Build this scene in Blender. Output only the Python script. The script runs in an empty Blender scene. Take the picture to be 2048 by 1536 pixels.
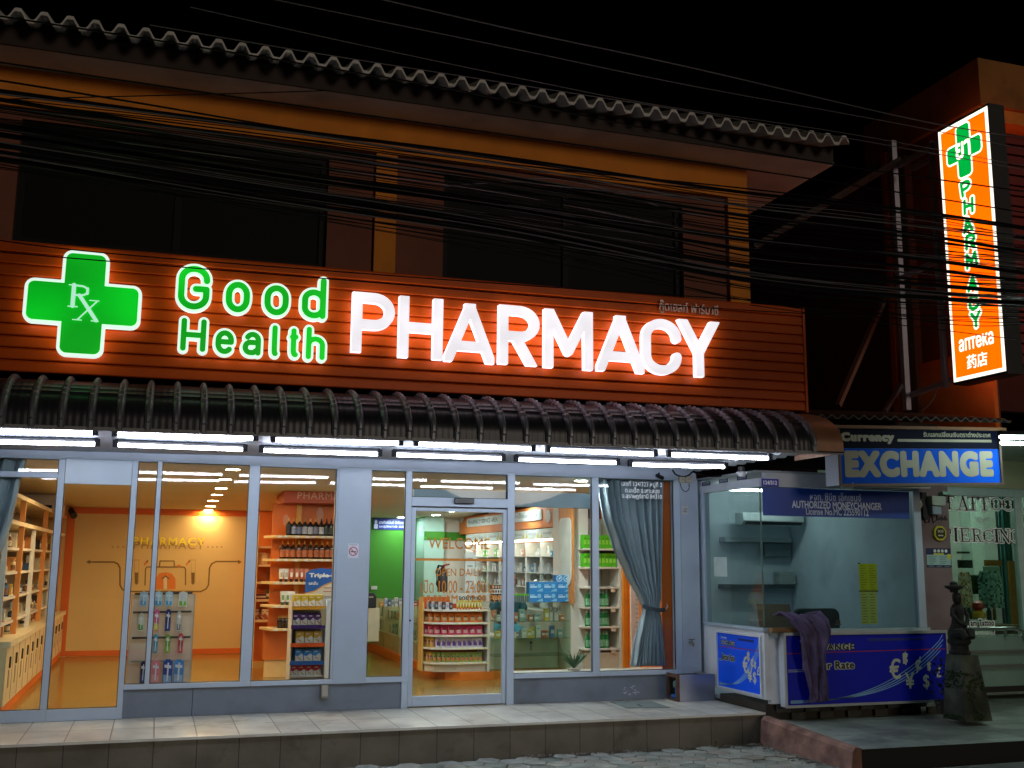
import bpy, math, random
import numpy as np
from mathutils import Vector, Matrix
random.seed(7)
sc = bpy.context.scene
col = sc.collection

# ------------------------------------------------------------------ camera
F, YAW, PIT, ROL = 2113.05, 0.319346, 0.166841, 0.00717376
CAM = Vector((0.0, -10.5, 1.70))
fwd = Vector((math.sin(YAW)*math.cos(PIT), math.cos(YAW)*math.cos(PIT), math.sin(PIT)))
_r = Vector((math.cos(YAW), -math.sin(YAW), 0.0)); _u = _r.cross(fwd)
right = math.cos(ROL)*_r + math.sin(ROL)*_u
upv = -math.sin(ROL)*_r + math.cos(ROL)*_u
cd = bpy.data.cameras.new('camera'); cam = bpy.data.objects.new('camera', cd); col.objects.link(cam)
cd.sensor_width = 36.0; cd.lens = F/2048*36.0; cd.clip_start = 0.05; cd.clip_end = 500.0
cam.matrix_world = Matrix(((right.x, upv.x, -fwd.x, CAM.x), (right.y, upv.y, -fwd.y, CAM.y),
                           (right.z, upv.z, -fwd.z, CAM.z), (0, 0, 0, 1)))
sc.camera = cam

# ------------------------------------------------------------------ night sky, exposure, render
w = bpy.data.worlds.new('World'); sc.world = w; w.use_nodes = True
nt = w.node_tree; bg = nt.nodes['Background']
sky = nt.nodes.new('ShaderNodeTexSky'); sky.sky_type = 'NISHITA'; sky.sun_disc = False
sky.sun_elevation = math.radians(-6.0); sky.sun_rotation = math.radians(200)
nt.links.new(sky.outputs[0], bg.inputs[0]); bg.inputs[1].default_value = 0.05
# dim street glow from behind the viewer
sl_ = bpy.data.lights.new('sun', 'SUN'); sl_.energy = 0.17; sl_.angle = math.radians(14); sl_.color = (1.0, .84, .66)
so_l = bpy.data.objects.new('sun', sl_); col.objects.link(so_l); so_l.rotation_euler = (math.radians(80), 0, math.radians(18))
sc.view_settings.view_transform = 'Standard'; sc.view_settings.look = 'None'
sc.view_settings.exposure = 1.0; sc.view_settings.gamma = 1.0
cy = sc.cycles
cy.use_denoising = True
cy.max_bounces = 8; cy.diffuse_bounces = 4; cy.glossy_bounces = 3; cy.transmission_bounces = 4
cy.transparent_max_bounces = 24
cy.sample_clamp_indirect = 4.0; cy.caustics_reflective = False; cy.caustics_refractive = False

# ------------------------------------------------------------------ pixel (2048 x 1536) to point helpers
def ray(x, y): return fwd + right*((x-1024)/F) - upv*((y-768)/F)
def P(x, y, Y=0.0): d = ray(x, y); return CAM + d*((Y-CAM.y)/d.y)
def PZ(x, y, Z): d = ray(x, y); return CAM + d*((Z-CAM.z)/d.z)
def PX(x, y, X): d = ray(x, y); return CAM + d*((X-CAM.x)/d.x)

# ------------------------------------------------------------------ materials
def lin(h):
    h = h.lstrip('#'); o = []
    for i in (0, 2, 4):
        c = int(h[i:i+2], 16)/255
        o.append(c/12.92 if c <= .04045 else ((c+.055)/1.055)**2.4)
    return tuple(o)+(1.0,)
_mc = {}
def mat(hexc, rough=.5, metal=0.0, var=.12, scale=6.0, bump=0.0, bscale=60.0, spec=.5, dirt=0.0, streak=False):
    key = (hexc, rough, metal, var, scale, bump, bscale, spec, dirt, streak)
    if key in _mc: return _mc[key]
    m = bpy.data.materials.new('paint_'+hexc.strip('#')); m.use_nodes = True
    n = m.node_tree.nodes; l = m.node_tree.links; b = n['Principled BSDF']
    c = lin(hexc)
    b.inputs['Roughness'].default_value = rough; b.inputs['Metallic'].default_value = metal
    b.inputs['Specular IOR Level'].default_value = spec
    tc = n.new('ShaderNodeTexCoord'); no = n.new('ShaderNodeTexNoise')
    no.inputs['Scale'].default_value = scale; no.inputs['Detail'].default_value = 5
    if streak:
        mp = n.new('ShaderNodeMapping'); mp.inputs['Scale'].default_value = (1.6, 1.6, .18)
        l.new(tc.outputs['Object'], mp.inputs[0]); l.new(mp.outputs[0], no.inputs['Vector'])
    else:
        l.new(tc.outputs['Object'], no.inputs['Vector'])
    rp = n.new('ShaderNodeValToRGB')
    k = max(0.0, 1-var); k2 = 1+var*.6
    rp.color_ramp.elements[0].position = .3; rp.color_ramp.elements[1].position = .7
    rp.color_ramp.elements[0].color = (c[0]*k, c[1]*k, c[2]*k, 1)
    rp.color_ramp.elements[1].color = (min(c[0]*k2, 1), min(c[1]*k2, 1), min(c[2]*k2, 1), 1)
    l.new(no.outputs[0], rp.inputs[0]); src = rp.outputs[0]
    if dirt:
        n2 = n.new('ShaderNodeTexNoise'); n2.inputs['Scale'].default_value = 2.3; n2.inputs['Detail'].default_value = 8
        l.new(tc.outputs['Object'], n2.inputs['Vector'])
        r2 = n.new('ShaderNodeValToRGB'); r2.color_ramp.elements[0].position = .5; r2.color_ramp.elements[1].position = .72
        l.new(n2.outputs[0], r2.inputs[0])
        mx = n.new('ShaderNodeMix'); mx.data_type = 'RGBA'
        mu = n.new('ShaderNodeMath'); mu.operation = 'MULTIPLY'; mu.inputs[1].default_value = dirt
        l.new(r2.outputs[0], mu.inputs[0]); l.new(mu.outputs[0], mx.inputs[0])
        l.new(src, mx.inputs[6]); mx.inputs[7].default_value = (c[0]*.25, c[1]*.23, c[2]*.2, 1); src = mx.outputs[2]
    l.new(src, b.inputs['Base Color'])
    if bump:
        nb = n.new('ShaderNodeTexNoise'); nb.inputs['Scale'].default_value = bscale; nb.inputs['Detail'].default_value = 4
        l.new(tc.outputs['Object'], nb.inputs['Vector'])
        bp = n.new('ShaderNodeBump'); bp.inputs['Strength'].default_value = bump; bp.inputs['Distance'].default_value = .01
        l.new(nb.outputs[0], bp.inputs['Height']); l.new(bp.outputs[0], b.inputs['Normal'])
    _mc[key] = m
    return m
def emit(hexc, s, name='lit', base=None):
    key = ('e', hexc, s, base)
    if key in _mc: return _mc[key]
    m = bpy.data.materials.new(name); m.use_nodes = True; b = m.node_tree.nodes['Principled BSDF']
    b.inputs['Base Color'].default_value = lin(base or hexc); b.inputs['Roughness'].default_value = .4
    b.inputs['Emission Color'].default_value = lin(hexc); b.inputs['Emission Strength'].default_value = s
    _mc[key] = m
    return m
def lamp_face(hexc, s, cells=(9.0, 2.0), amount=.25, name='backlit_face'):
    """translucent sign face lit from inside by rows of small lamps: slightly uneven glow"""
    key = ('lf', hexc, s, cells, amount)
    if key in _mc: return _mc[key]
    m = emit(hexc, s, name); del _mc[('e', hexc, s, None)]
    n = m.node_tree.nodes; l = m.node_tree.links; b = n['Principled BSDF']
    tc = n.new('ShaderNodeTexCoord'); no = n.new('ShaderNodeTexNoise'); no.inputs['Scale'].default_value = cells[0]
    no.inputs['Detail'].default_value = cells[1]
    l.new(tc.outputs['Object'], no.inputs['Vector'])
    mr = n.new('ShaderNodeMapRange'); mr.inputs[1].default_value = .3; mr.inputs[2].default_value = .7
    mr.inputs[3].default_value = s*(1-amount); mr.inputs[4].default_value = s*(1+amount)
    l.new(no.outputs[0], mr.inputs[0]); l.new(mr.outputs[0], b.inputs['Emission Strength'])
    _mc[key] = m
    return m
def glass(tint='#e8f2f0', refl=1.0, name='glass', ior=1.5):
    key = ('g', tint, refl, ior)
    if key in _mc: return _mc[key]
    m = bpy.data.materials.new(name); m.use_nodes = True; n = m.node_tree.nodes; l = m.node_tree.links
    for x in list(n): n.remove(x)
    o = n.new('ShaderNodeOutputMaterial'); mx = n.new('ShaderNodeMixShader'); t = n.new('ShaderNodeBsdfTransparent')
    g = n.new('ShaderNodeBsdfGlossy'); g.inputs['Roughness'].default_value = .004
    t.inputs[0].default_value = lin(tint)
    fr = n.new('ShaderNodeFresnel'); fr.inputs[0].default_value = ior
    mu = n.new('ShaderNodeMath'); mu.operation = 'MULTIPLY'; mu.inputs[1].default_value = refl
    ge = n.new('ShaderNodeNewGeometry'); m1 = n.new('ShaderNodeMath'); m1.operation = 'SUBTRACT'; m1.inputs[0].default_value = refl
    m2 = n.new('ShaderNodeMath'); m2.operation = 'MULTIPLY'; m2.inputs[1].default_value = refl
    l.new(ge.outputs['Backfacing'], m2.inputs[0]); l.new(m2.outputs[0], m1.inputs[1])   # reflect on the outer face only
    l.new(fr.outputs[0], mu.inputs[0]); l.new(m1.outputs[0], mu.inputs[1]); l.new(mu.outputs[0], mx.inputs[0]); l.new(t.outputs[0], mx.inputs[1])
    l.new(g.outputs[0], mx.inputs[2]); l.new(mx.outputs[0], o.inputs[0])
    _mc[key] = m
    return m
def tiles(hexc, joint, tw, th, jw=.004, axes='XY', rough=.35, off=(0, 0), var=.1, dirt=.0):
    """square-laid tiles with joints, in world units"""
    m = bpy.data.materials.new('tiles'); m.use_nodes = True; n = m.node_tree.nodes; l = m.node_tree.links
    b = n['Principled BSDF']; b.inputs['Roughness'].default_value = rough
    tc = n.new('ShaderNodeTexCoord'); sp = n.new('ShaderNodeSeparateXYZ'); l.new(tc.outputs['Object'], sp.inputs[0])
    cb = n.new('ShaderNodeCombineXYZ')
    for i, a in enumerate(axes):
        ad = n.new('ShaderNodeMath'); ad.operation = 'ADD'; ad.inputs[1].default_value = off[i]
        l.new(sp.outputs['XYZ'.index(a)], ad.inputs[0]); l.new(ad.outputs[0], cb.inputs[i])
    br = n.new('ShaderNodeTexBrick'); br.offset = 0; br.squash = 1
    br.inputs['Scale'].default_value = 1; br.inputs['Mortar Size'].default_value = jw
    br.inputs['Mortar Smooth'].default_value = .2
    br.inputs['Brick Width'].default_value = tw; br.inputs['Row Height'].default_value = th
    c = lin(hexc)
    br.inputs['Color1'].default_value = c; br.inputs['Color2'].default_value = tuple(x*(1-var) for x in c[:3])+(1,)
    br.inputs['Mortar'].default_value = lin(joint); l.new(cb.outputs[0], br.inputs['Vector'])
    no = n.new('ShaderNodeTexNoise'); no.inputs['Scale'].default_value = 3; no.inputs['Detail'].default_value = 8
    l.new(tc.outputs['Object'], no.inputs['Vector'])
    rp = n.new('ShaderNodeValToRGB'); rp.color_ramp.elements[0].position = .35; rp.color_ramp.elements[1].position = .65
    rp.color_ramp.elements[0].color = (1-var-dirt,)*3+(1,); rp.color_ramp.elements[1].color = (1, 1, 1, 1)
    l.new(no.outputs[0], rp.inputs[0])
    mx = n.new('ShaderNodeMix'); mx.data_type = 'RGBA'; mx.blend_type = 'MULTIPLY'; mx.inputs[0].default_value = 1
    l.new(br.outputs[0], mx.inputs[6]); l.new(rp.outputs[0], mx.inputs[7])
    n3 = n.new('ShaderNodeTexNoise'); n3.inputs['Scale'].default_value = 1.9; n3.inputs['Detail'].default_value = 9; n3.inputs['Roughness'].default_value = .7
    l.new(tc.outputs['Object'], n3.inputs['Vector']); r3 = n.new('ShaderNodeValToRGB'); r3.color_ramp.elements[0].position = .56; r3.color_ramp.elements[1].position = .66
    k3 = max(.2, 1-2.2*dirt); r3.color_ramp.elements[0].color = (1, 1, 1, 1); r3.color_ramp.elements[1].color = (k3, k3*.98, k3*.94, 1)
    l.new(n3.outputs[0], r3.inputs[0]); m3 = n.new('ShaderNodeMix'); m3.data_type = 'RGBA'; m3.blend_type = 'MULTIPLY'; m3.inputs[0].default_value = 1
    l.new(mx.outputs[2], m3.inputs[6]); l.new(r3.outputs[0], m3.inputs[7]); l.new(m3.outputs[2], b.inputs['Base Color'])
    bp = n.new('ShaderNodeBump'); bp.inputs['Strength'].default_value = .4; bp.inputs['Distance'].default_value = .004; bp.invert = True
    l.new(br.outputs['Fac'], bp.inputs['Height']); l.new(bp.outputs[0], b.inputs['Normal'])
    return m

# ------------------------------------------------------------------ mesh builder
class MB:
    def __init__(s): s.v = []; s.f = []; s.m = []
    def add(s, vs, fs, m=0):
        k = len(s.v); s.v += [tuple(x) for x in vs]; s.f += [tuple(i+k for i in q) for q in fs]; s.m += [m]*len(fs); return s
    def box(s, a, b, m=0):
        x0, x1 = sorted((a[0], b[0])); y0, y1 = sorted((a[1], b[1])); z0, z1 = sorted((a[2], b[2]))
        return s.add([(x0, y0, z0), (x1, y0, z0), (x1, y1, z0), (x0, y1, z0), (x0, y0, z1), (x1, y0, z1), (x1, y1, z1), (x0, y1, z1)],
                     [(3, 2, 1, 0), (4, 5, 6, 7), (0, 1, 5, 4), (1, 2, 6, 5), (2, 3, 7, 6), (3, 0, 4, 7)], m)
    def hexa(s, bot, top, m=0):     # 4 + 4 corners
        return s.add(list(bot)+list(top), [(3, 2, 1, 0), (4, 5, 6, 7), (0, 1, 5, 4), (1, 2, 6, 5), (2, 3, 7, 6), (3, 0, 4, 7)], m)
    def extr(s, pts, vec, m=0):     # planar outline swept along vec
        n = len(pts); vec = Vector(vec); p = [Vector(q) for q in pts]
        vs = p+[q+vec for q in p]
        fs = [tuple(range(n))[::-1], tuple(range(n, 2*n))]+[(i, (i+1) % n, n+(i+1) % n, n+i) for i in range(n)]
        return s.add(vs, fs, m)
    def loft(s, rings, m=0, closed=True, caps=True):
        n = len(rings[0]); vs = [q for r in rings for q in r]; fs = []
        for k in range(len(rings)-1):
            for i in range(n if closed else n-1):
                j = (i+1) % n
                fs.append((k*n+i, k*n+j, (k+1)*n+j, (k+1)*n+i))
        if caps and closed:
            fs.append(tuple(range(n))[::-1]); fs.append(tuple((len(rings)-1)*n+i for i in range(n)))
        return s.add(vs, fs, m)
    def tube(s, path, r, n=6, m=0):
        path = [Vector(p) for p in path]; rings = []
        for i, p in enumerate(path):
            t = (path[min(i+1, len(path)-1)]-path[max(i-1, 0)]).normalized()
            a = t.cross(Vector((0, 0, 1)))
            if a.length < .05: a = t.cross(Vector((1, 0, 0)))
            a.normalize(); b = t.cross(a)
            rr = r[i] if isinstance(r, (list, tuple)) else r
            rings.append([p+a*(rr*math.cos(2*math.pi*k/n))+b*(rr*math.sin(2*math.pi*k/n)) for k in range(n)])
        return s.loft(rings, m)
    def lathe(s, prof, c, n=12, m=0, sx=1, sy=1):
        c = Vector(c)
        return s.loft([[c+Vector((max(r, 1e-4)*sx*math.cos(2*math.pi*k/n), max(r, 1e-4)*sy*math.sin(2*math.pi*k/n), z)) for k in range(n)] for r, z in prof], m)
    def beam(s, a, b, wx, wy, m=0, upd=(0, 0, 1)):   # rectangular bar from a to b
        a = Vector(a); b = Vector(b); t = (b-a).normalized(); u = t.cross(Vector(upd))
        if u.length < .05: u = t.cross(Vector((0, 1, 0)))
        u.normalize(); v = t.cross(u)
        q = lambda p: [p-u*wx/2-v*wy/2, p+u*wx/2-v*wy/2, p+u*wx/2+v*wy/2, p-u*wx/2+v*wy/2]
        return s.hexa(q(a), q(b), m)
    def grid(s, fn, nu, nv, m=0):
        vs = [fn(i/nu, j/nv) for j in range(nv+1) for i in range(nu+1)]
        return s.add(vs, [(j*(nu+1)+i, j*(nu+1)+i+1, (j+1)*(nu+1)+i+1, (j+1)*(nu+1)+i) for j in range(nv) for i in range(nu)], m)
def link(o, parent=None):
    col.objects.link(o)
    if parent is not None:
        o.parent = parent; o.matrix_parent_inverse = Matrix.Translation(parent['_loc']).inverted() if '_loc' in parent else Matrix.Identity(4)
    return o
def mk(name, mb, mats, parent=None, smooth=False, bevel=0.0, recalc=False):
    me = bpy.data.meshes.new(name); me.from_pydata(mb.v, [], mb.f); me.update()
    for m in (mats if isinstance(mats, (list, tuple)) else [mats]): me.materials.append(m)
    me.polygons.foreach_set('material_index', mb.m)
    if smooth: me.polygons.foreach_set('use_smooth', [True]*len(me.polygons))
    o = bpy.data.objects.new(name, me)
    if smooth:
        try: me.set_sharp_from_angle(angle=math.radians(38))
        except Exception: pass
    link(o, parent)
    if bevel:
        b = o.modifiers.new('bevel', 'BEVEL'); b.width = bevel; b.segments = 2; b.limit_method = 'ANGLE'
    return o
def tag(o, label=None, cat=None, group=None, kind=None):
    if label: o['label'] = label
    if cat: o['category'] = cat
    if group: o['group'] = group
    if kind: o['kind'] = kind
    return o
def thing(name, label, cat, loc=(0, 0, 0), group=None):
    o = bpy.data.objects.new(name, None); o.empty_display_size = .05; col.objects.link(o)
    o.location = loc; o['_loc'] = tuple(loc)
    return tag(o, label, cat, group)
def struct(name, mb, mats, **k): return tag(mk(name, mb, mats, **k), kind='structure')
def copy_thing(root, delta, label=None, group=None):
    def cp(o, par):
        c = o.copy(); col.objects.link(c)
        if par is not None: c.parent = par
        for ch in o.children: cp(ch, c)
        return c
    r = cp(root, None); r.location = root.location+Vector(delta)
    if label: r['label'] = label
    if group: r['group'] = group
    return r
ORD = ['first', 'second', 'third', 'fourth', 'fifth', 'sixth', 'seventh', 'eighth', 'ninth', 'tenth', 'eleventh', 'twelfth', 'thirteenth', 'fourteenth', 'fifteenth', 'sixteenth', 'seventeenth', 'eighteenth', 'nineteenth', 'twentieth']
def hue_name(h):
    import colorsys
    r_, g_, b_ = (int(h[i:i+2], 16)/255 for i in (1, 3, 5)); hh, ss, vv = colorsys.rgb_to_hsv(r_, g_, b_); hh *= 360
    if vv < .28: return 'dark'
    if ss < .12: return 'white' if vv > .78 else 'grey'
    if ss < .35 and vv > .7: return 'cream' if 20 < hh < 75 else 'pale'
    if hh < 18 or hh > 340: return 'red'
    if hh < 42: return 'orange' if vv > .66 else 'brown'
    if hh < 68: return 'yellow'
    if hh < 165: return 'green'
    return 'blue'

# ------------------------------------------------------------------ 2-D outlines from distance fields (letters, emblems)
def contours(S, x0, y0, c):
    """marching squares: closed loops where S < 0"""
    H, W = S.shape
    nx = {}
    def ip(a, b, va, vb): t = va/(va-vb); return (a[0]+(b[0]-a[0])*t, a[1]+(b[1]-a[1])*t)
    I = S < 0
    mixed = (I[:-1, :-1] ^ I[:-1, 1:]) | (I[:-1, :-1] ^ I[1:, :-1]) | (I[:-1, :-1] ^ I[1:, 1:])
    pts = {}
    for j, i in zip(*np.nonzero(mixed)):
        cs = [(i, j), (i+1, j), (i+1, j+1), (i, j+1)]; v = [S[q[1], q[0]] for q in cs]
        cr = []
        for k in range(4):
            a, b = k, (k+1) % 4
            if (v[a] < 0) != (v[b] < 0):
                e = tuple(sorted((cs[a], cs[b]))); pts[e] = ip(cs[a], cs[b], v[a], v[b]); cr.append((e, v[a] < 0))
        outs = [e for e, q in cr if q]; ins = [e for e, q in cr if not q]
        if len(outs) == 1: nx[outs[0]] = ins[0]
        elif len(outs) == 2:
            o1 = cr.index((outs[0], True)); nx[outs[0]] = cr[(o1+1) % 4][0]; nx[outs[1]] = cr[(o1+3) % 4][0]
    loops = []
    while nx:
        s0, e = next(iter(nx.items())); lp = [pts[s0]]; del nx[s0]
        while e in nx: lp.append(pts[e]); e = nx.pop(e)
        if len(lp) > 4: loops.append(lp)
    def dp(p, t):
        if len(p) < 3: return p
        a = np.array(p[0]); b = np.array(p[-1]); d = b-a; L = np.hypot(*d); q = np.array(p[1:-1])
        ds = np.abs(d[0]*(q[:, 1]-a[1])-d[1]*(q[:, 0]-a[0]))/L if L > 1e-9 else np.hypot(q[:, 0]-a[0], q[:, 1]-a[1])
        k = int(ds.argmax())
        if ds[k] < t: return [p[0], p[-1]]
        return dp(p[:k+2], t)[:-1]+dp(p[k+1:], t)
    res = []
    for lp in loops:
        h = len(lp)//2
        q = dp(lp[:h+1], .22)[:-1]+dp(lp[h:]+[lp[0]], .22)[:-1]
        if len(q) > 2: res.append([(x0+a*c, y0+b*c) for a, b in q])
    return res
def fill(loops, depth=0.0):
    cu = bpy.data.curves.new('outline', 'CURVE'); cu.dimensions = '2D'; cu.fill_mode = 'BOTH'; cu.extrude = depth/2
    for lp in loops:
        s = cu.splines.new('POLY'); s.points.add(len(lp)-1)
        for p, q in zip(s.points, lp): p.co = (q[0], q[1], 0, 1)
        s.use_cyclic_u = True
    o = bpy.data.objects.new('outline', cu); col.objects.link(o)
    me = bpy.data.meshes.new_from_object(o.evaluated_get(bpy.context.evaluated_depsgraph_get()))
    v = [tuple(q.co) for q in me.vertices]; f = [tuple(p.vertices) for p in me.polygons]
    bpy.data.objects.remove(o); bpy.data.curves.remove(cu); bpy.data.meshes.remove(me)
    return [(a, b, z+depth/2) for a, b, z in v], f
class FR:   # a frame in space: origin, right, up, out
    def __init__(s, o, u=(1, 0, 0), v=(0, 0, 1), n=(0, -1, 0)): s.o = Vector(o); s.u = Vector(u).normalized(); s.v = Vector(v).normalized(); s.n = Vector(n).normalized()
    def __call__(s, a, b, z=0): return s.o+s.u*a+s.v*b+s.n*z
def put(mb, fr, vf, m=0, dz=0.0):
    mb.add([fr(a, b, z+dz) for a, b, z in vf[0]], vf[1], m)
def front(x0, y0, x1, y1, Y):   # frame + size on a plane facing the street, from an image box
    ym = (y0+y1)/2; xm = (x0+x1)/2
    a = P(x0, ym, Y); b = P(x1, ym, Y); t = P(xm, y0, Y); d = P(xm, y1, Y)
    return FR((a.x, Y, d.z)), b.x-a.x, t.z-d.z
def sideL(x0, y0, x1, y1, X):   # the same on a plane facing -X
    ym = (y0+y1)/2; xm = (x0+x1)/2
    a = PX(x0, ym, X); b = PX(x1, ym, X); t = PX(xm, y0, X); d = PX(xm, y1, X)
    return FR((X, a.y, d.z), (0, -1, 0), (0, 0, 1), (-1, 0, 0)), a.y-b.y, t.z-d.z
_tx = {}
def text_field(s, res=64, space=1.0):
    k = (s, res, space)
    if k in _tx: return _tx[k]
    cu = bpy.data.curves.new('text', 'FONT'); cu.body = s; cu.space_character = space; cu.resolution_u = 4
    o = bpy.data.objects.new('text', cu); col.objects.link(o)
    me = bpy.data.meshes.new_from_object(o.evaluated_get(bpy.context.evaluated_depsgraph_get())); me.calc_loop_triangles()
    V2 = np.array([(q.co.x, q.co.y) for q in me.vertices]); T = [tuple(t.vertices) for t in me.loop_triangles]
    bpy.data.objects.remove(o); bpy.data.curves.remove(cu); bpy.data.meshes.remove(me)
    lo = V2.min(0); hi = V2.max(0); c = (hi[1]-lo[1])/res; pad = 12
    W = int((hi[0]-lo[0])/c)+2*pad+2; H = res+2*pad+2
    I = np.zeros((H, W), bool); G = (V2-lo)/c+pad
    for t in T:
        q = G[list(t)]; a = np.floor(q.min(0)).astype(int); b = np.ceil(q.max(0)).astype(int)+1
        yy, xx = np.mgrid[a[1]:b[1], a[0]:b[0]]
        d = []
        for k2 in range(3):
            p0 = q[k2]; p1 = q[(k2+1) % 3]; d.append((p1[0]-p0[0])*(yy-p0[1])-(p1[1]-p0[1])*(xx-p0[0]))
        ins = ((d[0] >= -1e-6) & (d[1] >= -1e-6) & (d[2] >= -1e-6)) | ((d[0] <= 1e-6) & (d[1] <= 1e-6) & (d[2] <= 1e-6))
        I[a[1]:b[1], a[0]:b[0]] |= ins
    R = 11
    def edt(A):   # distance to the nearest True cell, up to R cells
        D = np.full(A.shape, float(R)); 
        for dy in range(-R, R+1):
            for dx in range(-R, R+1):
                r = math.hypot(dx, dy)
                if r >= R: continue
                B = np.zeros_like(A)
                B[max(0, dy):H+min(0, dy), max(0, dx):W+min(0, dx)] = A[max(0, -dy):H-max(0, dy), max(0, -dx):W-max(0, dx)]
                np.minimum(D, np.where(B, r, R), out=D)
        return D
    S = edt(I)-edt(~I)
    S = np.where(S > 0, S-.5, S+.5)
    K = S.copy(); K[1:-1, 1:-1] = (S[1:-1, 1:-1]*4+S[:-2, 1:-1]+S[2:, 1:-1]+S[1:-1, :-2]+S[1:-1, 2:])/8
    _tx[k] = (K, pad); return _tx[k]
def text(mb, s, fr, w, h, m=0, depth=.004, bold=0.0, dz=0.002, res=64, fit=True, space=1.0):
    """text fitted into w x h; bold = outward growth as a fraction of the height"""
    S, pad = text_field(s, res, space); e = bold*res
    lp = contours(S-e, -pad, -pad, 1.0)
    n = np.array([q for l_ in lp for q in l_]); lo = n.min(0); hi = n.max(0)
    sx = w/(hi[0]-lo[0]); sy = h/(hi[1]-lo[1])
    if not fit: sx = sy
    put(mb, fr, fill([[((a-lo[0])*sx, (b-lo[1])*sy) for a, b in l_] for l_ in lp], depth), m, dz)
    return (hi[0]-lo[0])*sx
def arc(cx, cy, rx, ry, a0, a1, n=14):
    return [(cx+rx*math.cos(math.radians(a0+(a1-a0)*i/n)), cy+ry*math.sin(math.radians(a0+(a1-a0)*i/n))) for i in range(n+1)]
GL = {
 'H': [[(0, 0), (0, 1)], [(1, 0), (1, 1)], [(0, .5), (1, .5)]],
 'G': [[(1, .70)]+arc(.5, .72, .5, .28, 0, 180)+arc(.5, .28, .5, .28, 180, 360)+[(1, .47), (.58, .47)]],
 'o': [arc(.5, .60, .5, .40, 0, 180)+arc(.5, .40, .5, .40, 180, 360)+[(1, .6)]],
 'd': [[(1, 0), (1, 1)], arc(.5, .44, .5, .22, 0, 180)+arc(.5, .22, .5, .22, 180, 360)+[(1, .44)]],
 'e': [[(0, .52), (1, .52)]+arc(.5, .6, .5, .40, 0, 180)+arc(.5, .40, .5, .40, 180, 318)],
 'a': [arc(.55, .68, .45, .32, 150, 0)+[(1, 0)], [(1, .56), (.4, .56)]+arc(.38, .28, .38, .28, 90, 270)+[(.62, 0), (1, .2)]],
 'l': [[(0, 1), (0, .2)]+arc(.8, .2, .8, .2, 180, 270)+[(1, 0)]],
 't': [[(.36, 1), (.36, .22)]+arc(.86, .22, .5, .22, 180, 270)+[(1, 0)], [(0, .74), (1, .74)]],
 'h': [[(0, 0), (0, 1)], [(0, .38)]+arc(.5, .44, .5, .22, 180, 0)+[(1, 0)]],
 'P': [[(0, 0), (0, 1), (.55, 1)]+arc(.55, .73, .45, .27, 90, -90)+[(0, .46)]],
 'R': [[(0, 0), (0, 1), (.55, 1)]+arc(.55, .74, .42, .26, 90, -90)+[(0, .48)], [(.45, .48), (1, 0)]],
 'A': [[(0, 0), (.5, 1), (1, 0)], [(.2, .32), (.8, .32)]],
 'M': [[(0, 0), (.08, 1), (.5, .3), (.92, 1), (1, 0)]],
 'C': [arc(.55, .68, .45, .32, 20, 180)+arc(.55, .32, .55, .32, 180, 340)],
 'Y': [[(0, 1), (.5, .5), (1, 1)], [(.5, .5), (.5, 0)]],
 'O': [arc(.5, .58, .5, .42, 0, 180)+arc(.5, .42, .5, .42, 180, 360)+[(1, .58)]],
}
BL = {   # block capitals, drawn past the box and cut off square by it
 'P': [[(0, -1), (0, 2)], [(-1, 1), (.52, 1)]+arc(.52, .73, .48, .27, 90, -90)+[(-1, .46)]],
 'H': [[(0, -1), (0, 2)], [(1, -1), (1, 2)], [(0, .5), (1, .5)]],
 'A': [[(-.22, -.45), (.48, 1.0), (.48, 1.5)], [(1.22, -.45), (.52, 1.0), (.52, 1.5)], [(.12, .23), (.88, .23)]],
 'R': [[(0, -1), (0, 2)], [(-1, 1), (.5, 1)]+arc(.5, .74, .46, .26, 90, -90)+[(-1, .48)], [(.44, .40), (1.14, -.4)]],
 'M': [[(0, -1), (0, 2)], [(1, -1), (1, 2)], [(-.02, 1.12), (.5, .26)], [(1.02, 1.12), (.5, .26)]],
 'C': [[(1, .68)]+arc(.5, .70, .5, .30, 0, 180)+arc(.5, .30, .5, .30, 180, 360)+[(1, .32)]],
 'Y': [[(-.2, 1.37), (.5, .42)], [(1.2, 1.37), (.5, .42)], [(.5, .42), (.5, -1)]],
 'E': [[(0, -1), (0, 2)], [(-1, 1), (2, 1)], [(-1, .5), (.8, .5)], [(-1, 0), (2, 0)]],
}
def stroke_field(glyph, w, h, hw, pad, clip=False, butt=False, n=90):
    """distance field of strokes; glyph strokes live in the unit box inset by hw"""
    c = max(w, h)/n; W = int((w+2*pad)/c)+3; H = int((h+2*pad)/c)+3
    yy, xx = np.mgrid[0:H, 0:W]; xx = xx*c-pad-c; yy = yy*c-pad-c
    S = np.full((H, W), 1e3)
    for st in glyph:
        k = hw
        if isinstance(st, tuple): st, k = st
        q = [(hw+a*(w-2*hw), hw+b*(h-2*hw)) for a, b in st]
        D = np.full((H, W), 1e3)
        for i in range(len(q)-1):
            ax, ay = q[i]; dx = q[i+1][0]-ax; dy = q[i+1][1]-ay; L2 = dx*dx+dy*dy
            if L2 < 1e-12: continue
            t = np.clip(((xx-ax)*dx+(yy-ay)*dy)/L2, 0, 1)
            d = np.hypot(xx-ax-t*dx, yy-ay-t*dy)-k
            if butt:
                L = math.sqrt(L2); al = ((xx-ax)*dx+(yy-ay)*dy)/L
                if i == 0: d = np.maximum(d, -al)
                if i == len(q)-2: d = np.maximum(d, al-L)
            D = np.minimum(D, d)
        S = np.minimum(S, D)
    if clip:
        S = np.maximum(S, np.maximum(np.maximum(-xx, xx-w), np.maximum(-yy, yy-h)))
    return S, -pad-c, -pad-c, c
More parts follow.
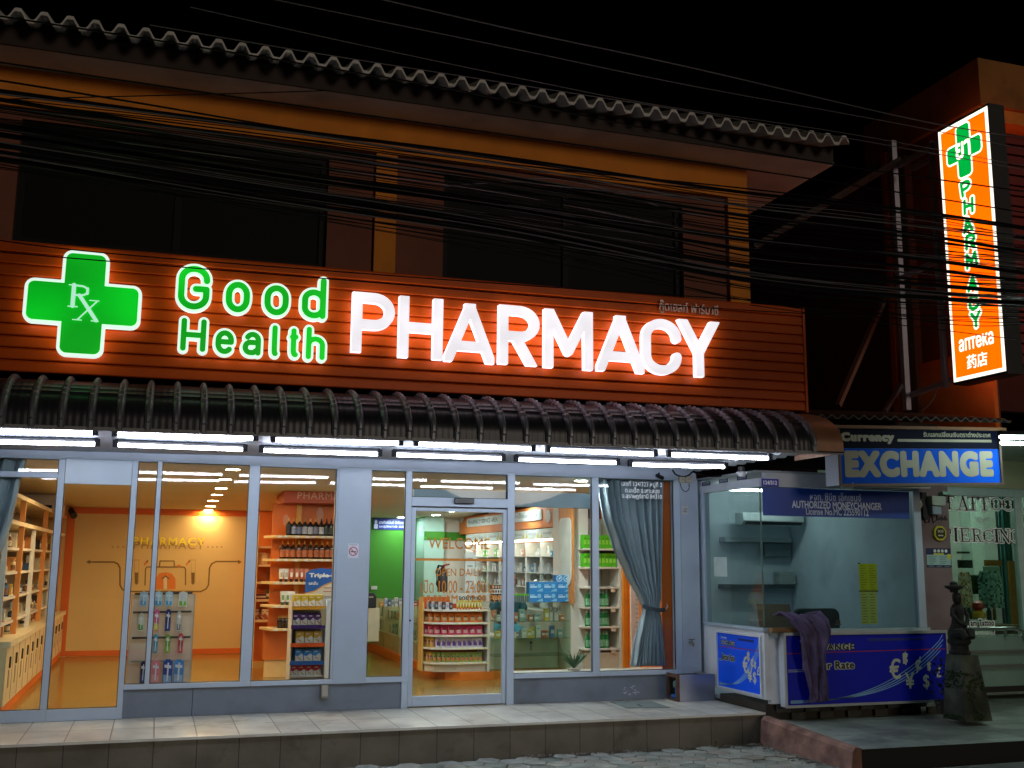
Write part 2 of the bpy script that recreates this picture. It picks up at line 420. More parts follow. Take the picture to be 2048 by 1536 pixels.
def glyph(mb, g, fr, w, h, hw, m=0, depth=.004, grow=0.0, dz=0.0, clip=False, butt=False, n=90):
    S, x0, y0, c = stroke_field(g, w, h, hw, max(grow, 0)+.09*h, clip, butt, n)
    put(mb, fr, fill(contours(S-grow, x0, y0, c), depth), m, dz)
def rrect(w, h, r, k=5):
    o = []
    for cx, cyy, a in ((w-r, r, -90), (w-r, h-r, 0), (r, h-r, 90), (r, r, 180)): o += arc(cx, cyy, r, r, a, a+90, k)
    return o
def ell(cx, cyy, rx, ry, n=28): return [(cx+rx*math.cos(2*math.pi*i/n), cyy+ry*math.sin(2*math.pi*i/n)) for i in range(n)]
def path2(mb, fr, pts, wd, m=0, depth=.004, dz=.002):   # a drawn line of even width lying on a frame
    x = [p[0] for p in pts]; y = [p[1] for p in pts]; x0, x1, y0, y1 = min(x), max(x), min(y), max(y)
    pts3 = [(p[0]-x0, p[1]-y0) for p in pts]; w_ = max(x1-x0, .001); h_ = max(y1-y0, .001)
    n = int(min(500, max(60, max(w_, h_)/wd*4)))
    c = max(w_, h_)/n; S, a, b, c = stroke_field([[(p[0]/w_, p[1]/h_) for p in pts3]], w_, h_, 0.0, wd, n=n)
    fr2 = FR(fr(x0, y0), fr.u, fr.v, fr.n)
    put(mb, fr2, fill(contours(S-wd/2, a, b, c), depth), m, dz)
# ================================================================== GROUND, STEPS, SKY-DARK SURROUNDINGS
white_al = mat('#a3b2c2', .35, 0, .05, 3)
grey_paint = mat('#66717e', .5, 0, .12, 2.5, .12, 30, dirt=.45)
black = mat('#0a0a0b', .6, 0, .1)
concrete = mat('#6d6c66', .85, 0, .3, 4, .5, 40, dirt=.5)
mb = MB().box((-60, -40, -.3), (60, 60, -.03)); struct('ground', mb, mat('#6e6e68', .95, 0, .3, 2, .6, 30, dirt=.5))
# hexagonal pavers of the yard
hx = MB(); R = .118; rnd = random.Random(3)
for j in range(24):
    for i in range(-14, 56):
        x = i*R*1.5*1.0; y = -1.36-j*R*math.sqrt(3)-(R*math.sqrt(3)/2 if i % 2 else 0)
        if x > 5.6 and y > -2.95 and x < 9.9: continue
        if x < -2.4 or x > 8.5: continue
        z = rnd.uniform(-.006, .006); r1 = R*.975; r2 = R*.925; a0 = 0
        ring = lambda r, z: [(x+r*math.cos(math.pi*k/3+a0), y+r*math.sin(math.pi*k/3+a0), z+rnd.uniform(-.002, .002)) for k in range(6)]
        hx.loft([ring(r1, -.04), ring(r1, z-.003), ring(r2, z+.001)], rnd.choice((0, 0, 1, 2, 3)))
struct('paver_yard', hx, [mat('#8b9087', .85, 0, .35, 9, .5, 70, dirt=.5), mat('#94968a', .85, 0, .35, 9, .5, 70, dirt=.5),
                          mat('#788077', .85, 0, .35, 9, .5, 70, dirt=.6), mat('#8d887e', .85, 0, .35, 9, .5, 70, dirt=.5)])
# tiled platform in front of the shop
PZT = .282
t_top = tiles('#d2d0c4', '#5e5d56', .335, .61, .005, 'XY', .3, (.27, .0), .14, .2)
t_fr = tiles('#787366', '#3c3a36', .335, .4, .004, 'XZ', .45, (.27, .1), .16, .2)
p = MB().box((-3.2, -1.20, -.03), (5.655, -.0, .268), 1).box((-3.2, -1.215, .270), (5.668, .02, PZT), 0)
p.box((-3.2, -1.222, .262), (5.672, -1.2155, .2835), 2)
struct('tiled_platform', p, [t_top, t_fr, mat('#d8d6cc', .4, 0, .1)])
# dirt and litter strip along the foot of the platform
gr = MB()
for k in range(260):
    x = rnd.uniform(3.2, 5.6); y = -1.24-abs(rnd.gauss(0, .05)); s = rnd.uniform(.004, .014)
    gr.lathe([(s, 0), (s*.8, s*.6), (s*.2, s*.9)], (x, y, .0), 5)
tag(mk('gravel_litter', gr, mat('#6d655a', .9, 0, .4, 20)), 'fine gravel and crumbs lying along the foot of the tiled platform', 'gravel', kind='stuff')
# weed at the foot of the platform
def weed(name, px, py, h, n, label, seed):
    r = random.Random(seed); c = PZ(px, py, 0.0); m_ = MB()
    for k in range(n):
        a = r.uniform(0, 6.28); L = h*r.uniform(.4, 1); lean = r.uniform(.2, .9)
        tip = c+Vector((math.cos(a)*L*lean, math.sin(a)*L*lean*.6, L)); m_.tube([c, (c+tip)/2+Vector((0, 0, L*.1)), tip], [.003, .002, .001], 4, 0)
        for q in range(9):
            t = r.uniform(.25, 1); b = c.lerp(tip, t); d = Vector((r.uniform(-1, 1), r.uniform(-1, 1), r.uniform(-.2, .9))).normalized(); s = Vector((0, 0, 1)).cross(d)*.012
            l_ = r.uniform(.02, .04); m_.add([b, b+d*l_*.5+s, b+d*l_, b+d*l_*.5-s], [(0, 1, 2, 3)], 1)
    return tag(mk(name, m_, [mat('#3c5a2a', .6), mat('#3f7a2c', .5, 0, .3, 30)]), label, 'weed')
weed('weed', 1398, 1487, .17, 9, 'upright green weed growing at the foot of the brown tiled step', 1)
weed('weed', 1428, 1490, .07, 12, 'low spreading green weed on the pavers to the right of the taller weed', 2)
lf = MB(); c0 = PZ(1340, 1488, .01)
for k in range(16):
    a = rnd.uniform(0, 6.28); o_ = c0+Vector((rnd.uniform(-.08, .08), rnd.uniform(-.03, .03), rnd.uniform(0, .02)))
    lf.add([o_, o_+Vector((.03*math.cos(a), .02*math.sin(a), .012)), o_+Vector((.05*math.cos(a+.5), .03*math.sin(a+.5), .004)), o_+Vector((.02*math.cos(a+1.2), .02*math.sin(a+1.2), .015))], [(0, 1, 2, 3)])
tag(mk('dry_leaf_litter', lf, mat('#9a8d78', .9, 0, .4, 30)), 'small heap of pale dry leaves on the pavers by the step', 'leaves', kind='stuff')
# floor hatch and anti-slip marks on the platform
h0 = [PZ(*q, PZT) for q in ((1219, 1404), (1302, 1403), (1341, 1416), (1254, 1417))]
hb = MB().hexa([q+Vector((0, 0, .001)) for q in h0], [q+Vector((0, 0, .006)) for q in h0])
ht = tag(mk('floor_hatch', hb, mat('#77827f', .5, .2, .15, 8)), 'grey metal floor hatch set in the tiles in front of the right window', 'hatch')
s0 = [PZ(*q, PZT+.0065) for q in ((1273, 1408), (1276, 1408), (1284, 1412.5), (1281, 1412.5))]
mk('hatch_slot', MB().hexa(s0, [q+Vector((0, 0, .002)) for q in s0]), black, ht)

# terrace of the shops to the right: pink kerb on the left, dark riser in front
def tz(y): return .245+(y+1.2)*.05
tr = MB()
A = [(5.70, -2.66), (10.9, -2.72), (10.9, 3.0), (5.70, 3.0)]
tr.add([(x, y, tz(y) if y < 0 else .30) for x, y in A], [(0, 1, 2, 3)], 0)
tr.add([(5.70, -2.665, -.03), (10.9, -2.725, -.03), (10.9, -2.725, tz(-2.7)), (5.70, -2.665, tz(-2.66))], [(0, 1, 2, 3)], 1)
struct('shop_terrace', tr, [tiles('#a2ada2', '#7a847a', .30, .075, .003, 'XY', .4, (0, 0), .35, .2), mat('#0d0d0d', .7)])
kb = MB()
kb.loft([[(5.59, y, -.03), (5.61, y, tz(y)-.02+.004*math.sin(y*31)), (5.64, y, tz(y)+.012+.005*math.sin(y*23)), (5.705, y, tz(y)+.008), (5.705, y, -.03)] for y in np.linspace(-1.235, -2.66, 14)])
struct('pink_kerb', kb, mat('#937064', .9, 0, .5, 5, .8, 25, dirt=.85))
sl = MB(); sl.add([(5.2, -2.75, .0), (10.9, -2.75, .03), (10.9, -7, .0), (5.2, -7, 0)], [(0, 1, 2, 3)])
struct('side_pavement', sl, mat('#6b6f68', .9, 0, .35, 6, .6, 50, dirt=.5))
ds = MB()
for k in range(150):
    y = rnd.uniform(-2.7, -1.25); x = 5.57-abs(rnd.gauss(0, .07)); s = rnd.uniform(.006, .02)
    ds.lathe([(s, 0), (s*.8, s*.5), (s*.2, s*.7)], (x, y, 0.0), 5)
tag(mk('rubble_strip', ds, mat('#77746a', .95, 0, .4, 20)), 'crumbled mortar scattered along the foot of the pink kerb', 'rubble', kind='stuff')

# ================================================================== PHARMACY BUILDING
bld = thing('pharmacy_building', 'two storey shophouse with ochre upper wall and dark windows over a glazed pharmacy front', 'building')
ochre = mat('#e88c2a', .8, 0, .14, 2.2, .15, 25, dirt=.25); brown = mat('#85503f', .85, 0, .18, 2.2, .15, 25, dirt=.3)
def pane_rect(m_, x0, x1, z0, z1, y, mi=0): m_.box((x0, y-.003, z0), (x1, y+.003, z1), mi)
# upper wall (standing out over the shop front) with two window openings
UY = -1.17
W1 = (-1.297, 1.297, 4.295, 5.37); W2 = (2.39, 4.914, 4.295, 5.343)
u = MB()
for x0, x1 in ((-3.2, W1[0]), (W1[1], W2[0]), (W2[1], 5.645)): u.box((x0, UY, 2.76), (x1, UY+.2, 5.459), 0)
for W_ in (W1, W2): u.box((W_[0], UY, 2.76), (W_[1], UY+.2, W_[2]), 0).box((W_[0], UY, W_[3]), (W_[1], UY+.2, 5.459), 0)
u.box((5.50, UY+.2, 2.76), (5.645, 8.5, 5.79), 0).box((-3.2, UY+.2, 2.76), (5.5, .0, 2.80), 0)
mk('upper_wall', u, brown, bld)
mk('upper_band', MB().box((-3.2, UY-.05, 5.459), (5.652, UY+.2, 5.798)), ochre, bld)
for x0, x1 in ((1.727, 1.926), (5.42, 5.652)): mk('pilaster', MB().box((x0, UY-.048, 2.76), (x1, UY-.002, 5.457)), ochre, bld)
dkw = mat('#0b0c0f', .6, 0, .2, 4, spec=.15); dkf = mat('#121112', .6, spec=.2)
for W_ in (W1, W2):
    f_ = MB(); a, b, c, d = W_
    for q in (a+.001, (a+b)/2-.03, b-.061): f_.box((q, UY+.06, c+.06), (q+.06, UY+.13, d-.06))
    f_.box((a, UY+.06, d-.06), (b, UY+.13, d)).box((a, UY+.06, c), (b, UY+.13, c+.06))
    wf = mk('upper_window', f_, dkf, bld)
    mk('dark_pane', MB().box((a+.02, UY+.09, c+.03), (b-.02, UY+.10, d-.03)), dkw, wf)
mk('soffit', MB().box((-3.2, -1.615, 5.80), (6.45, .5, 5.825)), mat('#e6e0d8', .8, 0, .12, 2, dirt=.3), bld)
mk('fascia_board', MB().box((-3.2, -1.638, 5.802), (6.43, -1.617, 5.965)), mat('#33221c', .7, 0, .2, 3), bld)
rf = MB(); PIT_ = .1924; xs = []
x = -3.2
while x < 6.46: xs.append(x); x += PIT_/12
def wave(x): return .0444*max(-.85, min(1.0, 1.35*math.sin(2*math.pi*x/PIT_)))
ys = [-1.88, -1.615, 2.0]
top = [[(x, y, 5.934+.33*(y+1.88)+wave(x)+.03) for x in xs] for y in ys]; bot = [[(x, y, 5.934+.33*(y+1.88)+wave(x)) for x in xs] for y in ys]
n = len(xs)
rf.add([q for r in bot for q in r], [(j*n+i, (j+1)*n+i, (j+1)*n+i+1, j*n+i+1) for j in range(2) for i in range(n-1)])
rf.add([q for r in top for q in r], [(j*n+i, j*n+i+1, (j+1)*n+i+1, (j+1)*n+i) for j in range(2) for i in range(n-1)])
rf.add(bot[0]+top[0], [(i, i+1, n+i+1, n+i) for i in range(n-1)])
mk('roof', rf, mat('#d6d4d0', .75, 0, .2, 5), bld, smooth=True)
# ground-floor shell: front header, plinths, piers
hdr = MB().box((-3.2, -.03, 2.617), (5.61, .10, 2.755)).box((-3.2, -.042, 2.617), (5.61, -.031, 2.66))
mk('header_beam', hdr, mat('#aab4c4', .45, 0, .07, 2, dirt=.12), bld)
X = lambda px, py=1152: P(px, py, 0).x
bars = dict(A=(X(101), X(114)), B=(X(251), X(262)), C=(X(302), X(311)), D=(X(489), X(510)), E=(X(670), X(735.5)),
            F=(X(807), X(819)), G=(X(1012, 1250), X(1026, 1250)), H=(X(1184, 1250), X(1197, 1250)), I=(X(1350, 1250), X(1362, 1250)))
SILL = .565
mk('plinth', MB().box((bars['B'][1]-.015, -.012, .285), (bars['F'][0], .09, SILL-.035)), grey_paint, bld)
mk('plinth', MB().box((bars['G'][1]+.001, -.012, .285), (5.42, .09, SILL-.03)), grey_paint, bld)
mk('plinth_joint', MB().box((X(384, 1400), -.0135, .285), (X(384, 1400)+.006, -.0125, SILL-.04)), black, bld)
sc_ = MB(); rs = random.Random(6)
for k in range(16):
    px_, py_ = rs.uniform(1246, 1276), rs.uniform(1372, 1392); q = P(px_, py_, -.0125); a_ = rs.uniform(-.6, .3); L_ = rs.uniform(.01, .035)
    sc_.extr([q, q+Vector((L_*math.cos(a_), 0, L_*math.sin(a_))), q+Vector((L_*math.cos(a_), 0, L_*math.sin(a_)+.006)), q+Vector((0, 0, .004))], (0, -.0006, 0))
mk('paint_scuffs', sc_, mat('#c2cad2', .8), bld)
mk('pier', MB().box((bars['E'][0], -.04, SILL-.03), (bars['E'][1], .2, 2.615)), mat('#97a6b6', .3, 0, .05, 2, dirt=.10), bld)
mk('pier', MB().box((bars['I'][1]+.001, -.035, .285), (5.63, .2, 2.616)), mat('#a2aebc', .4, 0, .07, 2, dirt=.2), bld)
pane_m = glass('#f6f9f8', 1.0)
def window(name, xl, xr, z0, z1, bl=0.0, br=0.0, bb=.03, bt=.015, extra=None, panes=None, y=0.0, lean=None):
    """frame mesh (bars left, right, bottom, top) with its glass as a sub-part"""
    f_ = MB()
    if bl: f_.box((xl, y-.03, z0+bb), (xl+bl, y+.05, z1-bt))
    if br: f_.box((xr-br, y-.03, z0+bb), (xr, y+.05, z1-bt))
    f_.box((xl, y-.034, z0), (xr, y+.054, z0+bb)).box((xl, y-.034, z1-bt), (xr, y+.054, z1))
    for e in (extra or []): f_.box(*e)
    o = mk(name, f_, white_al, bld, bevel=.003)
    gk = MB(); ga, gb_, gc, gd = xl+bl, xr-br, z0+bb, z1-bt
    for e in ((ga, gc, gb_, gc+.006), (ga, gd-.006, gb_, gd), (ga, gc+.0061, ga+.006, gd-.0061), (gb_-.006, gc+.0061, gb_, gd-.0061)): gk.box((e[0], y-.012, e[1]), (e[2], y+.006, e[3]))
    mk('gasket', gk, mat('#2e3236', .6), o)
    mk('pane', MB().box((xl+bl-.002, y+.008, z0+bb-.002), (xr-br+.002, y+.014, z1-bt+.002)), pane_m, o)
    return o
wA, wB = bars['A'][1]-bars['A'][0], bars['B'][1]-bars['B'][0]
window('glazed_door', -2.6, bars['A'][1], .283, 2.617, 0, wA, .10, .02, [((-2.6, -.028, 2.425), (bars['A'][0], .045, 2.475))])
o = window('glazed_door', bars['A'][1]+.002, bars['B'][1], .283, 2.617, 0, wB, .10, .01)
mk('top_panel', MB().box((bars['A'][1]+.004, -.02, 2.38), (bars['B'][0]-.002, .03, 2.606)), mat('#a6b5c4', .3, 0, .04), bld)
window('window', bars['B'][1]+.002, bars['C'][1], SILL-.03, 2.617, 0, bars['C'][1]-bars['C'][0], .045, .012)
window('window', bars['C'][1]+.002, bars['D'][1], SILL-.03, 2.617, 0, bars['D'][1]-bars['D'][0], .045, .012)
window('window', bars['D'][1]+.002, bars['E'][0], SILL-.03, 2.617, 0, .018, .042, .02)
window('window', bars['E'][1]+.001, bars['F'][1], SILL-.03, 2.617, .006, bars['F'][1]-bars['F'][0], .05, .02)
window('window', bars['G'][1]+.002, bars['H'][1], SILL-.03, 2.617, 0, bars['H'][1]-bars['H'][0], .045, .02)
window('window', bars['H'][1]+.002, bars['I'][1], SILL-.03, 2.617, 0, bars['I'][1]-bars['I'][0], .045, .02)
# posts of the door opening run to the floor
mk('door_post', MB().box((bars['F'][0], -.032, .284), (bars['F'][1], .052, SILL-.032)), white_al, bld)
mk('door_post', MB().box((bars['G'][0], -.032, .284), (bars['G'][1], .052, 2.616)), white_al, bld)
# entrance: transom light, closer box, sliding leaf with lettering
TB = P(910, 1005).z
o = window('transom_window', bars['F'][1]+.001, bars['G'][0]-.001, TB-.045, 2.617, 0, 0, .09, .02)
sx0, sx1 = X(906, 1003), X(944, 1003)
mk('door_sensor', MB().box((sx0, -.085, P(925, 1008).z), (sx1, -.036, P(925, 997).z)), mat('#08080a', .35), bld, bevel=.004)
fl, fr_ = bars['F'][1]+.004, bars['G'][0]-.004
d0, d1 = .295, TB-.06
df = MB().box((fl, -.015, d0), (fl+.045, .03, d1)).box((fr_-.04, -.015, d0), (fr_, .03, d1)).box((fl+.046, -.015, d0), (fr_-.041, .03, d0+.095)).box((fl+.046, -.015, d1-.035), (fr_-.041, .03, d1))
door = mk('door', df, white_al, bld, bevel=.003)
mk('pane', MB().box((fl+.04, .004, d0+.09), (fr_-.036, .010, d1-.03)), pane_m, door)
pl = P(820, 1241, -.0155); mk('lock', MB().tube([pl, pl+Vector((0, -.006, 0))], .010, 10), black, door)
mk('track_gap', MB().box((bars['F'][1]+.001, -.01, d1+.003), (bars['G'][0]-.001, .03, TB-.047)), mat('#2e2c2a', .6), bld)
dm = mat('#b8720f', .6, 0, .05)
YD = .0038
def door_text(s, x0, y0, x1, y1, bold=.01, res=48):
    fr, w_, h_ = front(x0, y0, x1, y1, YD); dt = MB(); text(dt, s, fr, w_, h_, 0, .0004, bold, 0, res); mk('door_lettering', dt, dm, door)
door_text('WELCOME', 857, 1076, 979, 1098, .01)
door_text('OPEN DAILY', 870, 1137, 964, 1152)
door_text('เปิด 10.00 - 24.00 น.', 842, 1159, 990, 1186)
door_text('10.00 AM - 12.00 PM', 846, 1190, 1000, 1204, .03)
fr, w_, h_ = front(829, 1117, 1007, 1122, YD); mk('door_stripe', MB().extr([fr(0, 0), fr(w_, 0), fr(w_, h_), fr(0, h_)], (0, -.001, 0)), dm, door)
# address lettering on the right-hand pane
ad = MB()
for s, r_ in (('เลขที่ 124/323 หมู่ที่ 3', (1243, 962, 1324, 976)), ('ต.มะเร็ต อ.เกาะสมุย', (1250, 975, 1319, 989)), ('จ.สุราษฎร์ธานี 84310', (1244, 987, 1324, 1000))):
    fr, w_, h_ = front(*r_, .0079); text(ad, s, fr, w_, h_, 0, .0004, .02, .0002, 48)
mk('window_lettering', ad, mat('#f2f6fa', .5), bld)
# small fittings on the front
ns = MB(); fr, w_, h_ = front(696, 1087, 717, 1116, -.0405); ns.extr([fr(0, 0), fr(w_, 0), fr(w_, h_), fr(0, h_)], (0, -.002, 0), 0)
cx, cyy = w_*.5, h_*.46; r_ = w_*.38
path2(ns, fr, arc(cx, cyy, r_, r_, 0, 360, 30), w_*.09, 1, .001, .0025)
path2(ns, fr, [(cx-r_*.7, cyy+r_*.7), (cx+r_*.7, cyy-r_*.7)], w_*.08, 1, .001, .0027)
path2(ns, fr, [(cx-r_*.6, cyy-.004), (cx+r_*.6, cyy-.004)], w_*.1, 2, .001, .0024)
text(ns, 'ห้ามสูบบุหรี่', FR(fr(w_*.15, h_*.86)), w_*.7, h_*.09, 2, .001, .02, .0025, 30)
tag(mk('no_smoking_sign', ns, [mat('#b9bfc8', .5), mat('#a02a3c', .5), mat('#222226', .5)]), 'small white no smoking sign with red ring on the wide white pier', 'sign')
fr, w_, h_ = front(641, 1369, 655, 1396, -.013)
sb = thing('outdoor_socket', 'small beige weatherproof socket box on the grey plinth below the pier', 'socket', tuple(fr(w_/2, h_/2)))
mk('box', MB().extr([fr(0, 0), fr(w_, 0), fr(w_, h_), fr(0, h_)], (0, -.05, 0)), mat('#86857a', .5), sb, bevel=.006)
mk('flap', MB().extr([fr(.006, .02, .051), fr(w_-.006, .02, .051), fr(w_-.006, h_-.01, .051), fr(.006, h_-.01, .051)], (0, -.012, 0)), mat('#9a988b', .45), sb, bevel=.004)

# ---- cladding panel + sign letters
TILT = .0078
def zt(x): return TILT*(x-2.17)
sg = thing('pharmacy_sign', 'long orange slatted fascia sign with green cross and big white lit letters above the awning', 'sign', (2, -2.1, 3.5))
pn = MB(); z0, z1 = 3.075, 4.070; k = 11; st = (z1-z0)/k; XL, XR = -3.2, 5.654
for i in range(k):
    a = z0+i*st; b = a+st
    prof = [(-2.06, a+.002), (-2.112, a+.005), (-2.1155, a+.012), (-2.110, b-.014), (-2.100, b-.009), (-2.097, b-.001), (-2.06, b-.001)]
    pn.loft([[(x, y, z+zt(x)) for y, z in prof] for x in (XL, XR)], 0)
pn.hexa([(XR+.001, -2.125, z0-.01+zt(XR)), (XR+.025, -2.125, z0-.01+zt(XR)), (XR+.025, -2.04, z0-.01+zt(XR)), (XR+.001, -2.04, z0-.01+zt(XR))],
        [(XR+.001, -2.125, z1+.003+zt(XR)), (XR+.025, -2.125, z1+.003+zt(XR)), (XR+.025, -2.04, z1+.003+zt(XR)), (XR+.001, -2.04, z1+.003+zt(XR))], 0)
orange_metal = mat('#cf560f', .34, 0.0, .10, 3, .05, 90, spec=.18)
mk('cladding_panel', pn, orange_metal, sg)
mk('backing', MB().hexa([(XL, -2.05, z0+zt(XL)), (XR, -2.05, z0+zt(XR)), (XR, -1.23, z0+zt(XR)), (XL, -1.23, z0+zt(XL))], [(XL, -2.05, z1-.01+zt(XL)), (XR, -2.05, z1-.01+zt(XR)), (XR, -1.23, z1-.01+zt(XR)), (XL, -1.23, z1-.01+zt(XL))]), mat('#2a1a14', .8), sg)
YF = -2.215       # letter faces
white_face = lamp_face('#fbf8ff', .45, (4, 1), .12); white_side = emit('#f6f0ff', .85, 'letter_return')
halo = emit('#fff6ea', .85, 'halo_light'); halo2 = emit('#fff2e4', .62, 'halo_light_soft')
green_face = lamp_face('#00b41e', .47, (2.2, 0), .30); rim_white = emit('#dcf2ea', .50, 'letter_rim')
for ch, (x0, y0, x1, y1) in zip('PHARMACY', ((704, 586, 789.5, 706), (798, 594.5, 886, 717), (890, 607, 989.5, 725), (998, 612, 1082, 730), (1089, 620.5, 1186, 737.5), (1195, 631, 1288.5, 744), (1285, 638, 1363, 749), (1358, 641, 1440, 753.5))):
    fr, w_, h_ = front(x0, y0, x1, y1, YF); hw = .041
    m_ = MB(); glyph(m_, BL[ch], fr, w_, h_, hw, 0, .006, 0, -.004, True, ch == 'C', 110)
    L = mk('sign_letter', m_, white_face, sg)
    m2 = MB(); glyph(m2, BL[ch], fr, w_, h_, hw, 0, .050, 0, -.056, True, ch == 'C', 110)
    mk('letter_return', m2, white_side, L)
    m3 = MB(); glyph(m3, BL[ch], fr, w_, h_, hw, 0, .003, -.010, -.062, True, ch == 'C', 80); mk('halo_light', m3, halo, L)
for ch, (x0, y0, x1, y1) in zip('GoodHealth', ((351, 527, 425, 624.5), (446, 559, 505, 630), (523.5, 566, 582.5, 636), (599, 551, 657, 642), (356, 632.5, 417.5, 708), (425.5, 656, 473, 713.5), (480, 659, 527, 715.8), (538.5, 646, 561.5, 717.5), (574, 652, 601.5, 719.5), (607, 650, 655, 724.5))):
    fr, w_, h_ = front(x0, y0, x1, y1, YF); b_ = .0175; hw = .0262 if ch in 'Good' else .0228
    fi = FR(fr(b_, b_)); wi, hi = w_-2*b_, h_-2*b_
    m_ = MB(); glyph(m_, GL[ch], fi, wi, hi, hw, 0, .006, -.002, .003, n=90)
    L = mk('sign_letter', m_, green_face, sg)
    m2 = MB(); glyph(m2, GL[ch], fi, wi, hi, hw, 0, .045, b_, -.047, n=90)
    mk('letter_return', m2, rim_white, L)
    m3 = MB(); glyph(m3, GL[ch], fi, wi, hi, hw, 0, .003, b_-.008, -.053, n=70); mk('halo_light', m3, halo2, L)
# green cross: rounded plus outline
fr, w_, h_ = front(46, 502, 283, 714, YF)
def plus(w_, h_, a, b, grow=0, tw=.40, th=.42):
    n = 140; c = w_/n; H = int(h_/c)+14; W_ = n+14; yy, xx = np.mgrid[0:H, 0:W_]; xx = xx*c-7*c; yy = yy*c-7*c
    def rb(cx, cyy, hx_, hy_, r):
        qx = np.abs(xx-cx)-hx_+r; qy = np.abs(yy-cyy)-hy_+r
        return np.hypot(np.maximum(qx, 0), np.maximum(qy, 0))+np.minimum(np.maximum(qx, qy), 0)-r
    S = np.minimum(rb(w_/2, h_/2, w_/2, h_*th/2, .07), rb(w_/2, h_/2, w_*tw/2, h_/2, .07))
    return contours(S-grow, -7*c, -7*c, c)
m_ = MB(); put(m_, fr, fill(plus(w_, h_, 0, 0, -.024), .006), 0, .002)
crs = mk('green_cross', m_, green_face, sg)
m_ = MB(); put(m_, fr, fill(plus(w_, h_, 0, 0, 0), .05), 0, -.05); mk('cross_rim', m_, rim_white, crs)
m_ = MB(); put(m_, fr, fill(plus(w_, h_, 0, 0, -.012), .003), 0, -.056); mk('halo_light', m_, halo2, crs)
# the Rx sign on the cross
rx, rw, rh = front(133, 569, 198, 643, YF-.012)
RX = [([(.19, .40), (.19, .97)], .05), ([(.04, .965), (.42, .965)], .012), ([(.05, .385), (.34, .385)], .012),
      ([(.2, .965), (.40, .955)]+arc(.42, .83, .20, .125, 85, -85)+[(.2, .70)], .022), ([(.62, .90), (.62, .76)], .03), ([(.38, .70), (.68, .36), (.95, .05)], .045),
      ([(.95, .58), (.38, .05)], .016), ([(.70, .585), (1.0, .585)], .010), ([(.22, .035), (.50, .035)], .010), ([(.80, .035), (1.02, .035)], .012)]
m_ = MB(); glyph(m_, [(s, q*rh) for s, q in RX], rx, rw, rh, 0, 0, .004, 0, 0, n=260)
mk('prescription_symbol', m_, emit('#bff5dd', .42, 'symbol'), crs)
# unlit Thai name in grey metal letters
fr, w_, h_ = front(1317, 605, 1435, 632, -2.13); m_ = MB(); text(m_, 'กู๊ดเฮลท์ ฟาร์มาซี', fr, w_, h_, 0, .015, .012, 0, 64)
mk('thai_lettering', m_, mat('#a08a86', .35, .6), sg)

# ================================================================== AWNING
AT = .0105
def za(x): return AT*(x+1.07)
aw = thing('metal_awning', 'long dark barrel shaped metal awning with standing ribs over the shop front', 'awning', (2.6, -2.3, 2.8))
YB, ZB, RY, RZ = -1.95, 2.588, .70, .412
def apt(t, off=0.0):   # t 0 = back top, 1 = front lip
    if t < .82:
        a = math.pi/2*(1-t/.82); return (YB-(RY+off)*math.cos(a), ZB+.07+(RZ-.07+off)*math.sin(a))
    k = (t-.82)/.18; return (YB-RY-off, ZB+.07*(1-k))
def crimp(i, n): return .009 if i % 2 else -.004
NT = 30
def aprof(off):
    o = []
    for i in range(NT+1):
        t = i/NT; c = crimp(i, NT) if t < .55 else 0
        o.append(apt(t, off+c))
    return o
AX0, AX1 = -3.2, 5.655; RP = .1885
sheet_m = mat('#33353d', .38, .35, .25, 5, .06, 50, dirt=.3, streak=True)
sh = MB()
o_ = aprof(0); ib = [(y+.012, z) for y, z in [(YB+.02, ZB+.47)]]
xs = [AX0+i*.0942 for i in range(int((5.40-AX0)/.0942)+1)]
for i in range(len(xs)-1):
    a, b = xs[i], xs[i+1]; g = .004
    sh.add([(x, y, z+za(x)) for x in (a, b) for y, z in o_], [(j, NT+1+j, NT+2+j, j+1) for j in range(NT)])
wn = sheet_m.node_tree; wv = wn.nodes.new('ShaderNodeTexWave'); wv.bands_direction = 'X'; wv.inputs['Scale'].default_value = 6.67; wv.inputs['Distortion'].default_value = .3
tcw = wn.nodes.new('ShaderNodeTexCoord'); bw2 = wn.nodes.new('ShaderNodeBump'); bw2.inputs['Strength'].default_value = .18; bw2.inputs['Distance'].default_value = .006
wn.links.new(tcw.outputs['Object'], wv.inputs['Vector']); wn.links.new(wv.outputs['Fac'], bw2.inputs['Height'])
pb = wn.nodes['Principled BSDF']; wn.links.new(pb.inputs['Normal'].links[0].from_socket, bw2.inputs['Normal']); wn.links.new(bw2.outputs[0], pb.inputs['Normal'])
mk('awning_sheet', sh, sheet_m, aw, smooth=True)
rib_m = mat('#7a7d88', .4, .3, .2, 6, .05, 60)
x = AX1-.30
while x > AX0:
    r = MB(); rings = []
    for i in range(NT+1):
        t = i/NT; c = (.009 if i % 2 else -.004) if t < .62 else 0
        a = apt(t, -.002); b = apt(t, .034+c)
        if t > .85: b = apt(t, .022)
        z_ = za(x)
        rings.append([(x-.032, a[0], a[1]+z_), (x-.024, (a[0]*.4+b[0]*.6), (a[1]*.4+b[1]*.6)+z_), (x-.010, b[0], b[1]+z_), (x+.008, b[0], b[1]+z_), (x+.020, (a[0]*.4+b[0]*.6), (a[1]*.4+b[1]*.6)+z_), (x+.027, a[0], a[1]+z_)])
    r.loft(rings); mk('rib', r, rib_m, aw); x -= RP
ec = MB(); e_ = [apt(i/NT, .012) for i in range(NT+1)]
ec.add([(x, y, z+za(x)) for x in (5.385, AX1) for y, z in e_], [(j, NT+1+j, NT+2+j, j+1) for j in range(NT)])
ec.add([(AX1, y, z+za(AX1)) for y, z in e_]+[(AX1, YB+.05, ZB+za(AX1))], [tuple(range(NT+2))])
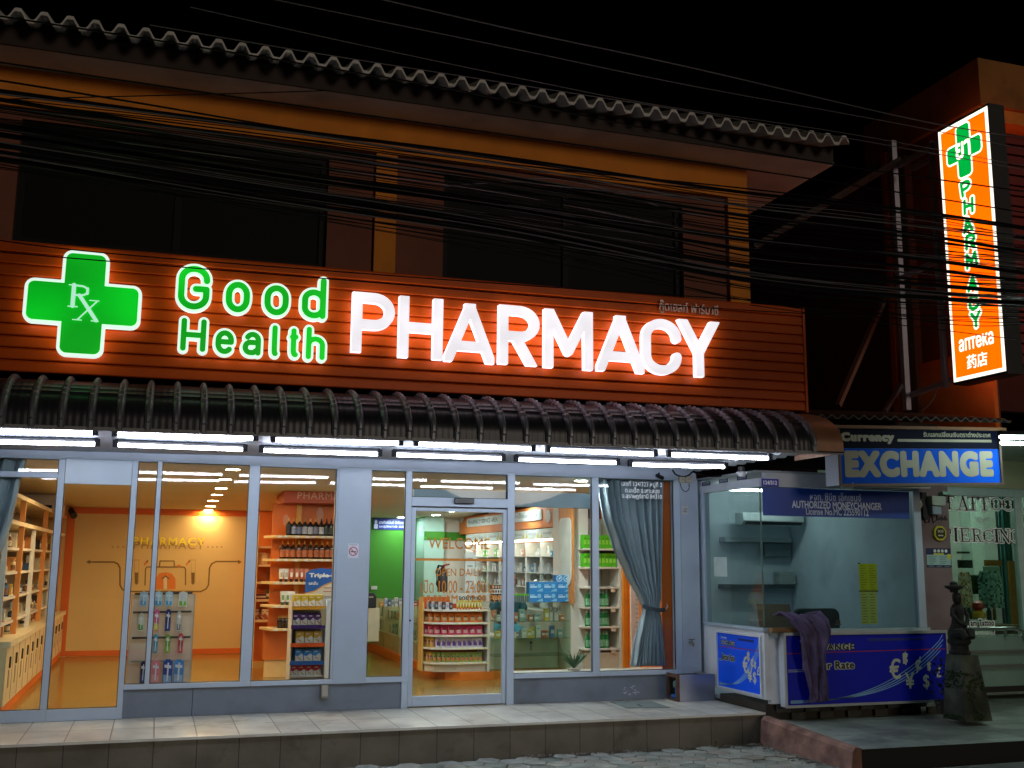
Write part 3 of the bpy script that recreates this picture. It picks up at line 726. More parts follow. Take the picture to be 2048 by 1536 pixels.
mk('end_sheet', ec, mat('#946a50', .4, .2, .2, 5, .05, 50), aw, smooth=True)  # copper tone paints in the warm street light on this end
SOF = 2.652
sf = MB().hexa([(AX0, -2.645, SOF+za(AX0)), (5.44, -2.645, SOF+za(5.44)), (5.44, -.034, SOF+.02+za(5.44)), (AX0, -.034, SOF+.02+za(AX0))],
               [(AX0, -2.645, SOF+.01+za(AX0)), (5.44, -2.645, SOF+.01+za(5.44)), (5.44, -.034, SOF+.03+za(5.44)), (AX0, -.034, SOF+.03+za(AX0))])
mk('awning_soffit', sf, mat('#a0a6b4', .55, 0, .08, 2, dirt=.15), aw)
# ribbed white underside at the open right end
ue = MB(); ny = 60
for k in range(1):
    vs = []
    for i in range(ny+1):
        y = -2.64+2.60*i/ny; z = SOF-.008+za(5.5)+.014*max(-1, min(1, 2*math.sin(i/ny*2*math.pi*14)))
        vs += [(5.445, y, z), (5.64, y, z), (5.64, y, z+.05), (5.445, y, z+.05)]
    ue.add(vs, [(4*i+a, 4*i+4+a, 4*i+4+(a+1) % 4, 4*i+(a+1) % 4) for i in range(ny) for a in range(4)])
mk('ribbed_underside', ue, mat('#c0c6cc', .5, 0, .1, 4), aw)
mk('lip_trim', MB().hexa([(AX0, -2.662, ZB-.012+za(AX0)), (AX1, -2.662, ZB-.012+za(AX1)), (AX1, -2.640, ZB-.012+za(AX1)), (AX0, -2.640, ZB-.012+za(AX0))],
                         [(AX0, -2.662, ZB+.012+za(AX0)), (AX1, -2.662, ZB+.012+za(AX1)), (AX1, -2.640, ZB+.012+za(AX1)), (AX0, -2.640, ZB+.012+za(AX0))]), mat('#8f939c', .45), aw)

# ================================================================== FLUORESCENT TUBES UNDER THE AWNING
TUBE = emit('#e8f0ff', 26.0, 'fluorescent_tube')
fit_m = mat('#15161a', .6, spec=.2); skt = mat('#2a2a2a', .6)
def tube_light(a, b, label, group, up, skt_m):
    a = Vector(a); b = Vector(b); t = (b-a).normalized()
    o = thing('fluorescent_tube_light', label, 'tube light', tuple((a+b)/2), group)
    mk('tube', MB().tube([a+t*.03, b-t*.03], .0155, 10), TUBE, o, smooth=True)
    m_ = MB().beam(a+Vector((0, .012, up)), b+Vector((0, .02, up)), .03, .022); mk('housing', m_, fit_m, o, bevel=.004)
    for e, d in ((a, 1), (b, -1)): mk('lamp_holder', MB().beam(e-t*d*.012+Vector((0, 0, .012)), e+t*d*.028+Vector((0, 0, .012)), .036, .06), skt_m, o)
YT1, YT2 = -2.30, -1.40
fr_row = [((-60, 861), (193, 866)), ((227, 868.4), (513, 877)), ((544, 879.7), (803.5, 886.5)), ((830.5, 887.5), (1067.5, 898)), ((1094, 900), (1311.5, 908.8)), ((1336, 909.4), (1541, 916.8))]
bk_row = [((-60, 882.5), (197, 888.2)), ((228.5, 889.6), (492, 899)), ((521, 900.7), (761, 908.5)), ((786.5, 909.4), (1008, 917.2)), ((1031, 919), (1237, 926)), ((1259, 929), (1453, 934))]
for Y_, row, nm, up, sm in ((YT1, fr_row, 'front', .035, skt), (YT2, bk_row, 'back', .04, fit_m)):
    for i, (a, b) in enumerate(row):
        where = 'leftmost one' if i == 0 else ('at the right end' if i == 5 else ORD[i]+' from the left')
        tube_light(P(*a, Y_), P(*b, Y_), f'lit fluorescent tube in the {nm} row under the awning, {where}', 'fluorescent tubes under the awning', up, sm)
# ================================================================== MONEY EXCHANGE BOOTH
bo = thing('exchange_booth', 'white framed money exchange booth with blue advertising panels and a glass corner beside the pharmacy', 'booth', (6.7, -.6, .3))
bw = mat('#d2d9e0', .45, 0, .1, 2.5, dirt=.25); BX, BY = 5.675, -1.235; BR = 7.56
blue_v = mat('#1c49c8', .4, 0, .06, 2); white_v = mat('#c9d2dc', .5, 0, .05); navy = mat('#0c1450', .4, 0, .1, 2)
# low cabinet walls
lw = MB().box((BX, BY, .40), (BX+.05, -.02, 1.045)).box((BX+.051, BY, .36), (7.56, BY+.05, .98)).box((7.56, BY, .30), (7.60, 0, 1.0))
mk('cabinet', lw, bw, bo)
mk('side_sill', MB().box((BX-.018, BY-.015, 1.046), (BX+.06, -.03, 1.078)), white_al, bo, bevel=.003)
mk('front_sill', MB().box((BX+.062, BY-.03, 1.00), (7.62, BY+.12, 1.062)), mat('#9aa6a8', .4, 0, .1), bo, bevel=.003)
mk('base', MB().box((BX+.02, BY+.04, .20), (7.5, -.3, .355)), mat('#3a352f', .9, 0, .3), bo)
bk = MB()
for i in range(12):
    x = 5.80+i*.16; zz = .20 if i % 2 else .275
    bk.box((x, BY+.005, zz), (x+.15, BY+.038, zz+.07))
mk('brick_footing', bk, mat('#4b4a45', .9, 0, .4, 15, .4, 40), bo, bevel=.004)
# glass corner
SG = MB().box((BX+.004, BY+.004, 1.079), (BX+.012, -.10, 2.46)); mk('side_pane', SG, glass('#e6efec', 1.2, ior=1.55), bo)
FG = MB().box((BX+.014, BY+.002, 1.063), (7.50, BY+.010, 2.46)); mk('front_pane', FG, glass('#e6efec', 1.0), bo)
mk('side_post', MB().box((BX-.016, -.10, 1.079), (BX+.06, -.035, 2.50)), white_al, bo, bevel=.003)
mk('corner_edge', MB().box((BX-.004, BY-.004, 1.063), (BX+.012, BY+.0015, 2.46)), mat('#56706a', .2, 0, .1), bo)
mk('end_post', MB().box((7.502, BY-.02, 1.063), (7.59, BY+.05, 2.52)), white_al, bo, bevel=.003)
mk('top_beam', MB().box((BX-.012, BY-.02, 2.462), (BX+.05, -.03, 2.545)).box((BX+.051, BY-.02, 2.462), (6.9, BY+.04, 2.60)).box((6.901, BY-.02, 2.462), (7.50, BY+.04, 2.52)), mat('#b0b8c2', .45, 0, .1, 2, dirt=.3), bo)
lb = MB()
for x0, x1 in ((1404, 1421), (1438, 1456), (1474, 1494)):
    fr, w_, h_ = sideL(x0, 960.5+(1494-x0)*.0-(x0-1404)*.17+3, x1, 968.5-(x0-1404)*.17+3, BX-.013); lb.extr([fr(0, 0), fr(w_, 0), fr(w_, h_), fr(0, h_)], (-.001, 0, 0), 0)
    text(lb, 'CCTV', FR(fr(w_*.12, h_*.25), fr.u, fr.v, fr.n), w_*.76, h_*.5, 1, .0005, .02, .0015, 30)
mk('beam_sticker', lb, [mat('#27304a', .5), mat('#aab2c0', .5)], bo)
mk('booth_roof', MB().hexa([(BX-.01, BY+.05, 2.605), (7.62, BY+.05, 2.605), (7.62, 1.3, 2.605), (BX-.01, 1.3, 2.605)], [(BX-.01, BY+.05, 2.63), (7.62, BY+.05, 2.63), (7.62, 1.3, 2.63), (BX-.01, 1.3, 2.63)]), mat('#8c959b', .7), bo)
# room behind the glass
rm = mat('#c3d0d8', .8, 0, .12, 2, dirt=.25)
mk('booth_room', MB().box((5.70, 1.1, .3), (7.58, 1.15, 2.6)).box((7.52, BY+.06, .3), (7.559, 1.1, 2.6)).box((5.70, 0.0, .3), (5.74, 1.1, 2.6)).box((5.70, -1.1, .30), (7.5, 1.1, .34)), rm, bo)
o = thing('fluorescent_tube_light', 'added unseen tube lamp brightening the inside of the exchange booth', 'tube light', (6.7, .3, 2.55))  # lamp added to brighten the booth, no fixture visible there
mk('tube', MB().tube([(6.1, .35, 2.545), (7.2, .35, 2.545)], .014, 8), emit('#e4f6f4', 19.0, 'booth_added_tube'), o); mk('housing', MB().box((6.1, .33, 2.565), (7.2, .37, 2.60)), mat('#70747e', .5), o)
# blue band on the glass with lettering
def quad_front(m_, pts, Y, mi, th=.0015): m_.extr([P(*q, Y) for q in pts], (0, -th, 0), mi)
gb = MB(); quad_front(gb, ((1524, 974), (1818, 984), (1818.5, 1038), (1526, 1031)), BY-.001, 0)
for s, r_, b in (('หจก. ซีบีซ เอ็กเชนจ์', (1620, 985, 1722, 1002), .01), ('AUTHORIZED MONEYCHANGER', (1584, 1003.5, 1763, 1018), .035), ('License No.MC 225590112', (1612, 1017.5, 1737, 1030.5), .02)):
    fr, w_, h_ = front(*r_, BY-.0026); text(gb, s, fr, w_, h_, 1, .0004, b, .0001, 48)
mk('window_band', gb, [mat('#0f3f96', .35, 0, .05), mat('#c6d6ea', .5)], bo)
# the two blue panels
def swoosh(m_, fr, w_, h_, mi, dz, wd):
    for k in range(4):
        pts = [(w_*t, h_*(.03+.012*k*(1-t)+ (.95-.05*k)*(t**(2.6+.25*k)))) for t in np.linspace(.02, 1.0-.012*k, 26)]
        pts = [(min(a, w_*.985), min(b, h_*.985)) for a, b in pts]
        path2(m_, fr, pts, wd*(1+.3*(k == 1)), mi, .0006, dz)
def symbols(m_, fr, w_, h_, mi, dz):
    for s, cx, cyy, hh, b in (('€', .665, .48, .30, .02), ('฿', .735, .63, .20, .02), ('¢', .815, .53, .25, .02), ('฿', .885, .50, .15, .02), ('£', .945, .41, .16, .03), ('¥', .755, .30, .24, .03), ('$', .86, .27, .23, .02)):
        S, pad = text_field(s, 56); H_ = h_*hh; W_ = H_*(S.shape[1]-2*pad)/(S.shape[0]-2*pad)*.9
        text(m_, s, FR(fr(w_*cx-W_/2, h_*cyy-H_/2), fr.u, fr.v, fr.n), W_, H_, mi, .0006, b, dz, 56)
def ad_panel(name, fr, w_, h_, mats):
    m_ = MB(); m_.extr([fr(0, 0), fr(w_, 0), fr(w_, h_), fr(0, h_)], fr.n*.002, 0)
    text(m_, 'Currency', FR(fr(w_*.085, h_*.885), fr.u, fr.v, fr.n), w_*.145, h_*.055, 1, .0006, .05, .0022, 36)
    for bold, mi, dz in ((.16, 1, .0022), (.05, 2, .003)):
        text(m_, 'EXCHANGE', FR(fr(w_*(.085-.004*mi*0), h_*.775), fr.u, fr.v, fr.n), w_*.33, h_*.10, mi, .0006, bold, dz, 40, True, 1.2)
    m_.extr([fr(w_*.002, h_*.735), fr(w_*.998, h_*.755), fr(w_*.998, h_*.768), fr(w_*.002, h_*.748)], fr.n*.0028, 3)
    for bold, mi, dz, g in ((.17, 1, .0022, .012), (.045, 2, .003, 0)):
        text(m_, 'Better Rate', FR(fr(w_*.10-g*w_*.3, h_*.50-g*h_*.8), fr.u, fr.v, fr.n), w_*(.31+.6*g), h_*(.115+1.6*g), mi, .0006, bold, dz, 44, True, 1.1)
    for yy in (.475, .50): m_.extr([fr(w_*.01, h_*yy), fr(w_*.10, h_*yy), fr(w_*.10, h_*(yy+.008)), fr(w_*.01, h_*(yy+.008))], fr.n*.0026, 1)
    m_.extr([fr(w_*.5, h_*.90), fr(w_*.86, h_*.90), fr(w_*.86, h_*.94), fr(w_*.5, h_*.94)], fr.n*.0026, 4)
    swoosh(m_, fr, w_, h_, 5, .0022, h_*.012); symbols(m_, fr, w_, h_, 1, .0032)
    return mk(name, m_, mats, bo)
adm = [mat('#0a5aff', .35, 0, .05, 2, spec=.3), mat('#c4cbb8', .5, 0, .05), mat('#101014', .5), mat('#a01828', .5), mat('#0c1f78', .5), mat('#7fb0d8', .5)]
# front box with its panel
FX0, FX1, FY = 5.83, 7.76, -1.33
mk('front_box', MB().box((FX0, FY+.004, .335), (FX1, BY-.002, 1.035)), bw, bo, bevel=.004)
fm = MB()
for a, b in (((FX0-.002, FY-.012, .33), (FX0+.02, FY+.003, 1.04)), ((FX1-.018, FY-.012, .33), (FX1+.002, FY+.003, 1.04)), ((FX0+.0205, FY-.012, .33), (FX1-.0185, FY+.003, .352)), ((FX0+.0205, FY-.012, 1.012), (FX1-.0185, FY+.003, 1.04))): fm.box(a, b)
mk('panel_frame', fm, mat('#b7bfc0', .3, .5, .1), bo)
ad_panel('front_panel', FR((FX0+.022, FY+.002, .354)), FX1-FX0-.042, .656, [mat('#0a1cb4', .35, 0, .05, 2, spec=.25)]+adm[1:])
# side panel
SX = BX-.012
a0 = PX(1434, 1257, BX); a1 = PX(1519, 1262, BX)
y0_, y1_ = PX(1437, 1300, BX).y, -1.17
sp_ = MB()
ZS0, ZS1 = .44, .985
for a, b in (((SX-.012, y1_-.02, ZS0-.02), (BX-.001, y1_, ZS1+.02)), ((SX-.012, y0_, ZS0-.02), (BX-.001, y0_+.02, ZS1+.02)), ((SX-.012, y1_+.0005, ZS0-.02), (BX-.001, y0_-.0005, ZS0)), ((SX-.012, y1_+.0005, ZS1), (BX-.001, y0_-.0005, ZS1+.02))): sp_.box(a, b)
mk('panel_frame', sp_, mat('#c9d2d8', .35), bo)
ad_panel('side_panel', FR((SX+.006, y0_-.001, ZS0+.001), (0, -1, 0), (0, 0, 1), (-1, 0, 0)), y0_-y1_-.002, ZS1-ZS0-.002, adm)
fr, w_, h_ = front(1523, 957.5, 1557, 973, BY-.022); m_ = MB(); m_.extr([fr(0, 0), fr(w_, 0), fr(w_, h_), fr(0, h_)], (0, -.004, 0), 0)
text(m_, '124/312', FR(fr(w_*.1, h_*.22)), w_*.8, h_*.55, 1, .001, .05, .0045, 40)
tag(mk('house_number_plate', m_, [mat('#2027a0', .35), mat('#dfe4f2', .5)]), 'small blue house number plate 124/312 at the corner of the exchange booth', 'plate')
# white notice on the side glass
m_ = MB(); fr, w_, h_ = sideL(1428, 1114, 1454, 1153, BX+.003); m_.extr([fr(0, .006), fr(.006, 0), fr(w_-.006, 0), fr(w_, .006), fr(w_, h_-.006), fr(w_-.006, h_), fr(.006, h_), fr(0, h_-.006)], (-.001, 0, 0))
tag(mk('paper_notice', m_, mat('#b9cbc6', .8)), 'blank white paper notice taped to the side glass of the booth', 'notice')
# things inside the booth
fr, w_, h_ = front(1470, 1027, 1590, 1052, .86)
ac = thing('air_conditioner', 'white wall air conditioner high on the back wall of the exchange booth', 'air conditioner', tuple(fr(w_/2, h_/2)))
mk('body', MB().loft([[fr(a, 0, 0), fr(a, 0, .15), fr(a, h_*.35, .2), fr(a, h_, .18), fr(a, h_, 0)] for a in (0, w_)]), mat('#b4bdc0', .45), ac, bevel=.01)
mk('vent', MB().extr([fr(.03, h_*.05, .165), fr(w_-.03, h_*.05, .165), fr(w_-.03, h_*.28, .203), fr(.03, h_*.28, .203)], (0, -.004, 0)), mat('#2b3438', .6), ac)
fr, w_, h_ = front(1450, 1075, 1583, 1084, .95); m_ = MB().extr([fr(0, 0), fr(w_, 0), fr(w_, h_), fr(0, h_)], (0, .14, 0)); tag(mk('wall_shelf', m_, mat('#a7b3b6', .6)), 'pale wall shelf below the air conditioner in the booth', 'shelf')
fr, w_, h_ = front(1448, 1169, 1590, 1177, .95); m_ = MB().extr([fr(0, 0), fr(w_, 0), fr(w_, h_), fr(0, h_)], (0, .14, 0)); tag(mk('wall_shelf', m_, mat('#3d4a4e', .6)), 'dark low shelf on the back wall of the booth holding stacked papers', 'shelf')
fr, w_, h_ = front(1530, 1087, 1582, 1114, 1.0); m_ = MB().extr([fr(0, 0), fr(w_, 0), fr(w_, h_), fr(0, h_)], (0, .08, 0)); tag(mk('key_cabinet', m_, mat('#66767c', .5), bevel=.01), 'grey cabinet hanging under the pale shelf in the booth', 'cabinet')
fr, w_, h_ = front(1560, 1132, 1590, 1168, .97); m_ = MB()
for k in range(5): m_.box((fr.o.x+rnd.uniform(-.02, .01), .97, fr.o.z+.03*k), (fr.o.x+w_+rnd.uniform(-.01, .02), 1.09, fr.o.z+.03*k+.025))
tag(mk('paper_stack', m_, mat('#a9b4b2', .8)), 'untidy stack of pale papers standing on the dark shelf in the booth', 'papers')
for (x0, y0, x1, y1), c, nm, lb_, ct in (((1617, 1084, 1638, 1103), '#28353d', 'control_box', 'small dark control box on the back wall of the booth', 'box'), ((1648, 1090, 1700, 1130), '#6f7d70', 'wall_certificate', 'grey green framed certificate on the back wall of the booth', 'certificate'), ((1778, 1160, 1800, 1186), '#a7aa9a', 'wall_paper_sheet', 'pale sheet with a small red mark on the wall right of the yellow poster', 'paper')):
    fr, w_, h_ = front(x0, y0, x1, y1, 1.09); m_ = MB().extr([fr(0, 0), fr(w_, 0), fr(w_, h_), fr(0, h_)], (0, -.02 if 'paper' not in nm else -.002, 0)); 
    o = tag(mk(nm, m_, [mat(c, .6)]), lb_, ct)
    if nm == 'wall_certificate':
        t_ = MB(); text(t_, 'Notice', FR(fr(w_*.3, h_*.5)), w_*.4, h_*.1, 0, .001, .03, .0205, 30); mk('certificate_lettering', t_, mat('#3b4540', .6), o)
    if nm == 'wall_paper_sheet':
        mk('red_mark', MB().extr([fr(w_*.5, h_*.3, .003), fr(w_*.75, h_*.35, .003), fr(w_*.7, h_*.75, .003), fr(w_*.45, h_*.7, .003)], (0, -.001, 0)), mat('#8a3a32', .6), o)
# yellow price list hanging inside the front glass
m_ = MB(); fr, w_, h_ = front(1718, 1127, 1754, 1182, BY+.03); fr2, w2, h2 = front(1722, 1183, 1754, 1248, BY+.03)
for f_, a, b, mi in ((fr, w_, h_, 0), (fr2, w2, h2, 1)):
    m_.extr([f_(0, 0), f_(a, 0), f_(a, b), f_(0, b)], (0, -.002, 0), mi)
    for k in range(11):
        for q in range(2):
            zz = b*(.05+.085*k); xx = a*(.08+.5*q); ll = a*rnd.uniform(.2, .36)
            m_.extr([f_(xx, zz, .0022), f_(xx+ll, zz, .0022), f_(xx+ll, zz+b*.02, .0022), f_(xx, zz+b*.02, .0022)], (0, -.0004, 0), 2)
m_.extr([fr(-.01, -.006, .003), fr(w_+.005, -.006, .003), fr(w_+.005, .004, .003), fr(-.01, .004, .003)], (0, -.002, 0), 3)
m_.extr([fr(-.01, h_-.004, .003), fr(.02, h_-.004, .003), fr(.02, h_+.006, .003), fr(-.01, h_+.006, .003)], (0, -.002, 0), 3)
tag(mk('rate_list', m_, [mat('#d8d41c', .6, 0, .08), mat('#d5d778', .6, 0, .08), mat('#8a8420', .7), mat('#141414', .5)]), 'long bright yellow exchange rate list hanging inside the booth front glass', 'poster')
# office chair
cx0, cx1 = P(1590, 1230, -.35).x, P(1680, 1230, -.35).x; cz0, cz1 = P(1635, 1250, -.35).z, P(1635, 1217, -.35).z
ch = thing('office_chair', 'dark office chair with a rounded back inside the exchange booth', 'chair', ((cx0+cx1)/2, -.3, .34))
bfr = FR((cx0, -.35, cz0-.22)); bw_ = cx1-cx0; bh_ = cz1-cz0+.22
mk('backrest', MB().extr([bfr(a, b) for a, b in rrect(bw_, bh_, .08, 5)], (0, .07, 0)), mat('#22343a', .6), ch, bevel=.015)
mk('seat', MB().extr([Vector((cx0+a, -.78+b, .74)) for a, b in rrect(bw_, .45, .1, 5)], (0, 0, .08)), mat('#22343a', .6), ch, bevel=.02)
mk('column', MB().tube([((cx0+cx1)/2, -.55, .40), ((cx0+cx1)/2, -.55, .735)], .03, 8), black, ch)
st_ = MB()
for k in range(5): st_.beam(((cx0+cx1)/2, -.55, .39), ((cx0+cx1)/2+.27*math.cos(k*1.2566), -.55+.27*math.sin(k*1.2566), .365), .05, .03)
mk('star_base', st_, black, ch)
# rates easel leaning behind the side glass
m_ = MB().hexa([(5.80, -.95, 1.07), (6.05, -1.16, 1.07), (6.06, -1.15, 1.07), (5.81, -.94, 1.07)], [(5.80, -.90, 1.30), (6.05, -1.11, 1.30), (6.06, -1.10, 1.30), (5.81, -.89, 1.30)])
tag(mk('display_board', m_, mat('#6b5a48', .7)), 'brown board leaning behind the corner of the booth glass', 'board')
# small black clip on the sill
fr, w_, h_ = front(1671, 1240, 1681, 1250, BY-.035)
tag(mk('card_holder', MB().extr([fr(0, 0), fr(w_, 0), fr(w_, h_), fr(0, h_)], (0, .03, 0)).extr([fr(-.004, 0, .012), fr(w_+.004, 0, .012), fr(w_+.004, .008, .012), fr(-.004, .008, .012)], (0, .012, 0)), mat('#121212', .4), bevel=.003), 'tiny black holder on the booth sill right of the towel', 'holder')
# wooden ledge and towel
fr, w_, h_ = front(1538, 1249, 1602, 1260, FY+.05)
tag(mk('wooden_ledge', MB().box((fr.o.x, FY-.01, 1.045), (fr.o.x+w_, BY-.032, 1.085)), mat('#7a5a38', .8, 0, .4, 8, .4, 30)), 'worn wooden ledge on top of the booth front box under the towel', 'ledge')
tw = MB(); rt = random.Random(5)
L = [((1546, 1604), 1232, FY+.03), ((1552, 1640), 1226, FY-.01), ((1572, 1652), 1240, FY-.045), ((1597, 1656), 1262, FY-.06), ((1598, 1655), 1285, FY-.055), ((1600, 1650), 1310, FY-.05), ((1604, 1650), 1340, FY-.045), ((1608, 1652), 1370, FY-.045), ((1614, 1651), 1388, FY-.045), ((1618, 1650), 1401, FY-.045)]
rows = []; NU = 26
for (xa, xb), yy, Y_ in L:
    a = P(xa, yy+3, Y_); b = P(xb, yy, Y_); rows.append((a, b))
def tow(s, t):
    k = t*(len(rows)-1); i = min(int(k), len(rows)-2); f = k-i
    sm = f*f*(3-2*f)*.5+f*.5
    p = (rows[i][0].lerp(rows[i][1], s)).lerp(rows[i+1][0].lerp(rows[i+1][1], s), sm)
    amp = .010+.022*min(1, t*2)
    fo = abs(math.sin(s*8.5+t*3.1+.8*math.sin(t*6)))**.6*amp*1.7+.014*math.sin(s*19+t*7+2*math.sin(t*4))+.010*math.sin(t*17+s*9)*min(1, t*3)+.006*math.sin(s*37-t*13)
    p = p+Vector((.010*math.sin(t*11+s*4), -abs(fo), .006*math.sin(s*21+t*9)))
    if t < .25: p.z += .018*math.sin(s*6+1)
    return p
tw.grid(tow, NU, 60)
tow_o = mk('towel', tw, mat('#65587c', .95, 0, .4, 9, 1.0, 180, dirt=.4), smooth=True)
so = tow_o.modifiers.new('thick', 'SOLIDIFY'); so.thickness = .012; so.offset = -1
tag(tow_o, 'crumpled purple towel draped over the booth ledge and hanging across the blue panel', 'towel')
q = P(1637, 1396, FY-.095); mk('care_tag', MB().box((q.x-.012, q.y, q.z-.008), (q.x+.012, q.y+.004, q.z+.012)), mat('#d8d8e0', .6), tow_o)

# ---- currency exchange light box above the booth
LY = -1.75
q0, q1 = P(1673, 860, LY), P(1686, 971, LY); XE0, XE1 = 6.25, 8.22; ZE0, ZE1 = 2.458, 3.020; TT = .036
ze = lambda x: TT*(x-6.25)
xb = thing('exchange_sign', 'dark unlit blue sign box reading Currency Exchange hanging under the small tiled roof', 'sign', (7.7, LY, 2.8))
def skew(m_, a, b, mi=0):
    x0, y0, z0 = a; x1, y1, z1 = b
    m_.hexa([(x0, y0, z0+ze(x0)), (x1, y0, z0+ze(x1)), (x1, y1, z0+ze(x1)), (x0, y1, z0+ze(x0))], [(x0, y0, z1+ze(x0)), (x1, y0, z1+ze(x1)), (x1, y1, z1+ze(x1)), (x0, y1, z1+ze(x0))], mi)
m_ = MB(); skew(m_, (XE0+.02, LY+.004, ZE0+.02), (XE1-.02, LY+.2, ZE1-.02)); mk('box', m_, mat('#b9bfc4', .5, 0, .1), xb)
m_ = MB(); skew(m_, (XE0, LY+.002, ZE0), (XE0+.018, LY+.22, ZE1)); mk('end_plate', m_, mat('#c4cad6', .5, 0, .05), xb)
m_ = MB()
for a, b in (((XE0-.004, LY-.018, ZE0-.015), (XE1, LY+.003, ZE0+.012)), ((XE0-.004, LY-.018, ZE1-.012), (XE1, LY+.003, ZE1+.015)), ((XE0-.004, LY-.018, ZE0+.0125), (XE0+.016, LY+.003, ZE1-.0125)), ((XE1-.025, LY-.018, ZE0+.0125), (XE1, LY+.003, ZE1-.0125))): skew(m_, a, b)
mk('rim', m_, mat('#4a3a34', .5, .3), xb)
m_ = MB(); skew(m_, (XE0+.017, LY, ZE0+.013), (XE1-.026, LY+.003, ZE0+.358), 0); skew(m_, (XE0+.017, LY, ZE0+.359), (XE1-.026, LY+.003, ZE1-.013), 1)
fr = FR((XE0+.017, LY, ZE0+.013+ze(XE0)), (1, 0, TT))
W_ = XE1-XE0-.045
text(m_, 'EXCHANGE', FR(fr(.05, .062), fr.u, fr.v, fr.n), W_*.935, .262, 2, .002, .115, .0005, 72, True, 1.16)
text(m_, 'Currency', FR(fr(.02, .39), fr.u, fr.v, fr.n), W_*.325, .115, 2, .002, .09, .0005, 56, True, 1.14)
text(m_, 'รับแลกเปลี่ยนเงินตราต่างประเทศ', FR(fr(W_*.52, .465), fr.u, fr.v, fr.n), W_*.435, .058, 2, .002, .03, .0005, 44)
m_.extr([fr(W_*.355, .415), fr(W_*.96, .415), fr(W_*.96, .442), fr(W_*.355, .442)], (0, -.002, 0), 2)
mk('sign_face', m_, [mat('#0a4cc0', .6, 0, .1, 1.5, spec=.05), mat('#050a20', .6, 0, .1, 1.5, spec=.05), mat('#7c7a68', .5, 0, .12, 3)], xb)
m_ = MB().tube([P(1682, 969, LY+.06), P(1706, 971, LY+.02)], .035, 8).tube([P(1706, 971.5, LY+.02), P(1860, 975, LY+.02)], .012, 6)
mk('lamp_tube', m_, mat('#aab0ac', .4), xb)
# small tiled roof over it
m_ = MB(); CZ0 = P(1700, 836, -1.93).z
vs = []
for j, (y, z) in enumerate(((-1.93, CZ0), (-.3, CZ0+.28))):
    for i in range(121):
        x = 5.80+2.42*i/120; vs.append((x, y, z+.03*(x-6.2)+.018*math.sin(i*2*math.pi/6)*(1 if j == 0 else 1)))
vs += [(x, y, z+.014) for x, y, z in vs]
m_.add(vs, [(i, 121+i, 122+i, i+1) for i in range(120)]+[(242+i, 243+i, 364+i, 363+i) for i in range(120)]+[(i, i+1, 243+i, 242+i) for i in range(120)])
rr = thing('tiled_canopy', 'low dark wavy tiled canopy roof above the currency exchange sign', 'canopy', (7.2, -1.2, 3.2))
mk('tiles', m_, mat('#26211e', .7, 0, .3, 8), rr, smooth=True)
mk('eave_beam', MB().beam((6.1, -1.80, CZ0-.075), (8.25, -1.80, CZ0-.075+.07), .05, .03), mat('#6a4a30', .7), rr)
mk('rear_wall', MB().box((5.70, -.28, 2.75), (8.7, -.25, 3.35)), mat('#1a1614', .9), rr)

# ================================================================== BITS ON THE PIER AND PLATFORM
m_ = MB(); q = P(1380, 1284, -.036)
tp = thing('wall_tap', 'small brass garden tap on the white pier between pharmacy and booth', 'tap', tuple(q))
mk('body', MB().tube([q, q+Vector((0, -.05, 0)), q+Vector((.0, -.075, -.012)), q+Vector((0, -.08, -.04))], .011, 8), mat('#8e8a7c', .3, .8), tp)
mk('handle', MB().tube([q+Vector((-.035, -.045, .03)), q+Vector((.035, -.045, .03))], .006, 6).tube([q+Vector((0, -.045, 0)), q+Vector((0, -.045, .03))], .005, 6), mat('#77726a', .3, .8), tp)
for i, (x0, x1) in enumerate(((1356, 1367), (1369, 1380))):
    fr, w_, h_ = front(x0, 953, x1, 966, -.036)
    e = tag(mk('junction_box', MB().extr([fr(0, 0), fr(w_, 0), fr(w_, h_), fr(0, h_)], (0, -.045, 0)), mat('#a9a596', .5), bevel=.005), ('left' if i == 0 else 'right')+' one of two cream junction boxes at the top of the right pier', 'junction box')
    mk('cover_screw', MB().tube([fr(w_/2, h_/2, .044), fr(w_/2, h_/2, .048)], .006, 8), mat('#6e6c66', .4, .5), e)
def wire(name, pts, r, m__, label, cat='cable', group=None, n=6, sub=6):
    # smooth the points (Catmull-Rom)
    P_ = [Vector(p) for p in pts]; P_ = [P_[0]*2-P_[1]]+P_+[P_[-1]*2-P_[-2]]; o = []
    for i in range(1, len(P_)-2):
        a, b, c, d = P_[i-1:i+3]
        for k in range(sub):
            t = k/sub; o.append(.5*((2*b)+(c-a)*t+(2*a-5*b+4*c-d)*t*t+(3*b-a-3*c+d)*t**3))
    o.append(P_[-2])
    return tag(mk(name, MB().tube(o, r, n), m__, smooth=True), label, cat, group)
wblk = mat('#050506', .6, 0, .1, spec=.2)
wire('loose_wire', [P(x, y, -.075) for x, y in ((1345, 940), (1352, 949), (1365, 953), (1376, 951), (1386, 943))], .008, wblk, 'black wire sagging above the two junction boxes on the pier')
wire('loose_wire', [P(x, y, -.065) for x, y in ((1360, 966), (1364, 978), (1372, 983), (1378, 977), (1378, 967))], .004, wblk, 'thin wire looping below the junction boxes on the pier')
wire('loose_wire', [P(x, y, -.5) for x, y in ((1386, 943), (1420, 952), (1460, 948), (1500, 938), (1530, 930))], .012, wblk, 'dark wire running from the pier to the corner of the awning')
cm = thing('security_camera', 'tiny black camera under the header at the top right of the curtain window', 'camera', tuple(P(1319, 955, -.06)))
mk('body', MB().tube([P(1314, 951, -.05), P(1325, 956, -.16)], .022, 8), black, cm); mk('bracket', MB().tube([P(1318, 946, -.04), P(1318, 953, -.08)], .01, 6), black, cm)
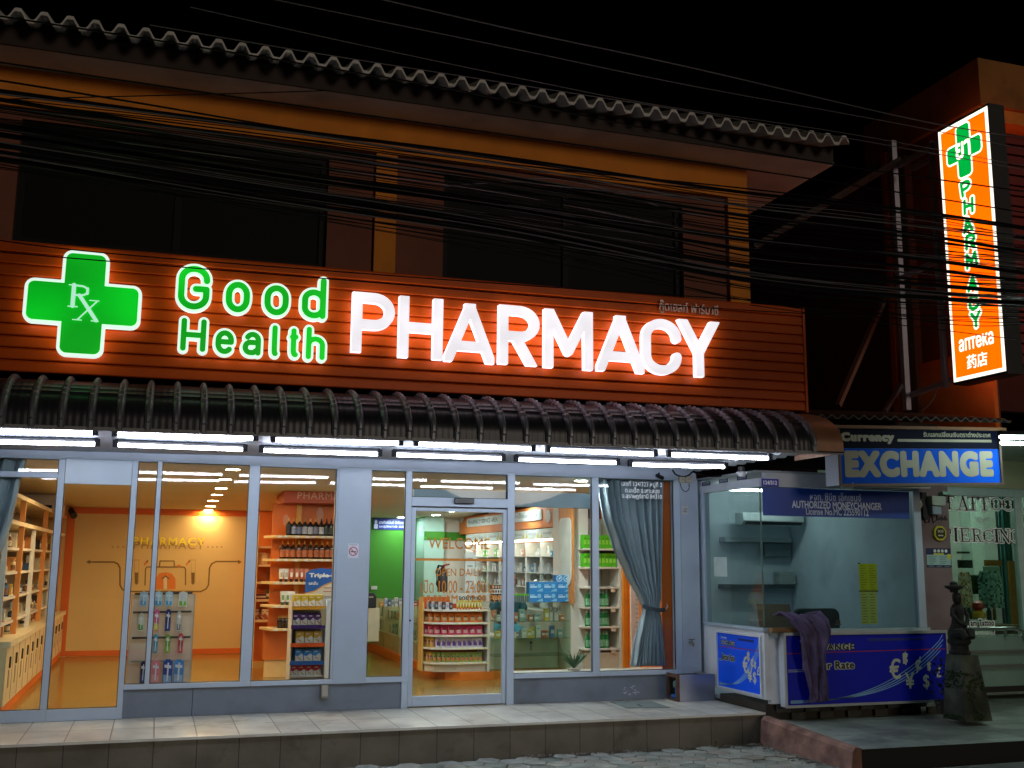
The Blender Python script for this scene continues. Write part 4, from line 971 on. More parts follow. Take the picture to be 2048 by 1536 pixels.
c2 = thing('security_camera', 'white dome camera hanging under the right end of the awning', 'camera', tuple(P(1483, 943, -1.2)))
mk('dome', MB().lathe([(.0, -.05), (.03, -.045), (.05, -.015), (.055, 0)], P(1483, 944, -1.2), 12), mat('#cfd2d8', .3), c2, smooth=True); mk('mount', MB().lathe([(.035, 0), (.035, .05)], P(1483, 944, -1.2), 10), mat('#2a2a30', .5), c2)
fr, w_, h_ = front(1364, 1012, 1376, 1029, -.036); m_ = MB(); m_.extr([fr(0, 0), fr(w_, 0), fr(w_, h_), fr(0, h_)], (0, -.001, 0), 0)
for k in range(6): m_.extr([fr(w_*(.2+.1*k), h_*(.25+.3*(k % 2)), .0012), fr(w_*(.35+.1*k), h_*(.3+.3*(k % 2)), .0012), fr(w_*(.28+.1*k), h_*(.55+.2*(k % 2)), .0012)], (0, -.0005, 0), 1)
tag(mk('wall_sticker', m_, [mat('#b3b4b0', .6), mat('#5a4a36', .6)]), 'small square sticker with a brown emblem on the right pier', 'sticker')
# grey metal box with its rotten wooden end
bx = thing('metal_planter_box', 'grey metal box with an open rusty wooden end standing at the right of the platform', 'box', tuple(PZ(1385, 1403, PZT)))
gx0, gx1 = PZ(1357, 1403, PZT).x, 5.665; gy0 = PZ(1357, 1404, PZT).y; gz1 = P(1400, 1349, gy0).z
bl_ = PZ(1331, 1396, PZT)
mk('front_plate', MB().box((gx0, gy0, PZT+.002), (gx1-.02, gy0+.012, gz1)), mat('#8c93a2', .3, .55, .1, 3), bx)
mk('top_plate', MB().box((gx0, gy0+.013, gz1-.012), (gx1-.02, gy0+.03, gz1)).box((gx0+.3, gy0+.031, gz1-.012), (gx1-.02, -.04, gz1)), mat('#8c93a2', .3, .55, .1, 3), bx)
wd = mat('#5a3d2c', .85, 0, .4, 14, .5, 40); m_ = MB()
m_.box((gx0-.03, gy0-.002, PZT+.002), (gx0-.001, gy0+.03, gz1+.004)).box((gx0-.03, -.07, PZT+.002), (gx0-.001, -.04, gz1+.004)).box((gx0-.03, gy0+.031, gz1-.03), (gx0-.001, -.071, gz1+.004)).box((gx0-.03, gy0+.031, PZT+.002), (gx0-.001, -.071, PZT+.02))
mk('wooden_frame', m_, wd, bx); mk('back_plate', MB().box((gx0, -.042, PZT+.002), (gx1-.02, -.037, gz1-.014)), mat('#2b2825', .9), bx)
q = Vector((gx0+.02, (gy0-.05)/2, PZT+.002))
bt = thing('water_meter', 'small meter and blue pipe inside the open end of the metal box', 'meter', tuple(q))
mk('pipe', MB().tube([q+Vector((0, .1, .03)), q+Vector((.0, -.08, .03))], .022, 8).tube([q+Vector((0, 0, .03)), q+Vector((0, 0, .14))], .016, 8), mat('#2f62a8', .4), bt)
mk('dial', MB().lathe([(.03, .13), (.035, .15), (.03, .19), (.012, .20)], q, 10), mat('#5f7f7a', .4), bt)

# ================================================================== PROJECTING VERTICAL SIGN AND ITS FRAME
VX = 9.0
vs_ = thing('projecting_sign', 'tall lit orange projecting sign box with green cross and vertical PHARMACY lettering', 'sign', (VX, -.66, 5.4))
yb_, yf_ = -.245, -1.08; vz0, vz1 = 3.875, 7.06
of = lamp_face('#ff5a00', 1.0, (1.4, 1), .12, 'lit_orange_face'); wf_ = emit('#fff4e2', .8, 'lit_white'); gf_ = emit('#00a63c', .6, 'lit_green')
mk('box', MB().box((VX+.012, yf_-.02, vz0-.03), (VX+.238, yb_+.02, vz1+.03)), mat('#26262a', .5, .3), vs_)
for sx, nx_ in ((VX, -1), (VX+.25, 1)):
    fr = FR((sx+(.012 if nx_ < 0 else -.012), yb_ if nx_ < 0 else yf_, vz0), (0, nx_, 0), (0, 0, 1), (nx_, 0, 0)); W_ = yb_-yf_; H_ = vz1-vz0; b = .045
    m_ = MB(); m_.extr([fr(0, 0), fr(W_, 0), fr(W_, H_), fr(0, H_)], fr.n*.004, 0); face = mk('lit_face', m_, wf_, vs_)
    m_ = MB(); m_.extr([fr(b, b, .0045), fr(W_-b, b, .0045), fr(W_-b, H_-b, .0045), fr(b, H_-b, .0045)], fr.n*.0015, 0); mk('orange_field', m_, of, face)
    if nx_ > 0: continue
    m_ = MB(); fc = FR(fr(.115, 2.44), fr.u, fr.v, fr.n); cw, chh = .61, .70
    put(m_, fc, fill(plus(cw, chh, 0, 0, 0, .42, .36), .001), 0, .0065); put(m_, fc, fill(plus(cw, chh, 0, 0, -.024, .42, .36), .001), 1, .008)
    text(m_, 'ยา', FR(fc(.17, .26), fr.u, fr.v, fr.n), .25, .21, 0, .001, .05, .0095, 56)
    hts = [2.375, 2.155, 1.915, 1.715, 1.475, 1.20, .96, .755]
    for k, (c_, z_) in enumerate(zip('PHARMACY', hts)):
        lw_ = .17 if c_ != 'M' else .20; cx_ = .42+.012*math.sin(k*2.1); a = math.radians((6, -3, 4, -5, 3, -4, 5, 0)[k])
        u_ = fr.u*math.cos(a)+fr.v*math.sin(a); v_ = fr.v*math.cos(a)-fr.u*math.sin(a)
        f2 = FR(fr(cx_-lw_/2, z_-.19+.02), u_, v_, fr.n)
        glyph(m_, GL[c_], f2, lw_, .20, .022, 0, .001, .024, .0065, n=50); glyph(m_, GL[c_], f2, lw_, .20, .022, 1, .001, 0, .008, n=50)
    text(m_, 'аптека', FR(fr(.125, .345), fr.u, fr.v, fr.n), .56, .15, 0, .001, .04, .0065, 56)
    text(m_, '药店', FR(fr(.24, .115), fr.u, fr.v, fr.n), .33, .17, 0, .001, .022, .0065, 64)
    mk('sign_lettering', m_, [wf_, gf_], face)
# steel frame behind the sign
st = mat('#bdbcca', .5, .2, .15, 3); sfm = thing('sign_support_frame', 'grey steel frame of square tubes carrying the projecting sign', 'frame', (VX, .3, 3.4))
y1p = PX(1866, 600, VX+.1).y; y2p = PX(1796, 600, VX+.1).y
def post(px0, py0, px1, py1, wd_=.07):
    a = PX(px0, py0, VX+.1); b = PX(px1, py1, VX+.1); b.y = a.y = (a.y+b.y)/2; return MB().beam(a, b, wd_, wd_)
mk('post', post(1784, 283, 1815, 820, .075), st, sfm); mk('post', post(1863, 283, 1890, 775, .06), st, sfm)
for (a, b) in (((1796, 332), (1880, 285)), ((1825, 338), (1866, 315)), ((1800, 558), (1888, 515)), ((1822, 790), (1905, 760))): mk('cross_bar', MB().beam(PX(*a, VX+.1+.05), PX(*b, VX+.1+.05), .06, .06), st, sfm)
a = PX(1803, 318, VX+.02); b = P(1510, 493, 1.9); mk('brace', MB().beam(a, b, .09, .06), mat('#6f6c6c', .6, .2, .2), sfm)
a = PX(1772, 590, VX+.06); b = P(1676, 812, .4); mk('brace', MB().beam(a, b, .06, .06), mat('#5c4c44', .6, .2, .2), sfm)
a = PX(1803, 770, VX+.05); b = P(1770, 822, .6); mk('brace', MB().beam(a, b, .05, .05), mat('#6c6a70', .6, .2, .2), sfm)
wire('loose_wire', [PX(x, y, VX-.05) for x, y in ((1874, 775), (1868, 795), (1855, 812), (1838, 826))], .008, mat('#9a948c', .5), 'pale wire hanging down from the foot of the projecting sign')
# neighbouring tower behind the sign
tw_ = thing('neighbour_building', 'ochre and brown neighbouring building with a parapet behind the projecting sign', 'building', (10.5, 1.5, 3))
TX = 9.55
tc_ = PX(1955, 115, TX); ty = tc_.y; tzp = tc_.z
och2 = mat('#9a6a34', .85, 0, .2, 1.5, .2, 20, dirt=.5); brn2 = mat('#6a4032', .85, 0, .2, 1.5, .15, 20, dirt=.3)
mk('parapet', MB().box((TX, ty, tzp-.62), (14, 1.9, tzp)), och2, tw_)
mk('side_wall', MB().box((TX+.06, ty+.35, 3.2), (TX+.3, 5.5, tzp-.622)), brn2, tw_)
mk('side_wall_low', MB().box((TX+.0, ty+.12, 3.2), (TX+.059, 1.15, 4.35)), mat('#c8772c', .85, 0, .2, 1.5, dirt=.3), tw_)
mk('pilaster', MB().box((TX-.06, 1.0, 3.2), (TX+.058, 1.22, 7.3)), mat('#5d5a55', .8), tw_)
mk('pilaster', MB().box((TX-.05, 1.4, 3.2), (TX+.058, 1.5, 7.5)), mat('#b8602c', .85), tw_)
mk('front_wall', MB().box((TX+.301, ty+.36, 3.6), (14, ty+.5, tzp-.622)), mat('#3a1a16', .9), tw_)
shm = MB()
for k in range(26): shm.box((TX+.5, ty+.30, 4.2+k*.14), (13, ty+.355, 4.2+k*.14+.11))
mk('shutter_slats', shm, mat('#5a1512', .6, .2), tw_)
mk('front_band', MB().box((TX+.01, ty+.05, tzp-.80), (14, ty+.36, tzp-.623)), mat('#d08a38', .85, 0, .15), tw_)
# dark wall closing the gap
gw = thing('alley_wall', 'unlit brown wall in the dark gap between the pharmacy and the neighbouring building', 'wall', (8, 5, 2))
mk('wall', MB().box((5.66, 5.0, .3), (TX+.05, 5.2, 6.6)), mat('#3a2019', .95, 0, .3, 2), gw)
mk('low_wall', MB().box((7.61, 1.3, .3), (8.1, 1.4, 3.0)), mat('#2a1f1a', .95, 0, .3, 2), gw)
fr, w_, h_ = sideL(1812, 448, 1825, 470, TX-.07)
# ================================================================== PILLAR, TATTOO SHOP, STATUE
PY = -.62
pa, pb = P(1849, 1200, PY).x, P(1908, 1200, PY).x
pl_ = thing('pillar', 'dull mauve rendered pillar with meter boxes between the booth and the tattoo shop', 'pillar', ((pa+pb)/2, PY, .28))
mk('shaft', MB().box((pa, PY, .24), (pb, PY+.3, 2.62)), mat('#7d6a6c', .85, 0, .18, 2, .15, 30, dirt=.35), pl_)
mk('edge_strip', MB().box((pa-.012, PY-.006, .24), (pa-.001, PY+.02, 2.5)), mat('#b89a92', .6), pl_)
m_ = MB(); fr, w_, h_ = front(1872, 1031, 1894, 1041, PY); text(m_, '566', fr, w_, h_, 0, .002, .06, .001, 40); mk('painted_number', m_, black, pl_)
mb_ = thing('electric_meter', 'pale electricity meter with looping black wires at the top of the mauve pillar', 'meter', tuple(P(1863, 1010, PY)))
fr, w_, h_ = front(1850, 993, 1877, 1012, PY-.002); mk('housing', MB().extr([fr(a, b) for a, b in rrect(w_, h_, .015)], (0, -.12, 0)), mat('#a9b8ae', .45), mb_, bevel=.008)
fr, w_, h_ = front(1854, 1013, 1872, 1029, PY-.002); mk('terminal_box', MB().extr([fr(0, 0), fr(w_, 0), fr(w_, h_*.9), fr(0, h_)], (0, -.09, 0)), mat('#8fa3b4', .45), mb_, bevel=.005)
fr, w_, h_ = front(1842, 985, 1851, 1040, PY-.002); mk('back_board', MB().extr([fr(0, 0), fr(w_, 0), fr(w_, h_), fr(0, h_)], (0, -.03, 0)), mat('#1b1a1a', .7), mb_)
for k, pts in enumerate((((1845, 1030), (1850, 1045), (1858, 1044), (1860, 1032)), ((1862, 1032), (1867, 1046), (1873, 1040), (1872, 1026)), ((1843, 990), (1838, 1000), (1832, 1008)))):
    mk('wire_loop', MB().tube([P(x, y, PY-.05) for x, y in pts], .007, 5), wblk, mb_)
m2_ = thing('wall_box', 'small mint junction box with hanging wire loops beside the electricity meter', 'box', tuple(P(1888, 988, PY)))
fr, w_, h_ = front(1877, 984, 1893, 990, PY-.002); mk('housing', MB().extr([fr(0, 0), fr(w_, 0), fr(w_, h_), fr(0, h_)], (0, -.07, 0)), mat('#8fc0ae', .45), m2_, bevel=.004)
for pts in (((1878, 990), (1880, 1000), (1887, 1003), (1890, 990)), ((1884, 990), (1888, 1006), (1896, 1003), (1897, 986))): mk('wire_loop', MB().tube([P(x, y, PY-.04) for x, y in pts], .006, 5), wblk, m2_)
c3 = thing('security_camera', 'white bullet security camera pointing down left from the booth end post', 'camera', tuple(P(1832, 1018, PY-.25)))
mk('body', MB().tube([P(1837, 1008, PY-.22), P(1827, 1025, PY-.42)], .045, 10), mat('#b4b6a6', .4), c3); mk('lens', MB().tube([P(1827.2, 1025, PY-.418), P(1826.3, 1026.6, PY-.44)], .040, 10), black, c3)
mk('bracket', MB().tube([P(1837, 1008, PY-.22), P(1844, 998, PY-.02)], .014, 6), mat('#55564f', .5), c3)
# octagonal yellow badge and the notice below it
bd = thing('octagonal_badge', 'black octagonal badge with yellow rim on the mauve pillar', 'badge', tuple(P(1877, 1066, PY)))
fr, w_, h_ = front(1865, 1052, 1889, 1081, PY-.002); oc = [(w_/2+w_/2*math.cos(math.pi*(k+.5)/4)*1.06, h_/2+h_/2*math.sin(math.pi*(k+.5)/4)*1.06) for k in range(8)]
mk('rim', MB().extr([fr(a, b) for a, b in oc], (0, -.03, 0)), mat('#c9c026', .5), bd)
m_ = MB(); m_.extr([fr(w_/2+(a-w_/2)*.78, h_/2+(b-h_/2)*.78, .0305) for a, b in oc], (0, -.004, 0), 0)
text(m_, 'SCG', FR(fr(w_*.27, h_*.55)), w_*.46, h_*.17, 1, .001, .04, .035, 30); m_.extr([fr(w_*.3, h_*.3, .0352), fr(w_*.7, h_*.3, .0352), fr(w_*.7, h_*.38, .0352), fr(w_*.3, h_*.38, .0352)], (0, -.001, 0), 1)
mk('face', m_, [mat('#24251c', .5), mat('#c9c8a0', .5)], bd)
fr, w_, h_ = front(1852.5, 1096.5, 1902, 1135, PY-.002); m_ = MB()
def rc(m_, fr, w_, h_, a, b, c, d, z, mi): m_.extr([fr(w_*a, h_*b, z), fr(w_*c, h_*b, z), fr(w_*c, h_*d, z), fr(w_*a, h_*d, z)], fr.n*.0008, mi)
rc(m_, fr, w_, h_, 0, 0, 1, 1, 0, 0); rc(m_, fr, w_, h_, .02, .13, .98, .66, .0012, 1); rc(m_, fr, w_, h_, .3, .66, .72, .74, .0012, 2); rc(m_, fr, w_, h_, .85, .45, .99, .7, .0024, 2)
for k in range(4): m_.extr([fr(w_*(.36+.15*k)+a, h_*.86+b, .0013) for a, b in ell(0, 0, w_*.06, h_*.09, 7)], fr.n*.0008, 3)
for k in range(4):
    for q in range(2): rc(m_, fr, w_, h_, .08+.45*q, .2+.11*k, .08+.45*q+rnd.uniform(.2, .36), .235+.11*k, .0022, 4)
for q in range(3): rc(m_, fr, w_, h_, .08+.32*q, .04, .28+.32*q, .09, .0014, 4)
tag(mk('tour_notice', m_, [mat('#0f2350', .5), mat('#9fc2c0', .5), mat('#c9c637', .5), mat('#d5e0e0', .5), mat('#5a7f8c', .5)]), 'blue and pale printed notice board on the mauve pillar under the badge', 'notice')

# tattoo shop
SY = -.15
tp_ = thing('tattoo_shop', 'greenish lit tattoo shop front with black slab lettering on its glass right of the pillar', 'shop', (9.4, SY, .28))
mint = mat('#a9c4b6', .6, 0, .08, 2, dirt=.15)
SX0 = pb+.0; 
TZ = P(2010, 874, -2.6).z+.07; mk('room', MB().box((SX0, 2.6, .26), (12.5, 2.65, 3.2)).box((SX0-.02, SY+.03, .26), (SX0, 2.6, 2.9)).box((12.4, SY, .26), (12.5, 2.6, 3.2)).box((SX0, SY+.03, .26), (12.4, 2.6, .30)), mat('#b0b8ae', .7, 0, .1, 2, dirt=.3), tp_)
TZ = P(2010, 874, -2.6).z+.07; mk('ceiling', MB().box((8.27, -2.95, TZ), (12.5, 2.65, TZ+.04)), mat('#b9c2b4', .7, 0, .08, 2), tp_)
mk('fascia_wall', MB().box((SX0, SY-.05, 2.62), (12.5, SY+.02, TZ-.002)), mat('#b4b28c', .7, 0, .1, 2), tp_)
xr0, xr1 = P(2029, 1050, SY).x, P(2043, 1050, SY).x
fm_ = MB().box((xr0, SY-.03, .95), (xr1, SY+.04, 2.62)).box((SX0, SY-.03, 2.52), (xr0-.001, SY+.04, 2.62)).box((xr1+.001, SY-.03, 2.52), (12.4, SY+.04, 2.62)); mk('window_frame', fm_, mat('#b7d0cc', .4, .2), tp_, bevel=.004)
mk('pane', MB().box((SX0, SY, .95), (xr0+.005, SY+.006, 2.53)).box((xr1-.005, SY, .3), (12.4, SY+.006, 2.53)), glass('#e8f1ec', 1.0), tp_)
# slab lettering on the pane
SLAB = {
 'T': [([(.5, .08), (.5, .92)], .12), ([(.02, .95), (.98, .95)], .055), ([(.04, .80), (.04, .95)], .05), ([(.96, .80), (.96, .95)], .05), ([(.25, .04), (.75, .04)], .05), ([(.36, .5), (.64, .5)], .05)],
 'A': [([(.2, .05), (.5, .95)], .055), ([(.80, .05), (.5, .95)], .11), ([(.28, .3), (.7, .3)], .035), ([(.0, .04), (.36, .04)], .045), ([(.60, .04), (1, .04)], .045)],
 'O': [(arc(.5, .5, .42, .42, 0, 360, 28), .04), ([(.13, .28), (.13, .72)], .11), ([(.87, .28), (.87, .72)], .11), ([(.3, .5), (.02, .5)], .05), ([(.7, .5), (.98, .5)], .05)],
 'I': [([(.5, .08), (.5, .92)], .17), ([(.05, .04), (.95, .04)], .05), ([(.05, .96), (.95, .96)], .05), ([(.2, .5), (.8, .5)], .05)],
 'E': [([(.25, .08), (.25, .92)], .11), ([(.02, .04), (.92, .04)], .045), ([(.02, .96), (.9, .96)], .045), ([(.25, .5), (.65, .5)], .045), ([(.92, .04), (.92, .24)], .045), ([(.9, .78), (.9, .96)], .045), ([(.65, .40), (.65, .6)], .04)],
 'R': [([(.22, .08), (.22, .92)], .11), ([(.02, .04), (.45, .04)], .045), ([(.02, .96), (.5, .96)]+arc(.5, .73, .26, .23, 90, -90)+[(.22, .5)], .045), ([(.74, .62), (.74, .84)], .08), ([(.5, .5), (.72, .1)], .10), ([(.68, .04), (1, .04)], .045)],
 'C': [(arc(.52, .5, .42, .42, 40, 320, 26), .045), ([(.14, .28), (.14, .72)], .11), ([(.85, .66), (.85, .9)], .055), ([(.85, .1), (.85, .3)], .055), ([(.02, .5), (.3, .5)], .05)],
 'N': [([(.16, .06), (.16, .94)], .05), ([(.84, .06), (.84, .94)], .05), ([(.16, .92), (.84, .08)], .11), ([(0, .04), (.34, .04)], .045), ([(.64, .96), (1, .96)], .045), ([(0, .96), (.2, .96)], .045)],
 'G': [(arc(.52, .5, .42, .42, 40, 330, 26), .045), ([(.14, .28), (.14, .72)], .11), ([(.85, .66), (.85, .9)], .055), ([(.84, .08), (.84, .40)], .10), ([(.6, .44), (1, .44)], .045)],
 'P': [([(.22, .08), (.22, .92)], .11), ([(.02, .04), (.45, .04)], .045), ([(.02, .96), (.5, .96)]+arc(.5, .72, .3, .24, 90, -90)+[(.22, .48)], .045), ([(.78, .6), (.78, .84)], .08)]}
LT_M = [mat('#f4f6f4', .5), mat('#0a0a0c', .5)]
def slab(word, boxes, Y_):
    lt = MB()
    for c_, (x0, y0, x1, y1) in zip(word, boxes):
        fr, w_, h_ = front(x0, y0, x1, y1, Y_)
        g = [(s, k*h_) for s, k in SLAB[c_]]
        glyph(lt, [(s, k*.62) for s, k in g], fr, w_, h_, 0, 0, .0008, .013, .0, n=150); glyph(lt, [(s, k*.62) for s, k in g], fr, w_, h_, 0, 1, .0008, .0, .0012, n=150)
    mk('window_lettering', lt, LT_M, tp_)
slab('TATTOO', ((1887, 991, 1909, 1019), (1913, 992, 1938, 1021), (1935, 993, 1956, 1021), (1957, 994, 1979, 1021), (1981, 994, 2003, 1022), (2004, 995, 2028, 1023)), SY-.0009)
slab('PIERCING', ((1885, 1055, 1906, 1082), (1908, 1056, 1915, 1083), (1919, 1056, 1940, 1084), (1943, 1057, 1966, 1084), (1965, 1058, 1989, 1085), (1988, 1058, 1998, 1085), (1999, 1058, 2020, 1086), (2020, 1058, 2043, 1087)), SY-.0009)
fr, w_, h_ = front(1945, 1032, 1978, 1049, SY-.003); lt = MB()
for wd_, mi, dz in ((.012, 0, 0), (.005, 1, .001)):
    for pts in (arc(.16, .6, .16, .3, 200, -60, 12)+[(.42, .35)]+arc(.5, .3, .1, .25, 120, 330, 10), arc(.84, .45, .15, .3, -20, 190, 12)+[(.58, .7), (.40, .9)], [(.3, .8), (.5, .55), (.62, .1)]):
        path2(lt, fr, [(a*w_, b*h_) for a, b in pts], wd_, mi, .0006, dz)
mk('window_ornament', lt, LT_M, tp_); lt = MB()
for s, r_ in (('Tam Tattoo', (1934, 1239, 1988, 1252)),):
    fr, w_, h_ = front(*r_, SY-.0009)
    text(lt, s, FR(fr(-.015, -.015)), w_+.03, h_+.03, 0, .0006, .16, 0, 48, True, 1.1); text(lt, s, fr, w_, h_, 1, .0006, .05, .0012, 48, True, 1.1)
o = thing('fluorescent_tube_light', 'added unseen tube further back on the tattoo shop ceiling', 'tube light', (11.7, 1.4, 2.9)); mk('tube', MB().tube([(11.2, 1.35, 2.9), (12.2, 1.35, 2.9)], .02, 8), emit('#eafff6', 30.0, 'tube_cool_added'), o); mk('housing', MB().box((11.2, 1.32, 2.925), (12.2, 1.38, 2.97)), fit_m, o)  # second added tube, reaches the wall left dark by the column
fr, w_, h_ = front(1944, 1262, 1990, 1272, SY-.0009); text(lt, '.tattoos.ml', fr, w_, h_, 0, .0006, .02, 0, 36)
mk('window_lettering', lt, LT_M, tp_)
# low glass-fronted counter with steel rails
lc = thing('display_counter', 'low greenish glazed counter with steel rails in front of the tattoo shop', 'counter', (9.5, SY-.3, .28))
CX0, CX1 = pb+.02, 11.5
mk('body', MB().box((CX0, SY-.42, .36), (CX1, SY-.06, .90)), mat('#7f9a8e', .25, 0, .2, 1.2, dirt=.1), lc)
m_ = MB()
for y_, hh in ((1303, .030), (1332, .030), (1387, .028)): m_.box((CX0, SY-.45, P(1980, y_, SY-.43).z-hh/2), (CX1, SY-.421, P(1980, y_, SY-.43).z+hh/2))
mk('steel_rail', m_, mat('#b9c4bc', .22, .85, .05), lc)
mk('plinth', MB().box((CX0, SY-.38, .25), (CX1, SY-.1, .359)), black, lc)
za_ = P(1970, 1258, SY-.44).z
mk('hand_rail', MB().tube([(CX0+.1, SY-.44, za_), (P(2030, 1258, SY-.44).x, SY-.44, za_), (P(2046, 1264, SY-.44).x, SY-.44, za_-.04), (P(2052, 1275, SY-.44).x, SY-.44, za_-.14)], .022, 8).tube([(P(2010, 1258, SY-.44).x, SY-.44, za_), (P(2010, 1258, SY-.44).x, SY-.44, .9)], .018, 6), mat('#c6d2ca', .2, .9, .05), lc)
# things behind the tattoo glass
m_ = MB(); fr, w_, h_ = front(1955, 940, 1965, 1260, 1.0)
mk('mirror_frame', MB().box((P(1992, 1000, .9).x, .9, .3), (P(2000, 1000, .9).x, .93, 3.1)), mat('#1a2420', .5), tp_)
mk('room_column', MB().box((P(1945, 1100, 1.5).x, 1.5, .3), (P(1970, 1100, 1.5).x, 1.7, 3.2)), mat('#bcd0c2', .6), tp_)
mk('curtain_panel', MB().grid(lambda s, t: P(2002+20*s, 1100, .7)*1.0+Vector((0, .03*math.sin(s*18), -P(2010, 1100, .7).z+.35+2.8*t)), 16, 2), mat('#3f7a74', .7, 0, .1), tp_, smooth=True)
for (x0, y0, x1, y1), c in (((1968, 1120, 2000, 1132), '#8a6a1c'), ((2018, 1122, 2030, 1250), '#8a6a22'), ((1968, 1133, 1999, 1215), '#6f9a84'), ((1915, 1120, 1942, 1136), '#16362a'), ((1914, 1103, 1936, 1107), '#39483f')):
    fr, w_, h_ = front(x0, y0, x1, y1, .6); mk('wall_panel', MB().extr([fr(0, 0), fr(w_, 0), fr(w_, h_), fr(0, h_)], (0, -.03, 0)), mat(c, .6), tp_)
def drape(px0, py0, px1, py1, Y_, cols, name, label, cat, seed):
    r = random.Random(seed); m_ = MB(); fr, w_, h_ = front(px0, py0, px1, py1, Y_)
    sil = lambda t: (.5-.5*min(1, .45+1.4*min(t*2.2, (1-t)*2.5+.45)))
    def fn(s, t):
        k = 1-2*sil(1-t)*.5; return fr(w_*(.5+(s-.5)*k), h_*t, .04*math.sin(s*3.1416)+.012*math.sin(s*14+t*3))
    m_.grid(fn, 16, 20); m_.m = [0 if r.random() < .55 else r.randint(0, len(cols)-1) for _ in m_.m]
    o = mk(name, m_, [mat(c, .8, 0, .5, 16) for c in cols], smooth=True); s_ = o.modifiers.new('thick', 'SOLIDIFY'); s_.thickness = .01
    return tag(o, label, cat)
drape(1956, 1142, 2006, 1216, .35, ['#7fae9c', '#3f5f58', '#5d8a7c', '#26403c'], 'printed_shirt', 'grey green printed shirt on display behind the tattoo shop glass', 'shirt', 3)
drape(1918, 1144, 1944, 1218, .4, ['#b7b79c', '#a8583c', '#8a8a1c', '#cfd0b4'], 'printed_shirt', 'narrow shirt with red and yellow flowers behind the tattoo glass', 'shirt', 4)
drape(1938, 1150, 1966, 1188, .5, ['#2c4420', '#3f5a2c', '#1b2a16'], 'cap_display', 'dark green bundle between the two shirts behind the tattoo glass', 'bag', 5)
m_ = MB(); c_ = P(1958, 1238, .2); m_.lathe([(.03, -.0), (.09, .02), (.085, .07), (.05, .10), (.045, .11), (.075, .14), (.07, .19), (.03, .22)], c_, 12)
m_.m = [0 if k > 40 else 1 for k in range(len(m_.m))]
tag(mk('figurine', m_, [mat('#a02a1c', .4), mat('#b89a20', .4)], smooth=True), 'small red and yellow rounded figurine on the tattoo shop table', 'figurine')
for i, (x0, x1, y0, y1) in enumerate(((1934, 1942, 1215, 1238), (1944, 1950, 1216, 1238), (1974, 1982, 1216, 1240), (1986, 1992, 1214, 1240))):
    fr, w_, h_ = front(x0, y0, x1, y1, .25); tag(mk('jar', MB().lathe([(w_/2, 0), (w_/2, h_*.75), (w_*.3, h_*.85), (w_*.3, h_)], fr(w_/2, 0), 10), mat(('#26382f', '#9fb0a0', '#2b3a30', '#6f5a2a')[i], .3)), ('dark jar left of the red figurine on the tattoo shop table', 'pale narrow jar next to the red figurine on the tattoo table', 'dark jar right of the red figurine on the tattoo shop table', 'brown jar at the right of the tattoo shop table')[i], 'jar')
tag(mk('shop_table', MB().box((SX0+.05, .1, .95), (P(2030, 1245, .2).x, .6, .985)).box((SX0+.1, .15, .3), (SX0+.16, .5, .949)).box((P(2020, 1245, .2).x, .15, .3), (P(2024, 1245, .2).x, .5, .949)), mat('#6a5a30', .5)), 'wooden table carrying figurine and jars behind the tattoo shop glass', 'table')
wt = emit('#e4fff4', 26.0, 'tube_cool')
for i, (a, b, Y_) in enumerate((((2001, 874), (2150, 877), -2.6), ((2003, 886), (2150, 890), -2.15))):
    o = thing('fluorescent_tube_light', ('upper' if i == 0 else 'lower')+' lit tube under the tattoo shop canopy at the right edge', 'tube light', tuple(P(*a, Y_)))
    mk('tube', MB().tube([P(*a, Y_), P(*b, Y_)], .018, 8), wt, o, smooth=True); mk('housing', MB().beam(P(*a, Y_)+Vector((0, .01, .04)), P(*b, Y_)+Vector((0, .01, .04)), .05, .04), fit_m, o)
o = thing('fluorescent_tube_light', 'added unseen tube on the ceiling inside the tattoo shop', 'tube light', (10.2, 1.0, 2.9)); mk('tube', MB().tube([(9.4, .9, 2.9), (10.6, .9, 2.9)], .02, 8), emit('#eafff6', 30.0, 'tube_cool_added'), o); mk('housing', MB().box((9.4, .87, 2.925), (10.6, .93, 2.97)), fit_m, o)  # added tube to light the tattoo room, its fixture is unseen
# stone statue on a mossy pedestal
SQ = PZ(1942, 1434, tz(-1.2)); sx, sy, sz = SQ.x, SQ.y, SQ.z
pd = thing('stone_pedestal', 'tapered concrete pedestal stained green with moss beside the booth', 'pedestal', (sx, sy, sz))
def shrink(m_, c, s, sz_=None):
    c = Vector(c); s2 = sz_ or s
    m_.v = [(c.x+(x-c.x)*s, c.y+(y-c.y)*s, c.z+(z-c.z)*s2) for x, y, z in m_.v]; return m_
hp = (1434-1313)/2113.05*fwd.dot(Vector((sx, sy, .8))-CAM)
m_ = MB().hexa([(sx-.26, sy-.20, sz-.02), (sx+.14, sy-.20, sz-.02), (sx+.14, sy+.18, sz-.02), (sx-.26, sy+.18, sz-.02)], [(sx-.20, sy-.14, sz+hp), (sx+.04, sy-.14, sz+hp), (sx+.04, sy+.14, sz+hp), (sx-.20, sy+.14, sz+hp)])
mk('block', shrink(m_, (sx, sy, sz), .80, 1.0), mat('#565b4e', .95, 0, .5, 7, .8, 25, dirt=.9), pd)
ms_ = MB(); r = random.Random(4)
